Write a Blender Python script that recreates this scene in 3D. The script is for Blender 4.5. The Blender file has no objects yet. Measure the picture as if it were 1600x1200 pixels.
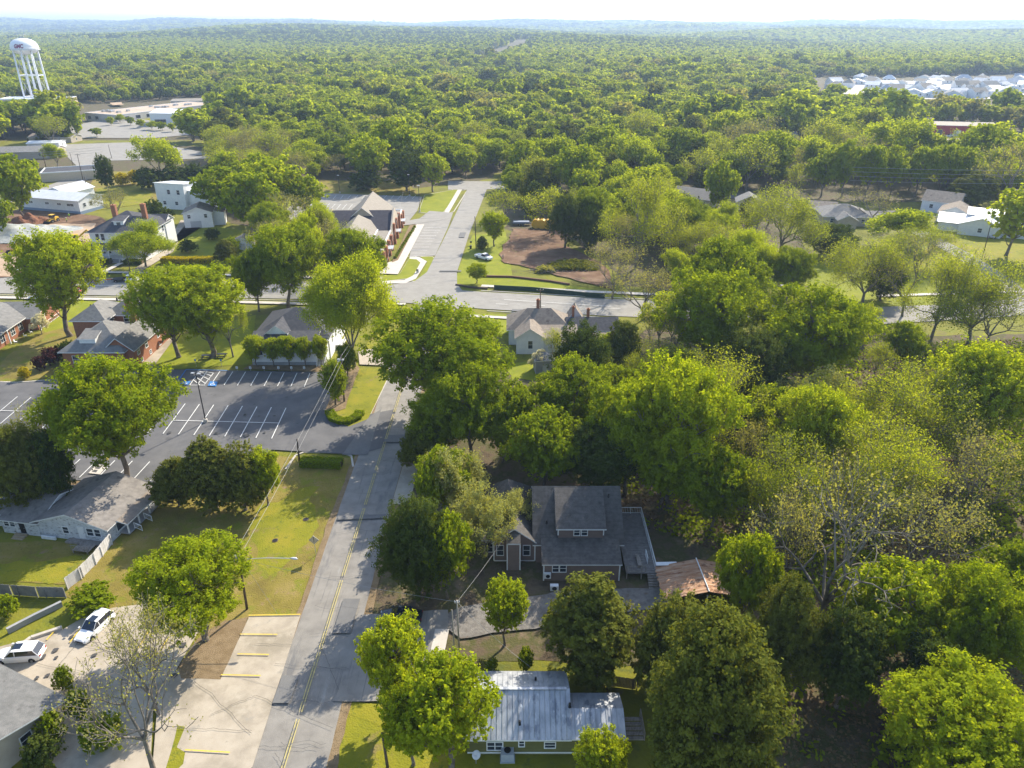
import bpy, bmesh, math, random
import numpy as np
from mathutils import Vector, Matrix, Euler
R = math.radians
sc = bpy.context.scene
# ---------------------------------------------------------------- camera
CAM_H = 62.0; FPX = 1150.0; PITCH = math.atan(565 / FPX)
S_, C_ = math.sin(PITCH), math.cos(PITCH)
cd = bpy.data.cameras.new('camera'); cam = bpy.data.objects.new('camera', cd)
sc.collection.objects.link(cam); sc.camera = cam
cd.sensor_width = 36; cd.lens = 36 * FPX / 1600; cd.clip_start = 1; cd.clip_end = 60000
cam.location = (0, 0, CAM_H); cam.rotation_euler = (R(90) - PITCH, 0, 0)
# ---------------------------------------------------------------- sky, sun, exposure
SUN_EL, SUN_AZ = R(36.5), R(32)
w = bpy.data.worlds.new('World'); sc.world = w; w.use_nodes = True
nt = w.node_tree; nt.nodes.clear()
sky = nt.nodes.new('ShaderNodeTexSky'); sky.sky_type = 'NISHITA'; sky.sun_disc = False
sky.sun_elevation = SUN_EL; sky.sun_rotation = SUN_AZ
sky.air_density = 1.0; sky.dust_density = 1.2; sky.ozone_density = 1.0; sky.altitude = 100
bg = nt.nodes.new('ShaderNodeBackground'); bg.inputs['Strength'].default_value = 0.15
wo = nt.nodes.new('ShaderNodeOutputWorld')
nt.links.new(sky.outputs[0], bg.inputs[0]); nt.links.new(bg.outputs[0], wo.inputs[0])
sd = bpy.data.lights.new('sun', 'SUN'); sd.energy = 4.2; sd.angle = R(0.53); sd.color = (1.0, 0.91, 0.75)
so = bpy.data.objects.new('sun', sd); sc.collection.objects.link(so)
sdir = Vector((math.sin(SUN_AZ) * math.cos(SUN_EL), math.cos(SUN_AZ) * math.cos(SUN_EL), math.sin(SUN_EL)))
so.rotation_euler = sdir.to_track_quat('Z', 'Y').to_euler(); so.location = (0, 0, 300)
sc.view_settings.view_transform = 'Standard'; sc.view_settings.look = 'None'
sc.view_settings.gamma = 1; sc.view_settings.exposure = 1.06
sc.cycles.max_bounces = 7; sc.cycles.diffuse_bounces = 3; sc.cycles.glossy_bounces = 2
sc.cycles.transmission_bounces = 4; sc.cycles.transparent_max_bounces = 6; sc.cycles.volume_bounces = 0
COL = sc.collection

# ---------------------------------------------------------------- survey helpers: a photo pixel -> a place on the ground
def G(px, py, z=0.0):
    u = (px - 800) / FPX; v = (py - 600) / FPX
    t = (CAM_H - z) / (S_ + v * C_)
    return (u * t, (C_ - v * S_) * t)
def ZP(px, py, Y):
    u = (px - 800) / FPX; v = (py - 600) / FPX
    t = Y / (C_ - v * S_)
    return u * t, CAM_H - t * (S_ + v * C_)
def PX(x, y, z=0):
    d = y * C_ + (CAM_H - z) * S_
    return 800 + FPX * x / d, 600 + FPX * ((CAM_H - z) * C_ - y * S_) / d, d
# ---------------------------------------------------------------- terrain height
def hz(x, y):
    x = np.asarray(x, dtype=float); y = np.asarray(y, dtype=float)
    r = np.hypot(x, y)
    z = -3.0 * np.clip((r - 500) / 500, 0, 1)
    k = np.clip((y - 900) / 2500, 0, 1.6)
    z = z + k * (7 * np.sin(x * .0021 + 1.0 + y * .0007) + 5 * np.sin(x * .0052 - y * .0031) + 4 * np.sin(y * .006 + x * .001))
    z = z + 18 * np.exp(-((x - 20) / 420) ** 2 - ((y - 2500) / 800) ** 2)
    z = z + 30 * np.exp(-((x + 900) / 500) ** 2 - ((y - 3300) / 700) ** 2)
    z = z + 13 * np.exp(-((x + 250) / 420) ** 2 - ((y - 3700) / 500) ** 2)
    z = z + 22 * np.exp(-((x - 1500) / 900) ** 2 - ((y - 3600) / 500) ** 2)
    az = x / np.maximum(y, 1)
    k2 = np.clip((y - 4200) / 3500, 0, 1)
    ridge = 34 + 22 * np.clip(-az / .6, -1, 1) + 8 * np.sin(az * 13 + .6) + 7 * np.sin(az * 31 + 2) + 3 * np.sin(az * 70)
    ridge = ridge + 24 * np.exp(-((az - .5) / .22) ** 2)
    z = z + k2 * k2 * ridge
    return z
# ---------------------------------------------------------------- tagging
def tag(o, label=None, cat=None, group=None, kind=None):
    if label: o['label'] = label
    if cat: o['category'] = cat
    if group: o['group'] = group
    if kind: o['kind'] = kind
    return o
def thing(name, label, cat, loc=(0, 0, 0), rz=0.0, group=None, scale=1.0):
    o = bpy.data.objects.new(name, None); COL.objects.link(o); o.empty_display_size = .3
    o.location = loc; o.rotation_euler = (0, 0, rz)
    if scale != 1.0: o.scale = (scale,) * 3
    return tag(o, label, cat, group)
def link(name, me, parent=None):
    o = bpy.data.objects.new(name, me); COL.objects.link(o)
    if parent: o.parent = parent
    return o
def copy_tree(o, parent=None):
    c = o.copy(); COL.objects.link(c)
    c.parent = parent
    for ch in o.children: copy_tree(ch, c)
    return c
# ---------------------------------------------------------------- mesh builder
class MB:
    def __init__(s): s.v = []; s.f = []; s.m = []
    def add(s, vs, fs, m=0):
        n = len(s.v); s.v += [tuple(p) for p in vs]
        s.f += [tuple(i + n for i in f) for f in fs]; s.m += [m] * len(fs); return s
    def box(s, x0, x1, y0, y1, z0, z1, m=0):
        return s.add([(x0,y0,z0),(x1,y0,z0),(x1,y1,z0),(x0,y1,z0),(x0,y0,z1),(x1,y0,z1),(x1,y1,z1),(x0,y1,z1)],
                     [(0,3,2,1),(4,5,6,7),(0,1,5,4),(1,2,6,5),(2,3,7,6),(3,0,4,7)], m)
    def rbox(s, c, d, size, up=(0, 0, 1), m=0):
        d = Vector(d).normalized(); up = Vector(up); side = d.cross(up).normalized(); u2 = side.cross(d)
        c = Vector(c); a, b, h = size[0] / 2, size[1] / 2, size[2] / 2
        vs = [c + d * (i * a) + side * (j * b) + u2 * (k * h) for k in (-1, 1) for i, j in ((-1,-1),(1,-1),(1,1),(-1,1))]
        return s.add(vs, [(0,3,2,1),(4,5,6,7),(0,1,5,4),(1,2,6,5),(2,3,7,6),(3,0,4,7)], m)
    def prism(s, poly, z0, z1, m=0):
        n = len(poly)
        return s.add([(x, y, z0) for x, y in poly] + [(x, y, z1) for x, y in poly],
                     [tuple(range(n))[::-1], tuple(range(n, 2 * n))] + [(i, (i + 1) % n, n + (i + 1) % n, n + i) for i in range(n)], m)
    def vprism(s, poly, y0, y1, m=0):           # polygon in x,z swept along y
        n = len(poly)
        return s.add([(x, y0, z) for x, z in poly] + [(x, y1, z) for x, z in poly],
                     [tuple(range(n)), tuple(range(n, 2 * n))[::-1]] + [((i + 1) % n, i, n + i, n + (i + 1) % n) for i in range(n)], m)
    def tube(s, pts, rad, k=6, m=0, cap=True):
        pts = [Vector(p) for p in pts]
        if not hasattr(rad, '__len__'): rad = [rad] * len(pts)
        rings = []
        for i, p in enumerate(pts):
            t = (pts[min(i + 1, len(pts) - 1)] - pts[max(i - 1, 0)])
            if t.length < 1e-9: t = Vector((0, 0, 1))
            t.normalize(); a = Vector((1, 0, 0)) if abs(t.x) < .8 else Vector((0, 1, 0))
            e1 = t.cross(a).normalized(); e2 = t.cross(e1)
            rings.append([p + (e1 * math.cos(q) + e2 * math.sin(q)) * rad[i] for q in [2 * math.pi * j / k for j in range(k)]])
        vs = [v for r in rings for v in r]; fs = []
        for i in range(len(pts) - 1):
            for j in range(k):
                fs.append((i * k + j, i * k + (j + 1) % k, (i + 1) * k + (j + 1) % k, (i + 1) * k + j))
        if cap: fs += [tuple(range(k))[::-1], tuple(range((len(pts) - 1) * k, len(pts) * k))]
        return s.add(vs, fs, m)
    def lathe(s, prof, k=16, m=0, c=(0, 0)):
        n = len(prof); vs = []; fs = []
        for r, z in prof:
            for j in range(k):
                q = 2 * math.pi * j / k; vs.append((c[0] + r * math.cos(q), c[1] + r * math.sin(q), z))
        for i in range(n - 1):
            for j in range(k): fs.append((i*k+j, i*k+(j+1)%k, (i+1)*k+(j+1)%k, (i+1)*k+j))
        fs += [tuple(range(k))[::-1], tuple(range((n-1)*k, n*k))]
        return s.add(vs, fs, m)
    def build(s, name, mats, parent=None, smooth=False):
        me = bpy.data.meshes.new(name); me.from_pydata(s.v, [], s.f)
        if not isinstance(mats, (list, tuple)): mats = [mats]
        for m in mats: me.materials.append(m)
        if len(mats) > 1: me.polygons.foreach_set('material_index', s.m)
        if smooth: me.polygons.foreach_set('use_smooth', [True] * len(s.f))
        me.update(); return link(name, me, parent)
# ---------------------------------------------------------------- materials
def _n(nt, t, **kw):
    n = nt.nodes.new(t)
    for k, v in kw.items(): setattr(n, k, v)
    return n
MATS = {}
def mat(name, cols, scale=1.0, rough=.85, metal=0.0, detail=6, bump=0.0, bscale=None, spots=None, stretch=None, spec=.25, streak=None, coords='world', lines=None):
    """cols: 1-4 linear colours blended by noise; spots=(colour, scale, threshold) patches of wear/stain."""
    if name in MATS: return MATS[name]
    m = bpy.data.materials.new(name); m.use_nodes = True; nt = m.node_tree; L = nt.links
    b = nt.nodes['Principled BSDF']; b.inputs['Roughness'].default_value = rough; b.inputs['Metallic'].default_value = metal
    b.inputs['Specular IOR Level'].default_value = spec
    if coords == 'world': src = _n(nt, 'ShaderNodeNewGeometry').outputs['Position']
    else: src = _n(nt, 'ShaderNodeTexCoord').outputs['Object']
    if stretch:
        mp = _n(nt, 'ShaderNodeMapping'); mp.inputs['Scale'].default_value = stretch; L.new(src, mp.inputs[0]); vec = mp.outputs[0]
    else: vec = src
    nz = _n(nt, 'ShaderNodeTexNoise'); nz.inputs['Scale'].default_value = scale; nz.inputs['Detail'].default_value = detail; nz.inputs['Roughness'].default_value = .62
    L.new(vec, nz.inputs['Vector'])
    cr = _n(nt, 'ShaderNodeValToRGB'); cols = [tuple(c) + (1,) for c in cols]
    e = cr.color_ramp.elements; n = len(cols)
    if n == 1: cols = cols * 2; n = 2
    lo, hi = .32, .68
    e[0].position = lo; e[0].color = cols[0]; e[1].position = hi; e[1].color = cols[-1]
    for i in range(1, n - 1):
        q = e.new(lo + (hi - lo) * i / (n - 1)); q.color = cols[i]
    L.new(nz.outputs['Fac'], cr.inputs[0]); out = cr.outputs[0]
    for sp in (spots or []):
        c, s2, th = sp[:3]; st = sp[3] if len(sp) > 3 else None
        n2 = _n(nt, 'ShaderNodeTexNoise'); n2.inputs['Scale'].default_value = s2; n2.inputs['Detail'].default_value = 7; n2.inputs['Roughness'].default_value = .65
        if st:
            m2 = _n(nt, 'ShaderNodeMapping'); m2.inputs['Scale'].default_value = st; L.new(src, m2.inputs[0]); L.new(m2.outputs[0], n2.inputs['Vector'])
        else: L.new(src, n2.inputs['Vector'])
        r2 = _n(nt, 'ShaderNodeMapRange'); r2.inputs[1].default_value = th; r2.inputs[2].default_value = th + .09; L.new(n2.outputs['Fac'], r2.inputs[0])
        mx = _n(nt, 'ShaderNodeMix', data_type='RGBA'); L.new(r2.outputs[0], mx.inputs[0]); L.new(out, mx.inputs[6]); mx.inputs[7].default_value = tuple(c) + (1,)
        out = mx.outputs[2]
    if lines:                                # (axis, pitch, strength) board or course lines
        ax, pitch, st = lines
        sx = _n(nt, 'ShaderNodeSeparateXYZ'); L.new(_n(nt, 'ShaderNodeTexCoord').outputs['Object'], sx.inputs[0])
        mm = _n(nt, 'ShaderNodeMath', operation='MODULO'); md = _n(nt, 'ShaderNodeMath', operation='MULTIPLY_ADD'); md.inputs[1].default_value = 1 / pitch; md.inputs[2].default_value = 1000
        L.new(sx.outputs['XYZ'.index(ax)], md.inputs[0]); L.new(md.outputs[0], mm.inputs[0]); mm.inputs[1].default_value = 1
        r3 = _n(nt, 'ShaderNodeMapRange'); r3.inputs[1].default_value = .12; r3.inputs[2].default_value = .22; r3.inputs[3].default_value = 1 - st; r3.inputs[4].default_value = 1; L.new(mm.outputs[0], r3.inputs[0])
        vm = _n(nt, 'ShaderNodeMix', data_type='RGBA', blend_type='MULTIPLY'); vm.inputs[0].default_value = 1; L.new(out, vm.inputs[6]); L.new(r3.outputs[0], vm.inputs[7]); out = vm.outputs[2]
    L.new(out, b.inputs['Base Color'])
    if bump:
        nb = _n(nt, 'ShaderNodeTexNoise'); nb.inputs['Scale'].default_value = bscale or scale * 6; nb.inputs['Detail'].default_value = 5
        L.new(src, nb.inputs['Vector']); bp = _n(nt, 'ShaderNodeBump'); bp.inputs['Strength'].default_value = bump; bp.inputs['Distance'].default_value = .12
        L.new(nb.outputs['Fac'], bp.inputs['Height']); L.new(bp.outputs[0], b.inputs['Normal'])
    MATS[name] = m; return m
def leafmat(name, ca, cb, trans, spread=.5, gloss=.06):
    """leaf: diffuse + translucent; colour runs from ca to cb per leaf and per tree."""
    m = bpy.data.materials.new(name); m.use_nodes = True; nt = m.node_tree; L = nt.links; nt.nodes.clear()
    at_ = _n(nt, 'ShaderNodeAttribute', attribute_name='tone'); oi = _n(nt, 'ShaderNodeObjectInfo')
    ad = _n(nt, 'ShaderNodeMath', operation='MULTIPLY_ADD'); L.new(oi.outputs['Random'], ad.inputs[0]); ad.inputs[1].default_value = spread; 
    sb = _n(nt, 'ShaderNodeMath', operation='MULTIPLY'); L.new(at_.outputs['Fac'], sb.inputs[0]); sb.inputs[1].default_value = 1 - spread
    L.new(sb.outputs[0], ad.inputs[2])
    mx = _n(nt, 'ShaderNodeMix', data_type='RGBA'); L.new(ad.outputs[0], mx.inputs[0]); mx.inputs[6].default_value = ca + (1,); mx.inputs[7].default_value = cb + (1,)
    d = _n(nt, 'ShaderNodeBsdfDiffuse'); t = _n(nt, 'ShaderNodeBsdfTranslucent'); g = _n(nt, 'ShaderNodeBsdfGlossy'); g.inputs['Roughness'].default_value = .45
    hs = _n(nt, 'ShaderNodeMix', data_type='RGBA', blend_type='MULTIPLY'); hs.inputs[0].default_value = 1; L.new(mx.outputs[2], hs.inputs[6]); hs.inputs[7].default_value = (1.45, 1.3, .4, 1)
    L.new(mx.outputs[2], d.inputs[0]); L.new(hs.outputs[2], t.inputs[0]); g.inputs[0].default_value = (.8, .85, .8, 1)
    m1 = _n(nt, 'ShaderNodeMixShader'); m1.inputs[0].default_value = trans; L.new(d.outputs[0], m1.inputs[1]); L.new(t.outputs[0], m1.inputs[2])
    m2 = _n(nt, 'ShaderNodeMixShader'); m2.inputs[0].default_value = gloss; L.new(m1.outputs[0], m2.inputs[1]); L.new(g.outputs[0], m2.inputs[2])
    o = _n(nt, 'ShaderNodeOutputMaterial'); L.new(m2.outputs[0], o.inputs[0])
    return m
LEAF = {
 'oak':   leafmat('oak_leaf',    (.160, .220, .010), (.265, .330, .014), .52, gloss=.0),
 'bright':leafmat('maple_leaf',  (.250, .320, .014), (.350, .410, .022), .55, gloss=.0),
 'dark':  leafmat('magnolia_leaf',(.055, .085, .018), (.110, .140, .026), .38, gloss=.0),
 'olive': leafmat('cedar_leaf',  (.110, .130, .022), (.180, .192, .030), .36, gloss=.0),
 'sparse':leafmat('pecan_leaf',  (.215, .270, .026), (.325, .365, .036), .52, gloss=.0),
 'pale':  leafmat('blossom_leaf',(.280, .300, .095), (.400, .410, .170), .40, gloss=.0),
 'pine':  leafmat('pine_needle', (.060, .088, .026), (.095, .125, .034), .28, gloss=.0),
 'gold':  leafmat('golden_leaf', (.400, .350, .008), (.480, .410, .010), .45, gloss=.0),
 'grey':  leafmat('bud_leaf',    (.260, .265, .085), (.330, .325, .110), .42, gloss=.0),
 'wine':  leafmat('plum_leaf',   (.070, .025, .028), (.100, .038, .038), .30, gloss=.0),
 'hedge': leafmat('hedge_leaf',  (.180, .250, .008), (.260, .320, .012), .40, gloss=.0),
 'white': leafmat('white_blossom',(.55, .55, .50), (.75, .72, .68), .35, gloss=.0),
}
BARK = mat('bark', [(.10, .08, .06), (.17, .14, .11), (.26, .23, .19)], 2.0, .95, bump=.5, bscale=9, coords='obj')
BARKG = mat('grey_bark', [(.10, .085, .07), (.17, .15, .125), (.25, .225, .19)], 2.0, .95, bump=.4, bscale=9, coords='obj')
# ================================================================ GROUND
M = {}
M['ground'] = mat('ground_grass', [(.10, .085, .022), (.14, .145, .014), (.185, .18, .016), (.15, .165, .014)], .10, .95, bump=.6, bscale=3.0,
                  spots=[((.14, .11, .065), .16, .60), ((.105, .12, .022), .55, .56), ((.27, .21, .12), .9, .65)])
M['forest'] = mat('forest_floor', [(.075, .055, .035), (.12, .09, .055), (.08, .08, .025), (.17, .125, .08)], .35, .97, bump=.8, bscale=4)
M['lawn'] = mat('lawn', [(.155, .165, .009), (.21, .205, .012), (.26, .225, .018)], .22, .95, bump=.7, bscale=6,
                spots=[((.21, .165, .06), .28, .59), ((.115, .14, .016), .8, .57), ((.12, .11, .02), 3.0, .60)])
M['dry'] = mat('dry_lawn', [(.16, .125, .028), (.21, .17, .032), (.26, .20, .06)], .25, .95, bump=.7, bscale=6,
               spots=[((.17, .18, .014), .35, .52), ((.24, .16, .09), .5, .59), ((.30, .22, .13), 1.3, .65), ((.11, .095, .02), 3.2, .58)])
M['green_lawn'] = mat('green_lawn', [(.16, .19, .008), (.24, .25, .012)], .3, .95, bump=.7, bscale=6, spots=[((.22, .18, .06), .4, .62), ((.12, .14, .012), 3.0, .60)])
M['asphalt'] = mat('old_asphalt', [(.205, .19, .17), (.25, .233, .208), (.285, .266, .238)], .5, .92, bump=.25, bscale=14,
                   spots=[((.16, .155, .15), .35, .60, (1, .22, 1)), ((.30, .29, .265), .9, .62, (1, .15, 1)), ((.12, .118, .115), 2.3, .67), ((.155, .148, .14), .8, .60, (3.2, .10, 1))])
M['asphalt2'] = mat('side_asphalt', [(.25, .235, .21), (.30, .285, .255)], .4, .92, bump=.25, bscale=14,
                   spots=[((.19, .185, .18), .3, .58, (.25, 1, 1)), ((.33, .32, .30), .7, .60, (.3, 1, 1))])
M['lot'] = mat('lot_asphalt', [(.105, .103, .105), (.125, .123, .124), (.15, .146, .145)], .28, .92, bump=.2, bscale=16,
                   spots=[((.085, .084, .086), .5, .62), ((.17, .165, .16), 1.4, .66)])
M['concrete'] = mat('concrete', [(.32, .275, .215), (.40, .345, .27), (.45, .395, .315)], .45, .9, bump=.15, bscale=10,
                   spots=[((.30, .27, .225), .4, .60), ((.25, .225, .18), 1.8, .64), ((.29, .25, .19), .12, .52)])
M['walk'] = mat('pale_concrete', [(.46, .42, .37), (.55, .51, .45)], .6, .9, spots=[((.38, .34, .29), 1.2, .64)])
M['kerb'] = mat('kerb_concrete', [(.42, .38, .32), (.52, .48, .42)], 1.5, .9)
M['gravel'] = mat('gravel', [(.15, .135, .12), (.20, .185, .165), (.25, .23, .205)], 1.6, .97, bump=.8, bscale=12, spots=[((.16, .12, .085), .35, .58)])
M['mulch'] = mat('mulch_bed', [(.18, .125, .065), (.26, .19, .11)], 1.2, .97, bump=.8, bscale=9)
M['clay'] = mat('red_clay', [(.11, .06, .034), (.165, .095, .055), (.23, .15, .095)], .22, .97, bump=.8, bscale=2.5,
                spots=[((.13, .09, .055), .5, .58), ((.34, .24, .16), .35, .62), ((.15, .16, .03), .45, .62)])
M['scrape'] = mat('pale_dirt', [(.36, .25, .16), (.45, .34, .235)], .3, .97, bump=.6, bscale=3, spots=[((.30, .16, .09), .25, .57)])
M['wpaint'] = mat('white_road_paint', [(.62, .62, .60), (.80, .80, .78)], 2.5, .7, spots=[((.30, .30, .29), 4, .63)])
M['ypaint'] = mat('yellow_road_paint', [(.58, .42, .06), (.70, .50, .08)], 2.5, .7, spots=[((.30, .27, .17), 3, .58)])
M['ypaint2'] = mat('faded_yellow_paint', [(.42, .36, .16), (.50, .42, .16)], 2.5, .8, spots=[((.24, .23, .20), 2.2, .52)])
M['bpaint'] = mat('blue_road_paint', [(.035, .16, .42), (.06, .22, .52)], 2, .7)
M['crack'] = mat('crack_sealer', [(.09, .088, .085)], 2, .9)
M['puddle'] = mat('patch_asphalt', [(.15, .148, .145), (.18, .176, .17)], 1, .9, bump=.2, bscale=14)

rg = random.Random(5)
def jag(pts, amp, step=1.2, seed=0):
    r = random.Random(seed); out = []
    n = len(pts)
    for i in range(n):
        a, b = Vector(pts[i]), Vector(pts[(i + 1) % n]); L = (b - a).length; k = max(1, min(60, int(L / step)))
        nrm = Vector((-(b - a).y, (b - a).x)).normalized() if L > 0 else Vector((0, 0)); o = 0
        for j in range(k):
            o = o * .6 + r.uniform(-amp, amp) * .8 if j else 0
            out.append(tuple(a.lerp(b, j / k) + nrm * o))
    return out
LAYER = [0.0]
SHEETS = {}
def sheet(name, pts, m, z=None, amp=0.0, px=True, step=1.2, kind='structure', label=None, cat=None):
    P = [G(*p) for p in pts] if px else list(pts)
    if amp: P = jag(P, amp, step, len(P) + int(P[0][0] * 7))
    if z is None: LAYER[0] += .004; z = .012 + LAYER[0]
    me = bpy.data.meshes.new(name); me.from_pydata([(x, y, z) for x, y in P], [], [tuple(range(len(P)))])
    me.materials.append(m); me.update()
    if me.polygons[0].normal.z < 0: me.flip_normals()
    o = link(name, me); tag(o, label, cat, None, kind); return o
# terrain sheet reaching the horizon
xs = np.unique(np.concatenate([-np.geomspace(60, 12000, 60), np.linspace(-60, 60, 13), np.geomspace(60, 12000, 60)]))
ys = np.unique(np.concatenate([np.linspace(-300, 500, 17), np.linspace(500, 5000, 90), np.linspace(5000, 14000, 60)]))
XX, YY = np.meshgrid(xs, ys); ZZ = hz(XX, YY); nx, ny = len(xs), len(ys)
vv = np.stack([XX.ravel(), YY.ravel(), ZZ.ravel()], 1)
ff = [(j*nx+i, j*nx+i+1, (j+1)*nx+i+1, (j+1)*nx+i) for j in range(ny-1) for i in range(nx-1)]
me = bpy.data.meshes.new('ground'); me.from_pydata(vv.tolist(), [], ff)
me.materials.append(M['ground']); me.materials.append(M['forest'])
mi = [1 if (ys[j] > 430) else 0 for j in range(ny-1) for i in range(nx-1)]
me.polygons.foreach_set('material_index', mi); me.update()
tag(link('ground', me), kind='structure')

# --- forest floor under the woods
sheet('wood_floor', [(17,86),(5,104),(-4,98),(-16,104),(-16,124),(-5,132),(24,136),(30,154),(160,150),(170,20),(30,20),(32,60),(28,82)], M['forest'], px=False, amp=2.0, step=3)
sheet('wood_floor', [(12,84),(10,98),(48,98),(48,30),(22,30),(24,52),(30,60),(28,66),(28,76),(19,78)], M['forest'], px=False, amp=.6, step=2)
sheet('wood_floor', [(60,182),(30,184),(20,230),(0,240),(-5,300),(30,420),(400,420),(300,300),(150,285),(100,285),(90,215)], M['forest'], px=False, amp=3, step=5)
sheet('wood_floor', [(-130,290),(-95,250),(-60,235),(-62,300),(-15,325),(30,420),(-330,430),(-200,330)], M['forest'], px=False, amp=3, step=5)
sheet('house_dirt', [(590,740),(730,700),(1000,740),(1120,860),(1040,960),(1000,1040),(720,1030),(700,1060),(570,1100),(530,1090),(570,960)], M['forest'], amp=.4)
# --- lawns
sheet('lawn', [(425,712),(548,716),(552,748),(500,880),(468,962),(380,966),(330,1010),(100,930),(180,845),(240,775)], M['dry'], amp=.25)
sheet('lawn', [(405,790),(500,760),(480,850),(420,900),(395,880)], M['lawn'], amp=.9)
sheet('lawn', [(-20,850),(60,845),(175,850),(110,912),(-20,912)], M['dry'], amp=.3)
sheet('yard', [(-20,880),(130,870),(112,908),(-20,909)], M['lawn'], amp=.6)
sheet('lawn', [(238,579),(262,530),(400,492),(396,570)], M['green_lawn'], amp=.3)
sheet('lawn', [(556,566),(600,492),(665,490),(640,560),(613,556)], M['lawn'], amp=.2)
sheet('lawn', [(-10,575),(60,520),(110,500),(130,465),(230,465),(210,490),(110,560),(90,590),(-10,600)], M['dry'], amp=.4)
sheet('lawn', [(60,466),(205,467),(150,500),(70,520)], M['green_lawn'], amp=.3)
sheet('lawn', [(216,430),(330,436),(370,420),(380,360),(310,350),(262,395)], M['green_lawn'], amp=.3)
sheet('lawn', [(712,444),(716,420),(738,368),(790,362),(800,430),(975,461),(975,468),(900,461),(790,447)], M['green_lawn'], amp=.15)
sheet('lawn', [(790,570),(830,565),(880,600),(800,592)], M['green_lawn'], amp=.3)
sheet('lawn', [(740,490),(830,494),(820,520),(740,525)], M['green_lawn'], amp=.3)
sheet('lawn', [(1240,400),(1390,385),(1600,370),(1660,480),(1400,483),(1340,482),(1210,430)], M['green_lawn'], amp=1.0, step=3)
sheet('lawn', [(1420,425),(1480,360),(1660,385),(1660,440)], M['lawn'], amp=1.0, step=3)
sheet('lawn', [(495,1140),(530,1096),(720,1100),(760,1210),(470,1210)], M['lawn'], amp=.25)
sheet('far_field', [(1440,205),(1560,212),(1565,232),(1450,235),(1370,238),(1375,226)], M['lawn'], amp=2, step=6)
sheet('far_field', [(1180,228),(1300,215),(1300,242),(1180,240)], M['lawn'], amp=2, step=6)
sheet('far_field', [(640,285),(520,282),(440,285),(430,300),(520,305),(660,305)], M['dry'], amp=1, step=4)
sheet('far_field', [(140,270),(200,268),(330,270),(330,292),(245,325),(150,300)], M['dry'], amp=1, step=4)
sheet('lawn', [(150,295),(240,285),(232,318),(148,330)], M['lawn'], amp=.8, step=4)
sheet('lawn', [(215,190),(240,196),(240,185),(225,182)], M['lawn'], amp=.8, step=4)
sheet('bank_lawn', [(430,300),(520,300),(512,340),(470,345),(465,400),(420,400),(400,330)], M['green_lawn'], amp=.6, step=4)
# --- streets
def strip(name, pts, w, m, z=None, px=True):
    P = [Vector(G(*p)) if px else Vector(p) for p in pts]; A = []; B = []
    W = w if hasattr(w, '__len__') else [w] * len(P)
    for i, p in enumerate(P):
        t = (P[min(i+1, len(P)-1)] - P[max(i-1, 0)]).normalized(); n = Vector((-t.y, t.x))
        A.append(tuple(p + n * W[i] / 2)); B.append(tuple(p - n * W[i] / 2))
    return sheet(name, A + B[::-1], m, z, px=False)
ROADX = [(-24.4, -17.3)]
sheet('road_verge', [(-25.3,10),(-16.4,10),(-16.3,104),(-16.2,120),(-15.6,158),(-24.4,160),(-25.2,120)], M['mulch'], px=False, amp=.22, step=.7)
sheet('main_road', [(-24.6,10),(-17.2,10),(-17.2,104),(-17.0,120),(-16.2,160),(-12,169),(-24,172),(-25,160),(-24.4,120)], M['asphalt'], px=False, amp=.06, step=.8)
sheet('cross_street', [(-420,196),(-250,193),(-140,191.5),(-34,185.5),(-8,179.5),(22,174.5),(50,170.8),(86,168),(105,170),(126,174),(180,184),(260,200),(262,190),(180,173),(125,163.5),(105,160),(84,157),(50,159.5),(22,162.3),(-7,167),(-34,173),(-135,178.5),(-250,181),(-420,184)], M['asphalt2'], px=False)
sheet('north_road', [(-34,184),(-26,188),(-23.5,196),(-21.5,235),(-18.4,312),(-10.2,312),(-13.8,240),(-15.2,196),(-14.5,186),(-12,178),(-26,178)], M['asphalt2'], px=False)
sheet('end_street', [(700,297),(700,283),(790,284),(790,296)], M['asphalt2'])
sheet('north_parking', [(649,347),(671,330),(708,333),(700,356),(680,400),(640,402)], M['asphalt2'])
strip('curved_road', [(1300,330),(1390,344),(1442,366),(1506,400),(1562,437),(1640,500)], 6.0, M['asphalt2'])
strip('side_street', [(1040,345),(1100,310),(1180,305),(1260,332),(1420,334),(1640,345)], 8.0, M['lot'])
strip('side_street', [(1180,238),(1300,240),(1400,246)], 7.0, M['asphalt2'])
strip('back_road', [(-20,318),(60,305),(150,268),(120,240),(60,215)], 11, M['asphalt2'])
strip('back_road', [(130,272),(160,250),(330,246),(420,255)], 9, M['asphalt2'])
sheet('far_lot', [(100,226),(230,222),(330,240),(260,250),(110,246)], M['asphalt2'])
sheet('far_lot', [(85,200),(200,182),(330,208),(240,216),(90,216)], M['asphalt2'])
sheet('far_lot', [(1450,216),(1560,217),(1610,228),(1450,222)], M['concrete'])
sheet('far_lot', [(1370,226),(1440,238),(1550,240),(1550,230)], M['concrete'])
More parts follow.
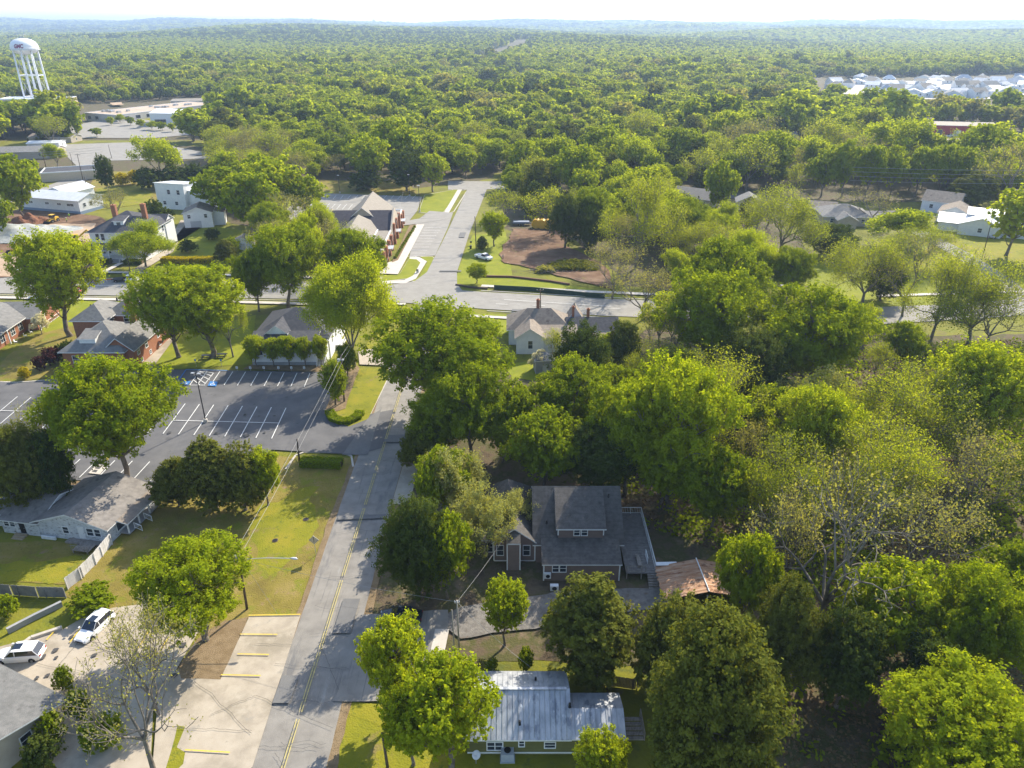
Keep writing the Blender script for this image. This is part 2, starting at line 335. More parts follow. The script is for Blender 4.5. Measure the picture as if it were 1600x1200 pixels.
# parking lots
sheet('parking_lot', [(-20,596),(30,600),(80,594),(240,578),(420,581),(600,584),(570,650),(620,640),(600,700),(560,712),(425,704),(395,745),(232,758),(96,750),(-20,770)], M['lot'])
sheet('lawn', [(512,655),(530,612),(562,577),(607,576),(606,592),(575,656),(545,668)], M['lawn'], amp=.05)
sheet('mulch_bed', [(518,640),(560,579),(545,576),(520,612),(506,648)], M['mulch'], amp=.1)
sheet('entry_apron', [(575,655),(596,640),(575,712),(535,712)], M['puddle'])
sheet('bank_lot', [(430,345),(470,308),(512,303),(660,308),(652,330),(640,345),(690,336),(700,343),(660,349),(640,352),(560,360),(470,360)], M['asphalt2'])
sheet('concrete_lot', [(98,986),(150,955),(270,940),(310,990),(268,1062),(240,1110),(235,1215),(100,1215),(0,1090),(-20,1060),(-20,1018)], M['concrete'])
sheet('concrete_bay', [(390,965),(470,963),(395,1200),(380,1215),(238,1215),(262,1130),(266,1062),(345,1063)], M['concrete'])
sheet('dirt_strip', [(313,995),(352,972),(388,966),(345,1064),(268,1062)], M['mulch'], amp=.15)
sheet('concrete_bay', [(238,1215),(250,1060),(280,1050),(300,1120),(330,1215)], M['concrete'])
sheet('grass_edge', [(278,1136),(290,1138),(277,1170),(290,1178),(287,1196),(270,1212),(257,1212),(268,1176)], M['lawn'], amp=.08)
sheet('driveway', [(700,960),(720,950),(870,925),(1030,920),(1040,950),(900,975),(720,1000),(700,985)], M['gravel'], amp=.2)
sheet('driveway', [(567,963),(700,955),(700,985),(690,1045),(655,1095),(520,1098)], M['asphalt'], amp=.1)
sheet('concrete_path', [(680,985),(702,985),(690,1045),(668,1045)], M['walk'])
sheet('concrete_path', [(630,728),(655,728),(640,790),(612,790)], M['concrete'])
sheet('driveway', [(560,553),(562,545),(650,556),(648,570),(606,573),(562,571)], M['concrete'])
sheet('verge', [(652,635),(700,640),(690,730),(640,728)], M['mulch'], amp=.3)
sheet('mulch_bed', [(543,628),(562,577),(558,572),(540,585),(522,620),(514,648),(540,640)], M['mulch'], amp=.1)
sheet('mulch_bed', [(500,565),(530,572),(505,583),(380,578),(395,570)], M['mulch'], amp=.1)
sheet('lot_verge', [(86,762),(98,752),(232,760),(236,775),(225,795)], M['mulch'], amp=.1)
sheet('kerb_drive', [(216,565),(262,520),(278,524),(236,580),(215,592)], M['concrete'])
# dirt lots
sheet('dirt_lot', [(-20,335),(60,325),(150,338),(165,345),(150,400),(152,432),(-20,436)], M['clay'], amp=1.0, step=3)
sheet('scraped_dirt', [(60,352),(150,350),(150,380),(90,372)], M['scrape'], amp=.8, step=2)
sheet('scraped_dirt', [(-20,395),(30,400),(20,434),(-20,434)], M['scrape'], amp=.8, step=2)
sheet('dirt_lot', [(783,395),(800,358),(880,362),(880,385),(940,410),(960,455),(870,432),(830,420),(788,412)], M['clay'], amp=.9, step=2)
sheet('far_clearing', [(172,161),(190,160),(193,164),(176,165)], M['scrape'], amp=1, step=5)
# pavements
strip('sidewalk', [(-140,175.5),(-80,172.5),(-40,169.5)], 1.6, M['walk'], px=False)
strip('sidewalk', [(-140,198),(-40,190)], 1.6, M['walk'], px=False)
strip('sidewalk', [(-8,184),(22,179),(45,176)], 1.7, M['walk'], px=False)
strip('sidewalk', [(-34,170.5),(-26,170)], 1.4, M['walk'], px=False)
strip('sidewalk', [(-10,162),(0,160.5),(12,158.5)], 1.4, M['walk'], px=False)
strip('sidewalk', [(92,176),(150,181)], 1.5, M['walk'], px=False)
strip('house_path', [(165,425),(190,412)], 1.6, M['walk'])
strip('house_path', [(205,430),(262,395),(290,345),(320,350)], 3.2, M['concrete'])
strip('house_path', [(55,482),(75,465)], 1.5, M['walk'])
# bank plaza, walks, islands
sheet('bank_plaza', [(593,429),(600,413),(622,408),(651,352),(663,352),(637,402),(622,430)], M['walk'])
sheet('planting_bed', [(622,408),(612,412),(640,353),(651,352)], M['mulch'])
def island(pts, name='kerbed_island'):
    P = [Vector(G(*p)) for p in pts]; c = sum(P, Vector((0, 0))) / len(P)
    mb = MB(); mb.prism([tuple(p) for p in P], 0, .13); mb.build(name, M['kerb'])['kind'] = 'structure'
    Q = [tuple(p + (c - p).normalized() * .35) for p in P]
    sheet(name + '_turf', Q, M['green_lawn'], z=.134, px=False)
island([(624,429),(640,403),(648,401),(657,403),(661,409),(656,424),(640,436),(596,441),(594,432)])
sheet('sidewalk', [(640,402),(655,402),(667,409),(650,436),(634,443),(597,444),(597,440),(632,438),(646,431),(657,411),(651,406),(640,405)], M['walk'], z=.139)
island([(656,401),(676,401),(680,405),(664,436),(652,441),(643,440),(655,434),(668,410)])
island([(648,343),(686,343),(688,348),(664,352)])
island([(664,355),(691,348),(701,349),(698,356),(665,357)])
island([(654,332),(663,305),(712,296),(722,296),(692,333),(668,334)], 'lawn_island')
strip('sidewalk', [(719,296),(698,332),(692,348),(668,353)], 1.8, M['walk'], z=.139)
# kerbs
def kerb(pts, w=.3, h=.13, px=True, name='kerb'):
    P = [Vector(G(*p)) if px else Vector(p) for p in pts]; mb = MB()
    for a, b in zip(P, P[1:]):
        d = (b - a).normalized(); n = Vector((-d.y, d.x)) * w / 2
        mb.prism([tuple(a - n), tuple(b - n), tuple(b + n), tuple(a + n)], 0, h)
    mb.build(name, M['kerb'])['kind'] = 'structure'
kerb([(0,597),(26,598),(80,594)]); kerb([(262,579),(420,582),(596,586)])
kerb([(97,749),(232,757),(242,758)])
kerb([(506,648),(510,662),(530,671),(556,668),(574,657),(607,590)])
kerb([(446,734),(462,712),(475,707),(534,708),(549,713),(552,730)])
kerb([(-20,1052),(50,1000),(98,984)], .4, .5)
kerb([(-140,192.4),(-90,189.5),(-42,186.6)], px=False); kerb([(-8,180.6),(22,175.5),(50,171.8)], px=False)
kerb([(-130,177.2),(-34,172)], px=False); kerb([(-6,165.8),(24,161)], px=False)
kerb([(722,298),(731,296),(709,331),(694,336)])
# painted markings
PAINT = [0]
def line(p, q, w, m, px=True, z=.30, name='painted_line', th=0):
    a = Vector(G(*p)) if px else Vector(p); b = Vector(G(*q)) if px else Vector(q)
    d = (b - a).normalized(); n = Vector((-d.y, d.x)) * w / 2
    return [tuple(a - n), tuple(b - n), tuple(b + n), tuple(a + n)]
def paint(name, quads, m, z):
    mb = MB()
    for q in quads:
        n = len(q); mb.add([(x, y, z) for x, y in q], [tuple(range(n))])
    o = mb.build(name, m)
    for p in o.data.polygons:
        if p.normal.z < 0: p.flip()
    o['kind'] = 'structure'
ZT = .012 + LAYER[0] + .006
rl = random.Random(2)
def dbl(Y0, Y1, x0, x1, gap):
    qs = []; y = Y0
    while y < Y1:
        L = rl.uniform(3, 9); e = min(Y1, y + L)
        f0 = (y - 10) / 160; f1 = (e - 10) / 160
        for s in (-gap, gap):
            qs.append(line((x0 + (x1 - x0) * f0 + s, y), (x0 + (x1 - x0) * f1 + s, e), .11, None, px=False))
        y = e + rl.choice([0, .3, .8])
    return qs
paint('centre_line', dbl(30, 160, -21.3, -20.5, .13), M['ypaint2'], ZT)
qs = [line((-120, 184.6), (-36, 179.2), .13, None, px=False), line((-2, 173), (24, 168.2), .12, None, px=False)]
for k in range(7): qs.append(line((-4 + k * 9, 170.0 - k * 1.0), (-1 + k * 9, 169.6 - k * 1.0), .12, None, px=False))
paint('road_marking', qs, M['wpaint'], ZT + .004)
# big lot stalls (survey of the painted lines)
W = []
for k in range(13):
    X = -39.6 - 2.56 * k + 0; Yt = 130.4 + .045 * (k * 2.56)
    if k < 9: W.append(line((X, Yt), (X + .4, Yt - 6.0), .13, None, px=False))
for k in range(20):
    X = -40.2 - 2.66 * k; Yc = 110.5 + .087 * (-40 - X)
    if 13 <= k <= 13: continue
    W.append(line((X + .5, Yc - 5.4), (X - .1, Yc + 5.4), .13, None, px=False))
W.append(line((437, 663.5), (270, 659), .13, None)); W.append(line((190, 650), (-20, 643), .13, None))
for k in range(7):
    a = (126 + k * 27.2, 720 + k * .95); b = (97 + k * 27.8, 747.5 + k * 1.3)
    if k < 6: W.append(line(a, b, .13, None))
W.append(line((433, 729), (428, 740), .13, None))
paint('stall_line', W, M['wpaint'], ZT)
H = [line(p, q, .13, None) for p, q in (((309,582),(334,585)),((311,584),(297,604)),((334,585),(320,603)),((297,604),(321,604)),((306,591),(322,602)),((310,586),(328,596)),((303,596),(313,604)),((312,583),(332,590)))]
paint('hatched_aisle', H, M['wpaint'], ZT)
paint('accessible_outline', [line((291,579.5),(357,581),.22,None), line((291,580),(275,603),.22,None)], M['bpaint'], ZT)
paint('accessible_square', [[G(281,603),G(294,603.5),G(299,598),G(287,597.5)], [G(325,605),G(338,606),G(341,599),G(329,598)]], M['bpaint'], ZT + .004)
def isa(cx, cy, s):
    q = []
    for k in range(9):
        a, b = math.pi * (.35 + k * .17), math.pi * (.35 + (k + 1) * .17)
        q.append(line((cx + s*.32*math.cos(a), cy - s*.15 + s*.32*math.sin(a)), (cx + s*.32*math.cos(b), cy - s*.15 + s*.32*math.sin(b)), s*.1, None, px=False))
    q += [line((cx - s*.05, cy + s*.35), (cx, cy - s*.02), s*.12, None, px=False), line((cx, cy), (cx + s*.3, cy - s*.02), s*.11, None, px=False),
          line((cx + s*.28, cy), (cx + s*.38, cy - s*.38), s*.1, None, px=False),
          [(cx - s*.14, cy + s*.38), (cx + s*.02, cy + s*.38), (cx + s*.02, cy + s*.52), (cx - s*.14, cy + s*.52)]]
    return q
g1, g2 = G(290, 600.5), G(333, 602)
paint('wheelchair_symbol', isa(g1[0], g1[1], 1.2) + isa(g2[0], g2[1], 1.2), M['wpaint'], ZT + .008)
paint('yellow_lane_line', [line((167,722),(177,706),.4,None), line((184,702),(199,686),.4,None)], M['ypaint'], ZT)
paint('drain_frame', [[G(139,742),G(157,744),G(168,730),G(152,728)]], M['walk'], ZT)
paint('drain_grate', [[G(144,740),G(151,741),G(154,737),G(148,736.5)], [G(150,735),G(156,736),G(160,731.5),G(154,731)]], M['crack'], ZT + .004)
# concrete lots: yellow bars
Yb = [line(p, q, .16, None) for p, q in (((89,986),(74,1003)),((126,986),(110,1007)),((196,990),(180,1013)),((234,988),(217,1016)),((264,1000),(253,1017)))]
Yb += [line(p, q, .13, None) for p, q in (((389,964.5),(470,963)),((376,994),(434,994.5)),((372,1025),(421,1026)),((346,1057.5),(408,1059)),((290,1175),(360,1179)))]
paint('yellow_bar', Yb, M['ypaint'], ZT)
# slab joints and cracks
cr = []
for (p, q) in (((390,1010),(455,1010)),((330,1120),(400,1090)),((120,1010),(300,1040)),((60,1040),(250,1075)),((150,975),(80,1060)),((300,1060),(395,1150)),((270,1140),(395,1145)),((400,1090),(520,1140)),((430,1040),(545,1050)),((405,1170),(500,1172)),((560,730),(590,732)),((430,1180),(445,1205)),((500,1010),(530,1080))):
    a, b = Vector(G(*p)), Vector(G(*q)); prev = a
    for i in range(1, 13):
        c = a.lerp(b, i / 12) + Vector((rl.uniform(-.12, .12), rl.uniform(-.12, .12))); cr.append(line(prev, c, .035, None, px=False)); prev = c
for k in range(26):
    y = 48 + k * 4.6; x = -24 + rl.random() * 2; prev = Vector((x, y)); 
    for i in range(8):
        c = prev + Vector((rl.uniform(.4, 1.0), rl.uniform(-.35, .35)))
        if c.x > -17.5: break
        cr.append(line(prev, c, .03, None, px=False)); prev = c
paint('pavement_crack', cr, M['crack'], ZT + .004)
# bank bays
Wb = []
for k in range(11):
    y = 357 + k * 4.0 + k * k * .05; x = 664 - (y - 357) * .62
    Wb.append(line((x, y), (x + 26 - .1 * k, y + .1), .11, None))
for k in range(16): Wb.append(line((480 + k * 11.3, 306.5 - (k<3)*0), (476 + k * 11.2, 312), .13, None))
for k in range(10): Wb.append(line((470 + k*9, 318+k*.3), (463 + k*9, 326+k*.3), .13, None))
paint('bay_line', Wb, M['wpaint'], ZT)

# utility cuts, patches and oil stains
def blob(cx, cy, r, seed):
    q = random.Random(seed); return [(cx + r * q.uniform(.7, 1.2) * math.cos(a), cy + r * q.uniform(.7, 1.2) * math.sin(a)) for a in [2 * math.pi * i / 11 for i in range(11)]]
pq = [[(-24.2,83),(-17.6,83.4),(-17.6,84.3),(-24.2,84.0)], [(-21,104),(-17.4,104),(-17.4,106.5),(-21,106.3)], [(-24.2,52.5),(-22.5,52.5),(-22.4,56),(-24.2,56)], [(-20.2,62),(-18.2,62),(-18.1,67.5),(-20.1,67.5)],
      [(-14,196),(-20,196),(-20,197),(-14,197)], [(-17,232),(-15.2,232),(-15,238),(-17,238)], [(0,165),(7,164.3),(7,165.6),(0,166.3)], [(-90,183),(-82,182.6),(-82,183.8),(-90,184.2)]]
paint('asphalt_patch', pq, M['puddle'], ZT - .003)
rq = random.Random(8); M['stain'] = mat('oil_stain', [(.06, .058, .058), (.085, .083, .08)], 3, .7)
paint('oil_stain', [blob(-41.5 - 2.66 * rq.randrange(18), 110 + rq.choice([-3.4, 3.2, 17]) + rq.uniform(-.6, .6), rq.uniform(.2, .5), k) for k in range(26)] + [blob(rq.uniform(-52, -34), rq.uniform(53, 62), rq.uniform(.15, .45), 90 + k) for k in range(12)], M['stain'], ZT - .002)
# ================================================================ TREE TEMPLATES
def leaf_mesh(name, P, Nrm, size, rs, m, tone=None, aspect=1.5):
    """P (n,3) leaf centres, Nrm (n,3) facing; one rhombus per leaf."""
    n = len(P); P = np.asarray(P, float); Nrm = np.asarray(Nrm, float)
    Nrm = Nrm / (np.linalg.norm(Nrm, axis=1, keepdims=True) + 1e-9)
    a = rs.normal(size=(n, 3)); t = np.cross(Nrm, a); t /= (np.linalg.norm(t, axis=1, keepdims=True) + 1e-9); b = np.cross(Nrm, t)
    s = (size * rs.uniform(.65, 1.35, n))[:, None]
    v = np.stack([P - t * s * aspect / 2, P - b * s / 2 + Nrm * s * .12, P + t * s * aspect / 2, P + b * s / 2 + Nrm * s * .12], 1).reshape(-1, 3)
    me = bpy.data.meshes.new(name); me.vertices.add(4 * n); me.vertices.foreach_set('co', v.ravel().astype(np.float32))
    me.loops.add(4 * n); me.loops.foreach_set('vertex_index', np.arange(4 * n, dtype=np.int32))
    me.polygons.add(n); me.polygons.foreach_set('loop_start', np.arange(0, 4 * n, 4, dtype=np.int32))
    at_ = me.attributes.new('tone', 'FLOAT', 'FACE'); tone = rs.uniform(0, 1, n) if tone is None else tone
    at_.data.foreach_set('value', tone.astype(np.float32))
    me.materials.append(m); me.update(); me.validate(); return me
def seg_mesh(name, segs, k, m):
    """segs: list of (p0, p1, r0, r1)."""
    A = np.array([s[0] for s in segs], float); B = np.array([s[1] for s in segs], float)
    r0 = np.array([s[2] for s in segs]); r1 = np.array([s[3] for s in segs]); n = len(segs)
    d = B - A; d /= (np.linalg.norm(d, axis=1, keepdims=True) + 1e-9)
    ref = np.where(np.abs(d[:, :1]) < .8, [[1., 0, 0]], [[0, 1., 0]]); e1 = np.cross(d, ref); e1 /= (np.linalg.norm(e1, axis=1, keepdims=True) + 1e-9); e2 = np.cross(d, e1)
    q = np.arange(k) * 2 * math.pi / k; c, s_ = np.cos(q), np.sin(q)
    off = e1[:, None] * c[None, :, None] + e2[:, None] * s_[None, :, None]
    V = np.concatenate([A[:, None] - d[:, None]*r0[:,None,None]*.2 + off * r0[:, None, None], B[:, None] + off * r1[:, None, None]], 1).reshape(-1, 3)
    base = (np.arange(n) * 2 * k)[:, None, None]; j = np.arange(k)
    F = np.stack([j, (j + 1) % k, k + (j + 1) % k, k + j], 1)[None] + base
    F = F.reshape(-1, 4).astype(np.int32); nf = len(F)
    me = bpy.data.meshes.new(name); me.vertices.add(len(V)); me.vertices.foreach_set('co', V.ravel().astype(np.float32))
    me.loops.add(nf * 4); me.loops.foreach_set('vertex_index', F.ravel()); me.polygons.add(nf)
    me.polygons.foreach_set('loop_start', np.arange(0, nf * 4, 4, dtype=np.int32)); me.polygons.foreach_set('use_smooth', [True] * nf)
    me.materials.append(m); me.update(); me.validate(); return me
def normalise(trunk, crown, diam, H=12.0):
    """scale a finished template so that its leaves span diam and stand H tall"""
    n = len(crown.vertices); a = np.empty(n * 3, np.float32); crown.vertices.foreach_get('co', a); a = a.reshape(-1, 3)
    kx = diam / (2 * np.percentile(np.hypot(a[:, 0], a[:, 1]), 98.5)); kz = H / np.percentile(a[:, 2], 99.7)
    for me in (trunk, crown):
        n = len(me.vertices); v = np.empty(n * 3, np.float32); me.vertices.foreach_get('co', v); v = v.reshape(-1, 3) * np.array([kx, kx, kz], np.float32)
        me.vertices.foreach_set('co', v.ravel()); me.update()
def unit(rs, n):
    a = rs.normal(size=(n, 3)); return a / np.linalg.norm(a, axis=1, keepdims=True)
def bez(a, b, bend, k, rs):
    a = np.array(a, float); b = np.array(b, float); mid = (a + b) / 2 + bend
    t = np.linspace(0, 1, k + 1)[:, None]
    P = (1 - t) ** 2 * a + 2 * t * (1 - t) * mid + t * t * b
    P[1:-1] += rs.normal(size=(k - 1, 3)) * np.linalg.norm(b - a) * .02; return P
# every template is a tree 12 m tall; crown width 12*wr
SPEC = {
 #        wr   bottom fill  puffs prad  tufts leaves size  flat lift
 'oak':   (.95, .20, .50, 48, .150, 30, 16, .27, .62, .40),
 'bright':(.85, .22, .42, 54, .125, 25, 16, .25, .80, .75),
 'dark':  (.72, .04, .45, 38, .16, 32, 18, .26, .90, .30),
 'olive': (.80, .03, .38, 56, .125, 30, 20, .22, 1.0, .60),
 'pine':  (.55, .25, .60, 30, .15, 26, 18, .22, .60, .30),
 'shrub': (1.1, .00, .30, 22, .26, 30, 18, .46, .90, .30),
 'tall':  (.55, .18, .40, 44, .14, 26, 20, .22, 1.1, .50),
}
def dense_tree(shape, leaf, seed, lod, bark=None):
    wr, bot, fill, npf, pr, nt_, nl, ls, flat, lift = SPEC[shape]
    rs = np.random.RandomState(seed); H = 12.0; Rx = H * wr / 2; z0 = bot * H; zc = (z0 + H) / 2 + H * .03; Rz = (H - z0) / 2
    if lod == -1: nl = int(nl * 1.9); ls *= .62; nt_ = int(nt_ * 1.25); lod = 0
    if lod == 1: nt_ = int(nt_ * .55); nl = int(nl * .55); ls *= 1.7
    if lod == 2: npf = int(npf * .7); nt_ = 6; nl = 4; ls *= 4.4
    C = []; tries = 0
    lean = rs.normal(size=2) * .35
    while len(C) < npf and tries < 4000:
        tries += 1
        u = unit(rs, 1)[0]; r = rs.uniform(fill, 1) ** .7
        lob = 1 + .16 * math.sin(3 * math.atan2(u[1], u[0]) + seed) + .10 * math.sin(5 * math.atan2(u[1], u[0]) + 2 * seed + u[2] * 3)
        p = np.array([u[0] * Rx * lob, u[1] * Rx * lob, u[2] * Rz]) * r * (1 - pr)
        if shape in ('olive', 'pine', 'tall'):
            f = (p[2] + Rz) / (2 * Rz); w_ = (1.15 - .95 * f) if shape != 'tall' else (1.1 - .5 * f); p[0] *= w_; p[1] *= w_
        else:
            if p[2] < -Rz * .35: p[:2] *= .8
        p[2] += zc; p[:2] += lean * p[2] / H
        mind = pr * H * .72
        if all(np.linalg.norm(p - c) > mind for c in C): C.append(p)
    C = np.array(C); rad = pr * H * rs.uniform(.65, 1.2, len(C)) * (1 if lod < 2 else 1.15)
    # tufts over each puff
    TP = []; TN = []; tone_t = []; ptone = rs.uniform(-.18, .18, len(C))
    for i, (c, r) in enumerate(zip(C, rad)):
        u = unit(rs, nt_); u[:, 2] = np.where((u[:, 2] < -.25) & (rs.rand(nt_) < .7), -u[:, 2] * .8, u[:, 2])
        rr = r * rs.uniform(.70, 1.08, nt_)[:, None]
        p = c + u * rr * np.array([1, 1, flat]); TP.append(p); TN.append(u); tone_t.append(np.full(nt_, ptone[i]))
    TP = np.concatenate(TP); TN = np.concatenate(TN); tone_t = np.concatenate(tone_t)
    keep = TP[:, 2] > .15; TP = TP[keep]; TN = TN[keep]; tone_t = tone_t[keep]
    n = len(TP); tr = pr * H * .26 * (1 if lod < 2 else 1.5)
    off = rs.normal(size=(n, nl, 3)) * tr * .46
    # leaves hang on short sprays that point outwards and up
    spr = (TN + np.array([0, 0, lift]))[:, None] * rs.uniform(-.3, 1.2, (n, nl, 1)) * tr * .9
    LP = (TP[:, None] + off * .75 + spr).reshape(-1, 3)
    LN = (TN[:, None] * .7 + np.array([0, 0, .5]) + rs.normal(size=(n, nl, 3)) * .50).reshape(-1, 3)
    tone = np.clip(rs.uniform(.1, .9, len(LP)) * .7 + .15 + np.repeat(tone_t, nl), 0, 1)
    crown = leaf_mesh(leaf + '_crown', LP, LN, ls, rs, LEAF[leaf], tone)
    # trunk and limbs
    segs = []; r0 = .30 if shape not in ('shrub',) else .12; bark = bark or BARK
    top = np.array([lean[0] * .7, lean[1] * .7, z0 + (H - z0) * (.55 if shape != 'pine' else .9)])
    TR = bez((0, 0, -.3), top, np.append(rs.normal(size=2) * .25, 0), 7, rs); nT = len(TR)
    for i in range(nT - 1): segs.append((TR[i], TR[i+1], r0 * (1 - .75 * i / nT) * (1.35 if i == 0 else 1), r0 * (1 - .75 * (i + 1) / nT)))
    if lod < 2:
        for c in C:
            hh = np.clip((c[2] - 1.2 - np.hypot(c[0], c[1]) * .45), z0 * .75 + .5, top[2]); k = np.argmin(np.abs(TR[:, 2] - hh)); a = TR[max(1, k)]
            B = bez(a, c, np.array([0, 0, -.35 * np.linalg.norm((c - a)[:2]) * .5]), 4, rs); ra = .10 * (1 if lod == 0 else 1.1)
            for i in range(4): segs.append((B[i], B[i+1], ra * (1 - .2 * i), ra * (1 - .2 * (i + 1))))
            if lod == 0:
                for q in range(4):
                    e = c + unit(rs, 1)[0] * pr * H * .7; segs.append((B[3], e, .035, .015))
    trunk = seg_mesh(shape + '_trunk', segs, 8 if lod == 0 else 5, bark)
    normalise(trunk, crown, H * wr)
    return trunk, crown
def open_tree(leaf, seed, lod, amount=1.0, wr=.95, H=12.0, spread=.85, limbs=5, bark=None, levels=5, upright=.28, fork=.22, tuft=.38, ls=.22):
    """a tree whose branches show: recursive limbs down to twigs, leaves along the last twigs."""
    if lod == -1: amount *= 2.2; ls *= .6; levels += 1; lod = 0
    rs = np.random.RandomState(seed); segs = []; tips = []
    maxlev = levels
    def grow(p, d, L, r, lev):
        k = 3 if lev < 3 else 2; q = p; dd = d
        for i in range(k):
            dd = dd + rs.normal(size=3) * (.16 if lev else .06) + np.array([0, 0, upright * .12]); dd /= np.linalg.norm(dd)
            e = q + dd * L / k; ra = r * (1 - .35 * i / k); rb = r * (1 - .35 * (i + 1) / k); segs.append((q, e, ra, rb)); q = e
            if lev >= maxlev - 1: tips.append((q, dd))
            elif lev >= 2 and rs.rand() < .6:      # side twig
                s = dd + unit(rs, 1)[0] * .95; s /= np.linalg.norm(s); grow(q, s, L * .55, r * .42, lev + 2 if lev + 2 <= maxlev else maxlev)
        if lev >= maxlev: return
        n = limbs if lev == 0 else (3 if rs.rand() < .45 else 2)
        for j in range(n):
            a = 2 * math.pi * (j + rs.uniform(-.25, .25)) / n + seed + lev
            side = np.array([math.cos(a), math.sin(a), 0]); 
            if lev > 0: side = side - dd * side.dot(dd); side /= (np.linalg.norm(side) + 1e-6)
            s = dd * rs.uniform(.6, 1.0) + side * rs.uniform(.5, 1.05) * spread; s[2] += upright * .5; s /= np.linalg.norm(s)
            grow(q, s, L * rs.uniform(.66, .86) if lev else H * .25 * rs.uniform(.8, 1.15), r * (.58 if lev else .52), lev + 1)
    grow(np.array([0, 0, -.3]), np.array([0, 0, 1.0]) + np.append(rs.normal(size=2) * .06, 0), H * fork, .26, 0)
    P = np.array([t[0] for t in tips]); D = np.array([t[1] for t in tips])
    allz = max(s[1][2] for s in segs); w_ = np.percentile(np.hypot(P[:, 0], P[:, 1]), 93) * 2
    sc_ = np.array([H * wr / w_, H * wr / w_, H / allz])
    segs = [(a * sc_, b * sc_, r, q) for a, b, r, q in segs]; P = P * sc_
    if lod == 1: segs = [s for s in segs if s[2] > .012] ; segs = [(a, b, max(r, .028), max(q, .022)) for a, b, r, q in segs]
    else: segs = [(a, b, max(r, .016), max(q, .011)) for a, b, r, q in segs]
    trunk = seg_mesh('open_trunk', segs, 5 if lod == 0 else 4, bark or BARKG)
    nl = int((26 if lod == 0 else 20) * amount + .5); ls = ls * (1 if lod == 0 else 1.25)
    if nl < 1: return trunk, None
    if len(P) > 1600: sel = rs.choice(len(P), 1600, replace=False); P = P[sel]; D = D[sel]
    n = len(P)
    LP = (P[:, None] + rs.normal(size=(n, nl, 3)) * tuft).reshape(-1, 3)
    LN = rs.normal(size=(n * nl, 3)) + np.array([0, 0, .6])
    pt = np.repeat(rs.uniform(-.2, .2, n), nl)
    crown = leaf_mesh(leaf + '_crown', LP, LN, ls, rs, LEAF[leaf], np.clip(rs.uniform(.2, .8, n * nl) + pt, 0, 1))
    return trunk, crown
TEMPL = {}
KIND = {   # kind -> (builder, kwargs, variants, crown width / height, word)
 'oak':    (lambda s, l: dense_tree('oak', 'oak', s, l), 4, .95),
 'bright': (lambda s, l: dense_tree('bright', 'bright', s, l), 4, .85),
 'dark':   (lambda s, l: dense_tree('dark', 'dark', s, l), 3, .72),
 'olive':  (lambda s, l: dense_tree('olive', 'olive', s, l), 3, .80),
 'pine':   (lambda s, l: dense_tree('pine', 'pine', s, l), 2, .55),
 'tall':   (lambda s, l: dense_tree('tall', 'oak', s, l), 2, .55),
 'sparse': (lambda s, l: open_tree('sparse', s, l, .19, wr=.85, tuft=.40, ls=.18), 4, .85),
 'airy':   (lambda s, l: open_tree('bright', s, l, .8, wr=.85, tuft=.42, ls=.22), 2, .85),
 'bud':    (lambda s, l: open_tree('grey', s, min(l, 1) if l > 0 else max(l, 0), .14, wr=1.0, tuft=.26, ls=.14), 3, 1.0),
 'bare':   (lambda s, l: open_tree('grey', s, max(l, 0), .09, wr=1.1, tuft=.22, ls=.12, spread=1.05, bark=BARK if l >= 1 else None), 2, 1.1),
 'blossom':(lambda s, l: open_tree('pale', s, l, .8, wr=1.0, tuft=.30, ls=.19, fork=.12), 2, 1.0),
 'shrub':  (lambda s, l: dense_tree('shrub', 'oak', s, l), 2, 1.1),
 'dshrub': (lambda s, l: dense_tree('shrub', 'dark', s, l), 2, 1.1),
 'gold':   (lambda s, l: dense_tree('shrub', 'gold', s, l), 1, 1.1),
 'wine':   (lambda s, l: dense_tree('shrub', 'wine', s, l), 1, 1.1),
 'white':  (lambda s, l: open_tree('white', s, l, .8, wr=.9, tuft=.3), 1, .9),
}
def template(kind, var, lod):
    key = (kind, var, lod)
    if key not in TEMPL:
        TEMPL[key] = KIND[kind][0](abs(hash(kind)) % 1 + sum(map(ord, kind)) * 7 + var * 31 + 3, lod)
    return TEMPL[key]
NAMES = {'oak':'oak_tree','bright':'maple_tree','dark':'magnolia_tree','olive':'cedar_tree','pine':'pine_tree','tall':'poplar_tree','sparse':'pecan_tree','airy':'elm_tree','bud':'budding_tree','bare':'bare_tree','blossom':'dogwood_tree','shrub':'shrub','dshrub':'evergreen_shrub','gold':'golden_shrub','wine':'plum_shrub','white':'blossom_tree'}
rt = random.Random(11)
TREES = []       # (x, y, width)
def put_tree(kind, x, y, H, W, label, group=None, var=None, rz=None, lean=None, name=None):
    nv, wr = KIND[kind][1:3]; var = rt.randrange(nv) if var is None else var % nv
    d = math.hypot(x, y); lod = 0 if d < 235 else (1 if d < 520 else 2)
    if H < 5 and lod == 0: lod = 1
    if lod == 0 and max(H / 12.0, W / (12.0 * wr)) > 1.12: lod = -1
    tr, cr = template(kind, var, lod)
    o = thing(name or NAMES[kind], label, 'shrub' if 'shrub' in NAMES[kind] else 'tree', (x, y, float(hz(x, y))), rt.uniform(0, 6.28) if rz is None else rz, group)
    k = H / 12.0; kw = W / (12.0 * wr); o.scale = (kw, kw, k)
    if lean: o.rotation_euler = (lean[0], lean[1], o.rotation_euler[2])
    link('trunk', tr, o)
    if cr: link('crown', cr, o)
    TREES.append((x, y, W)); return o
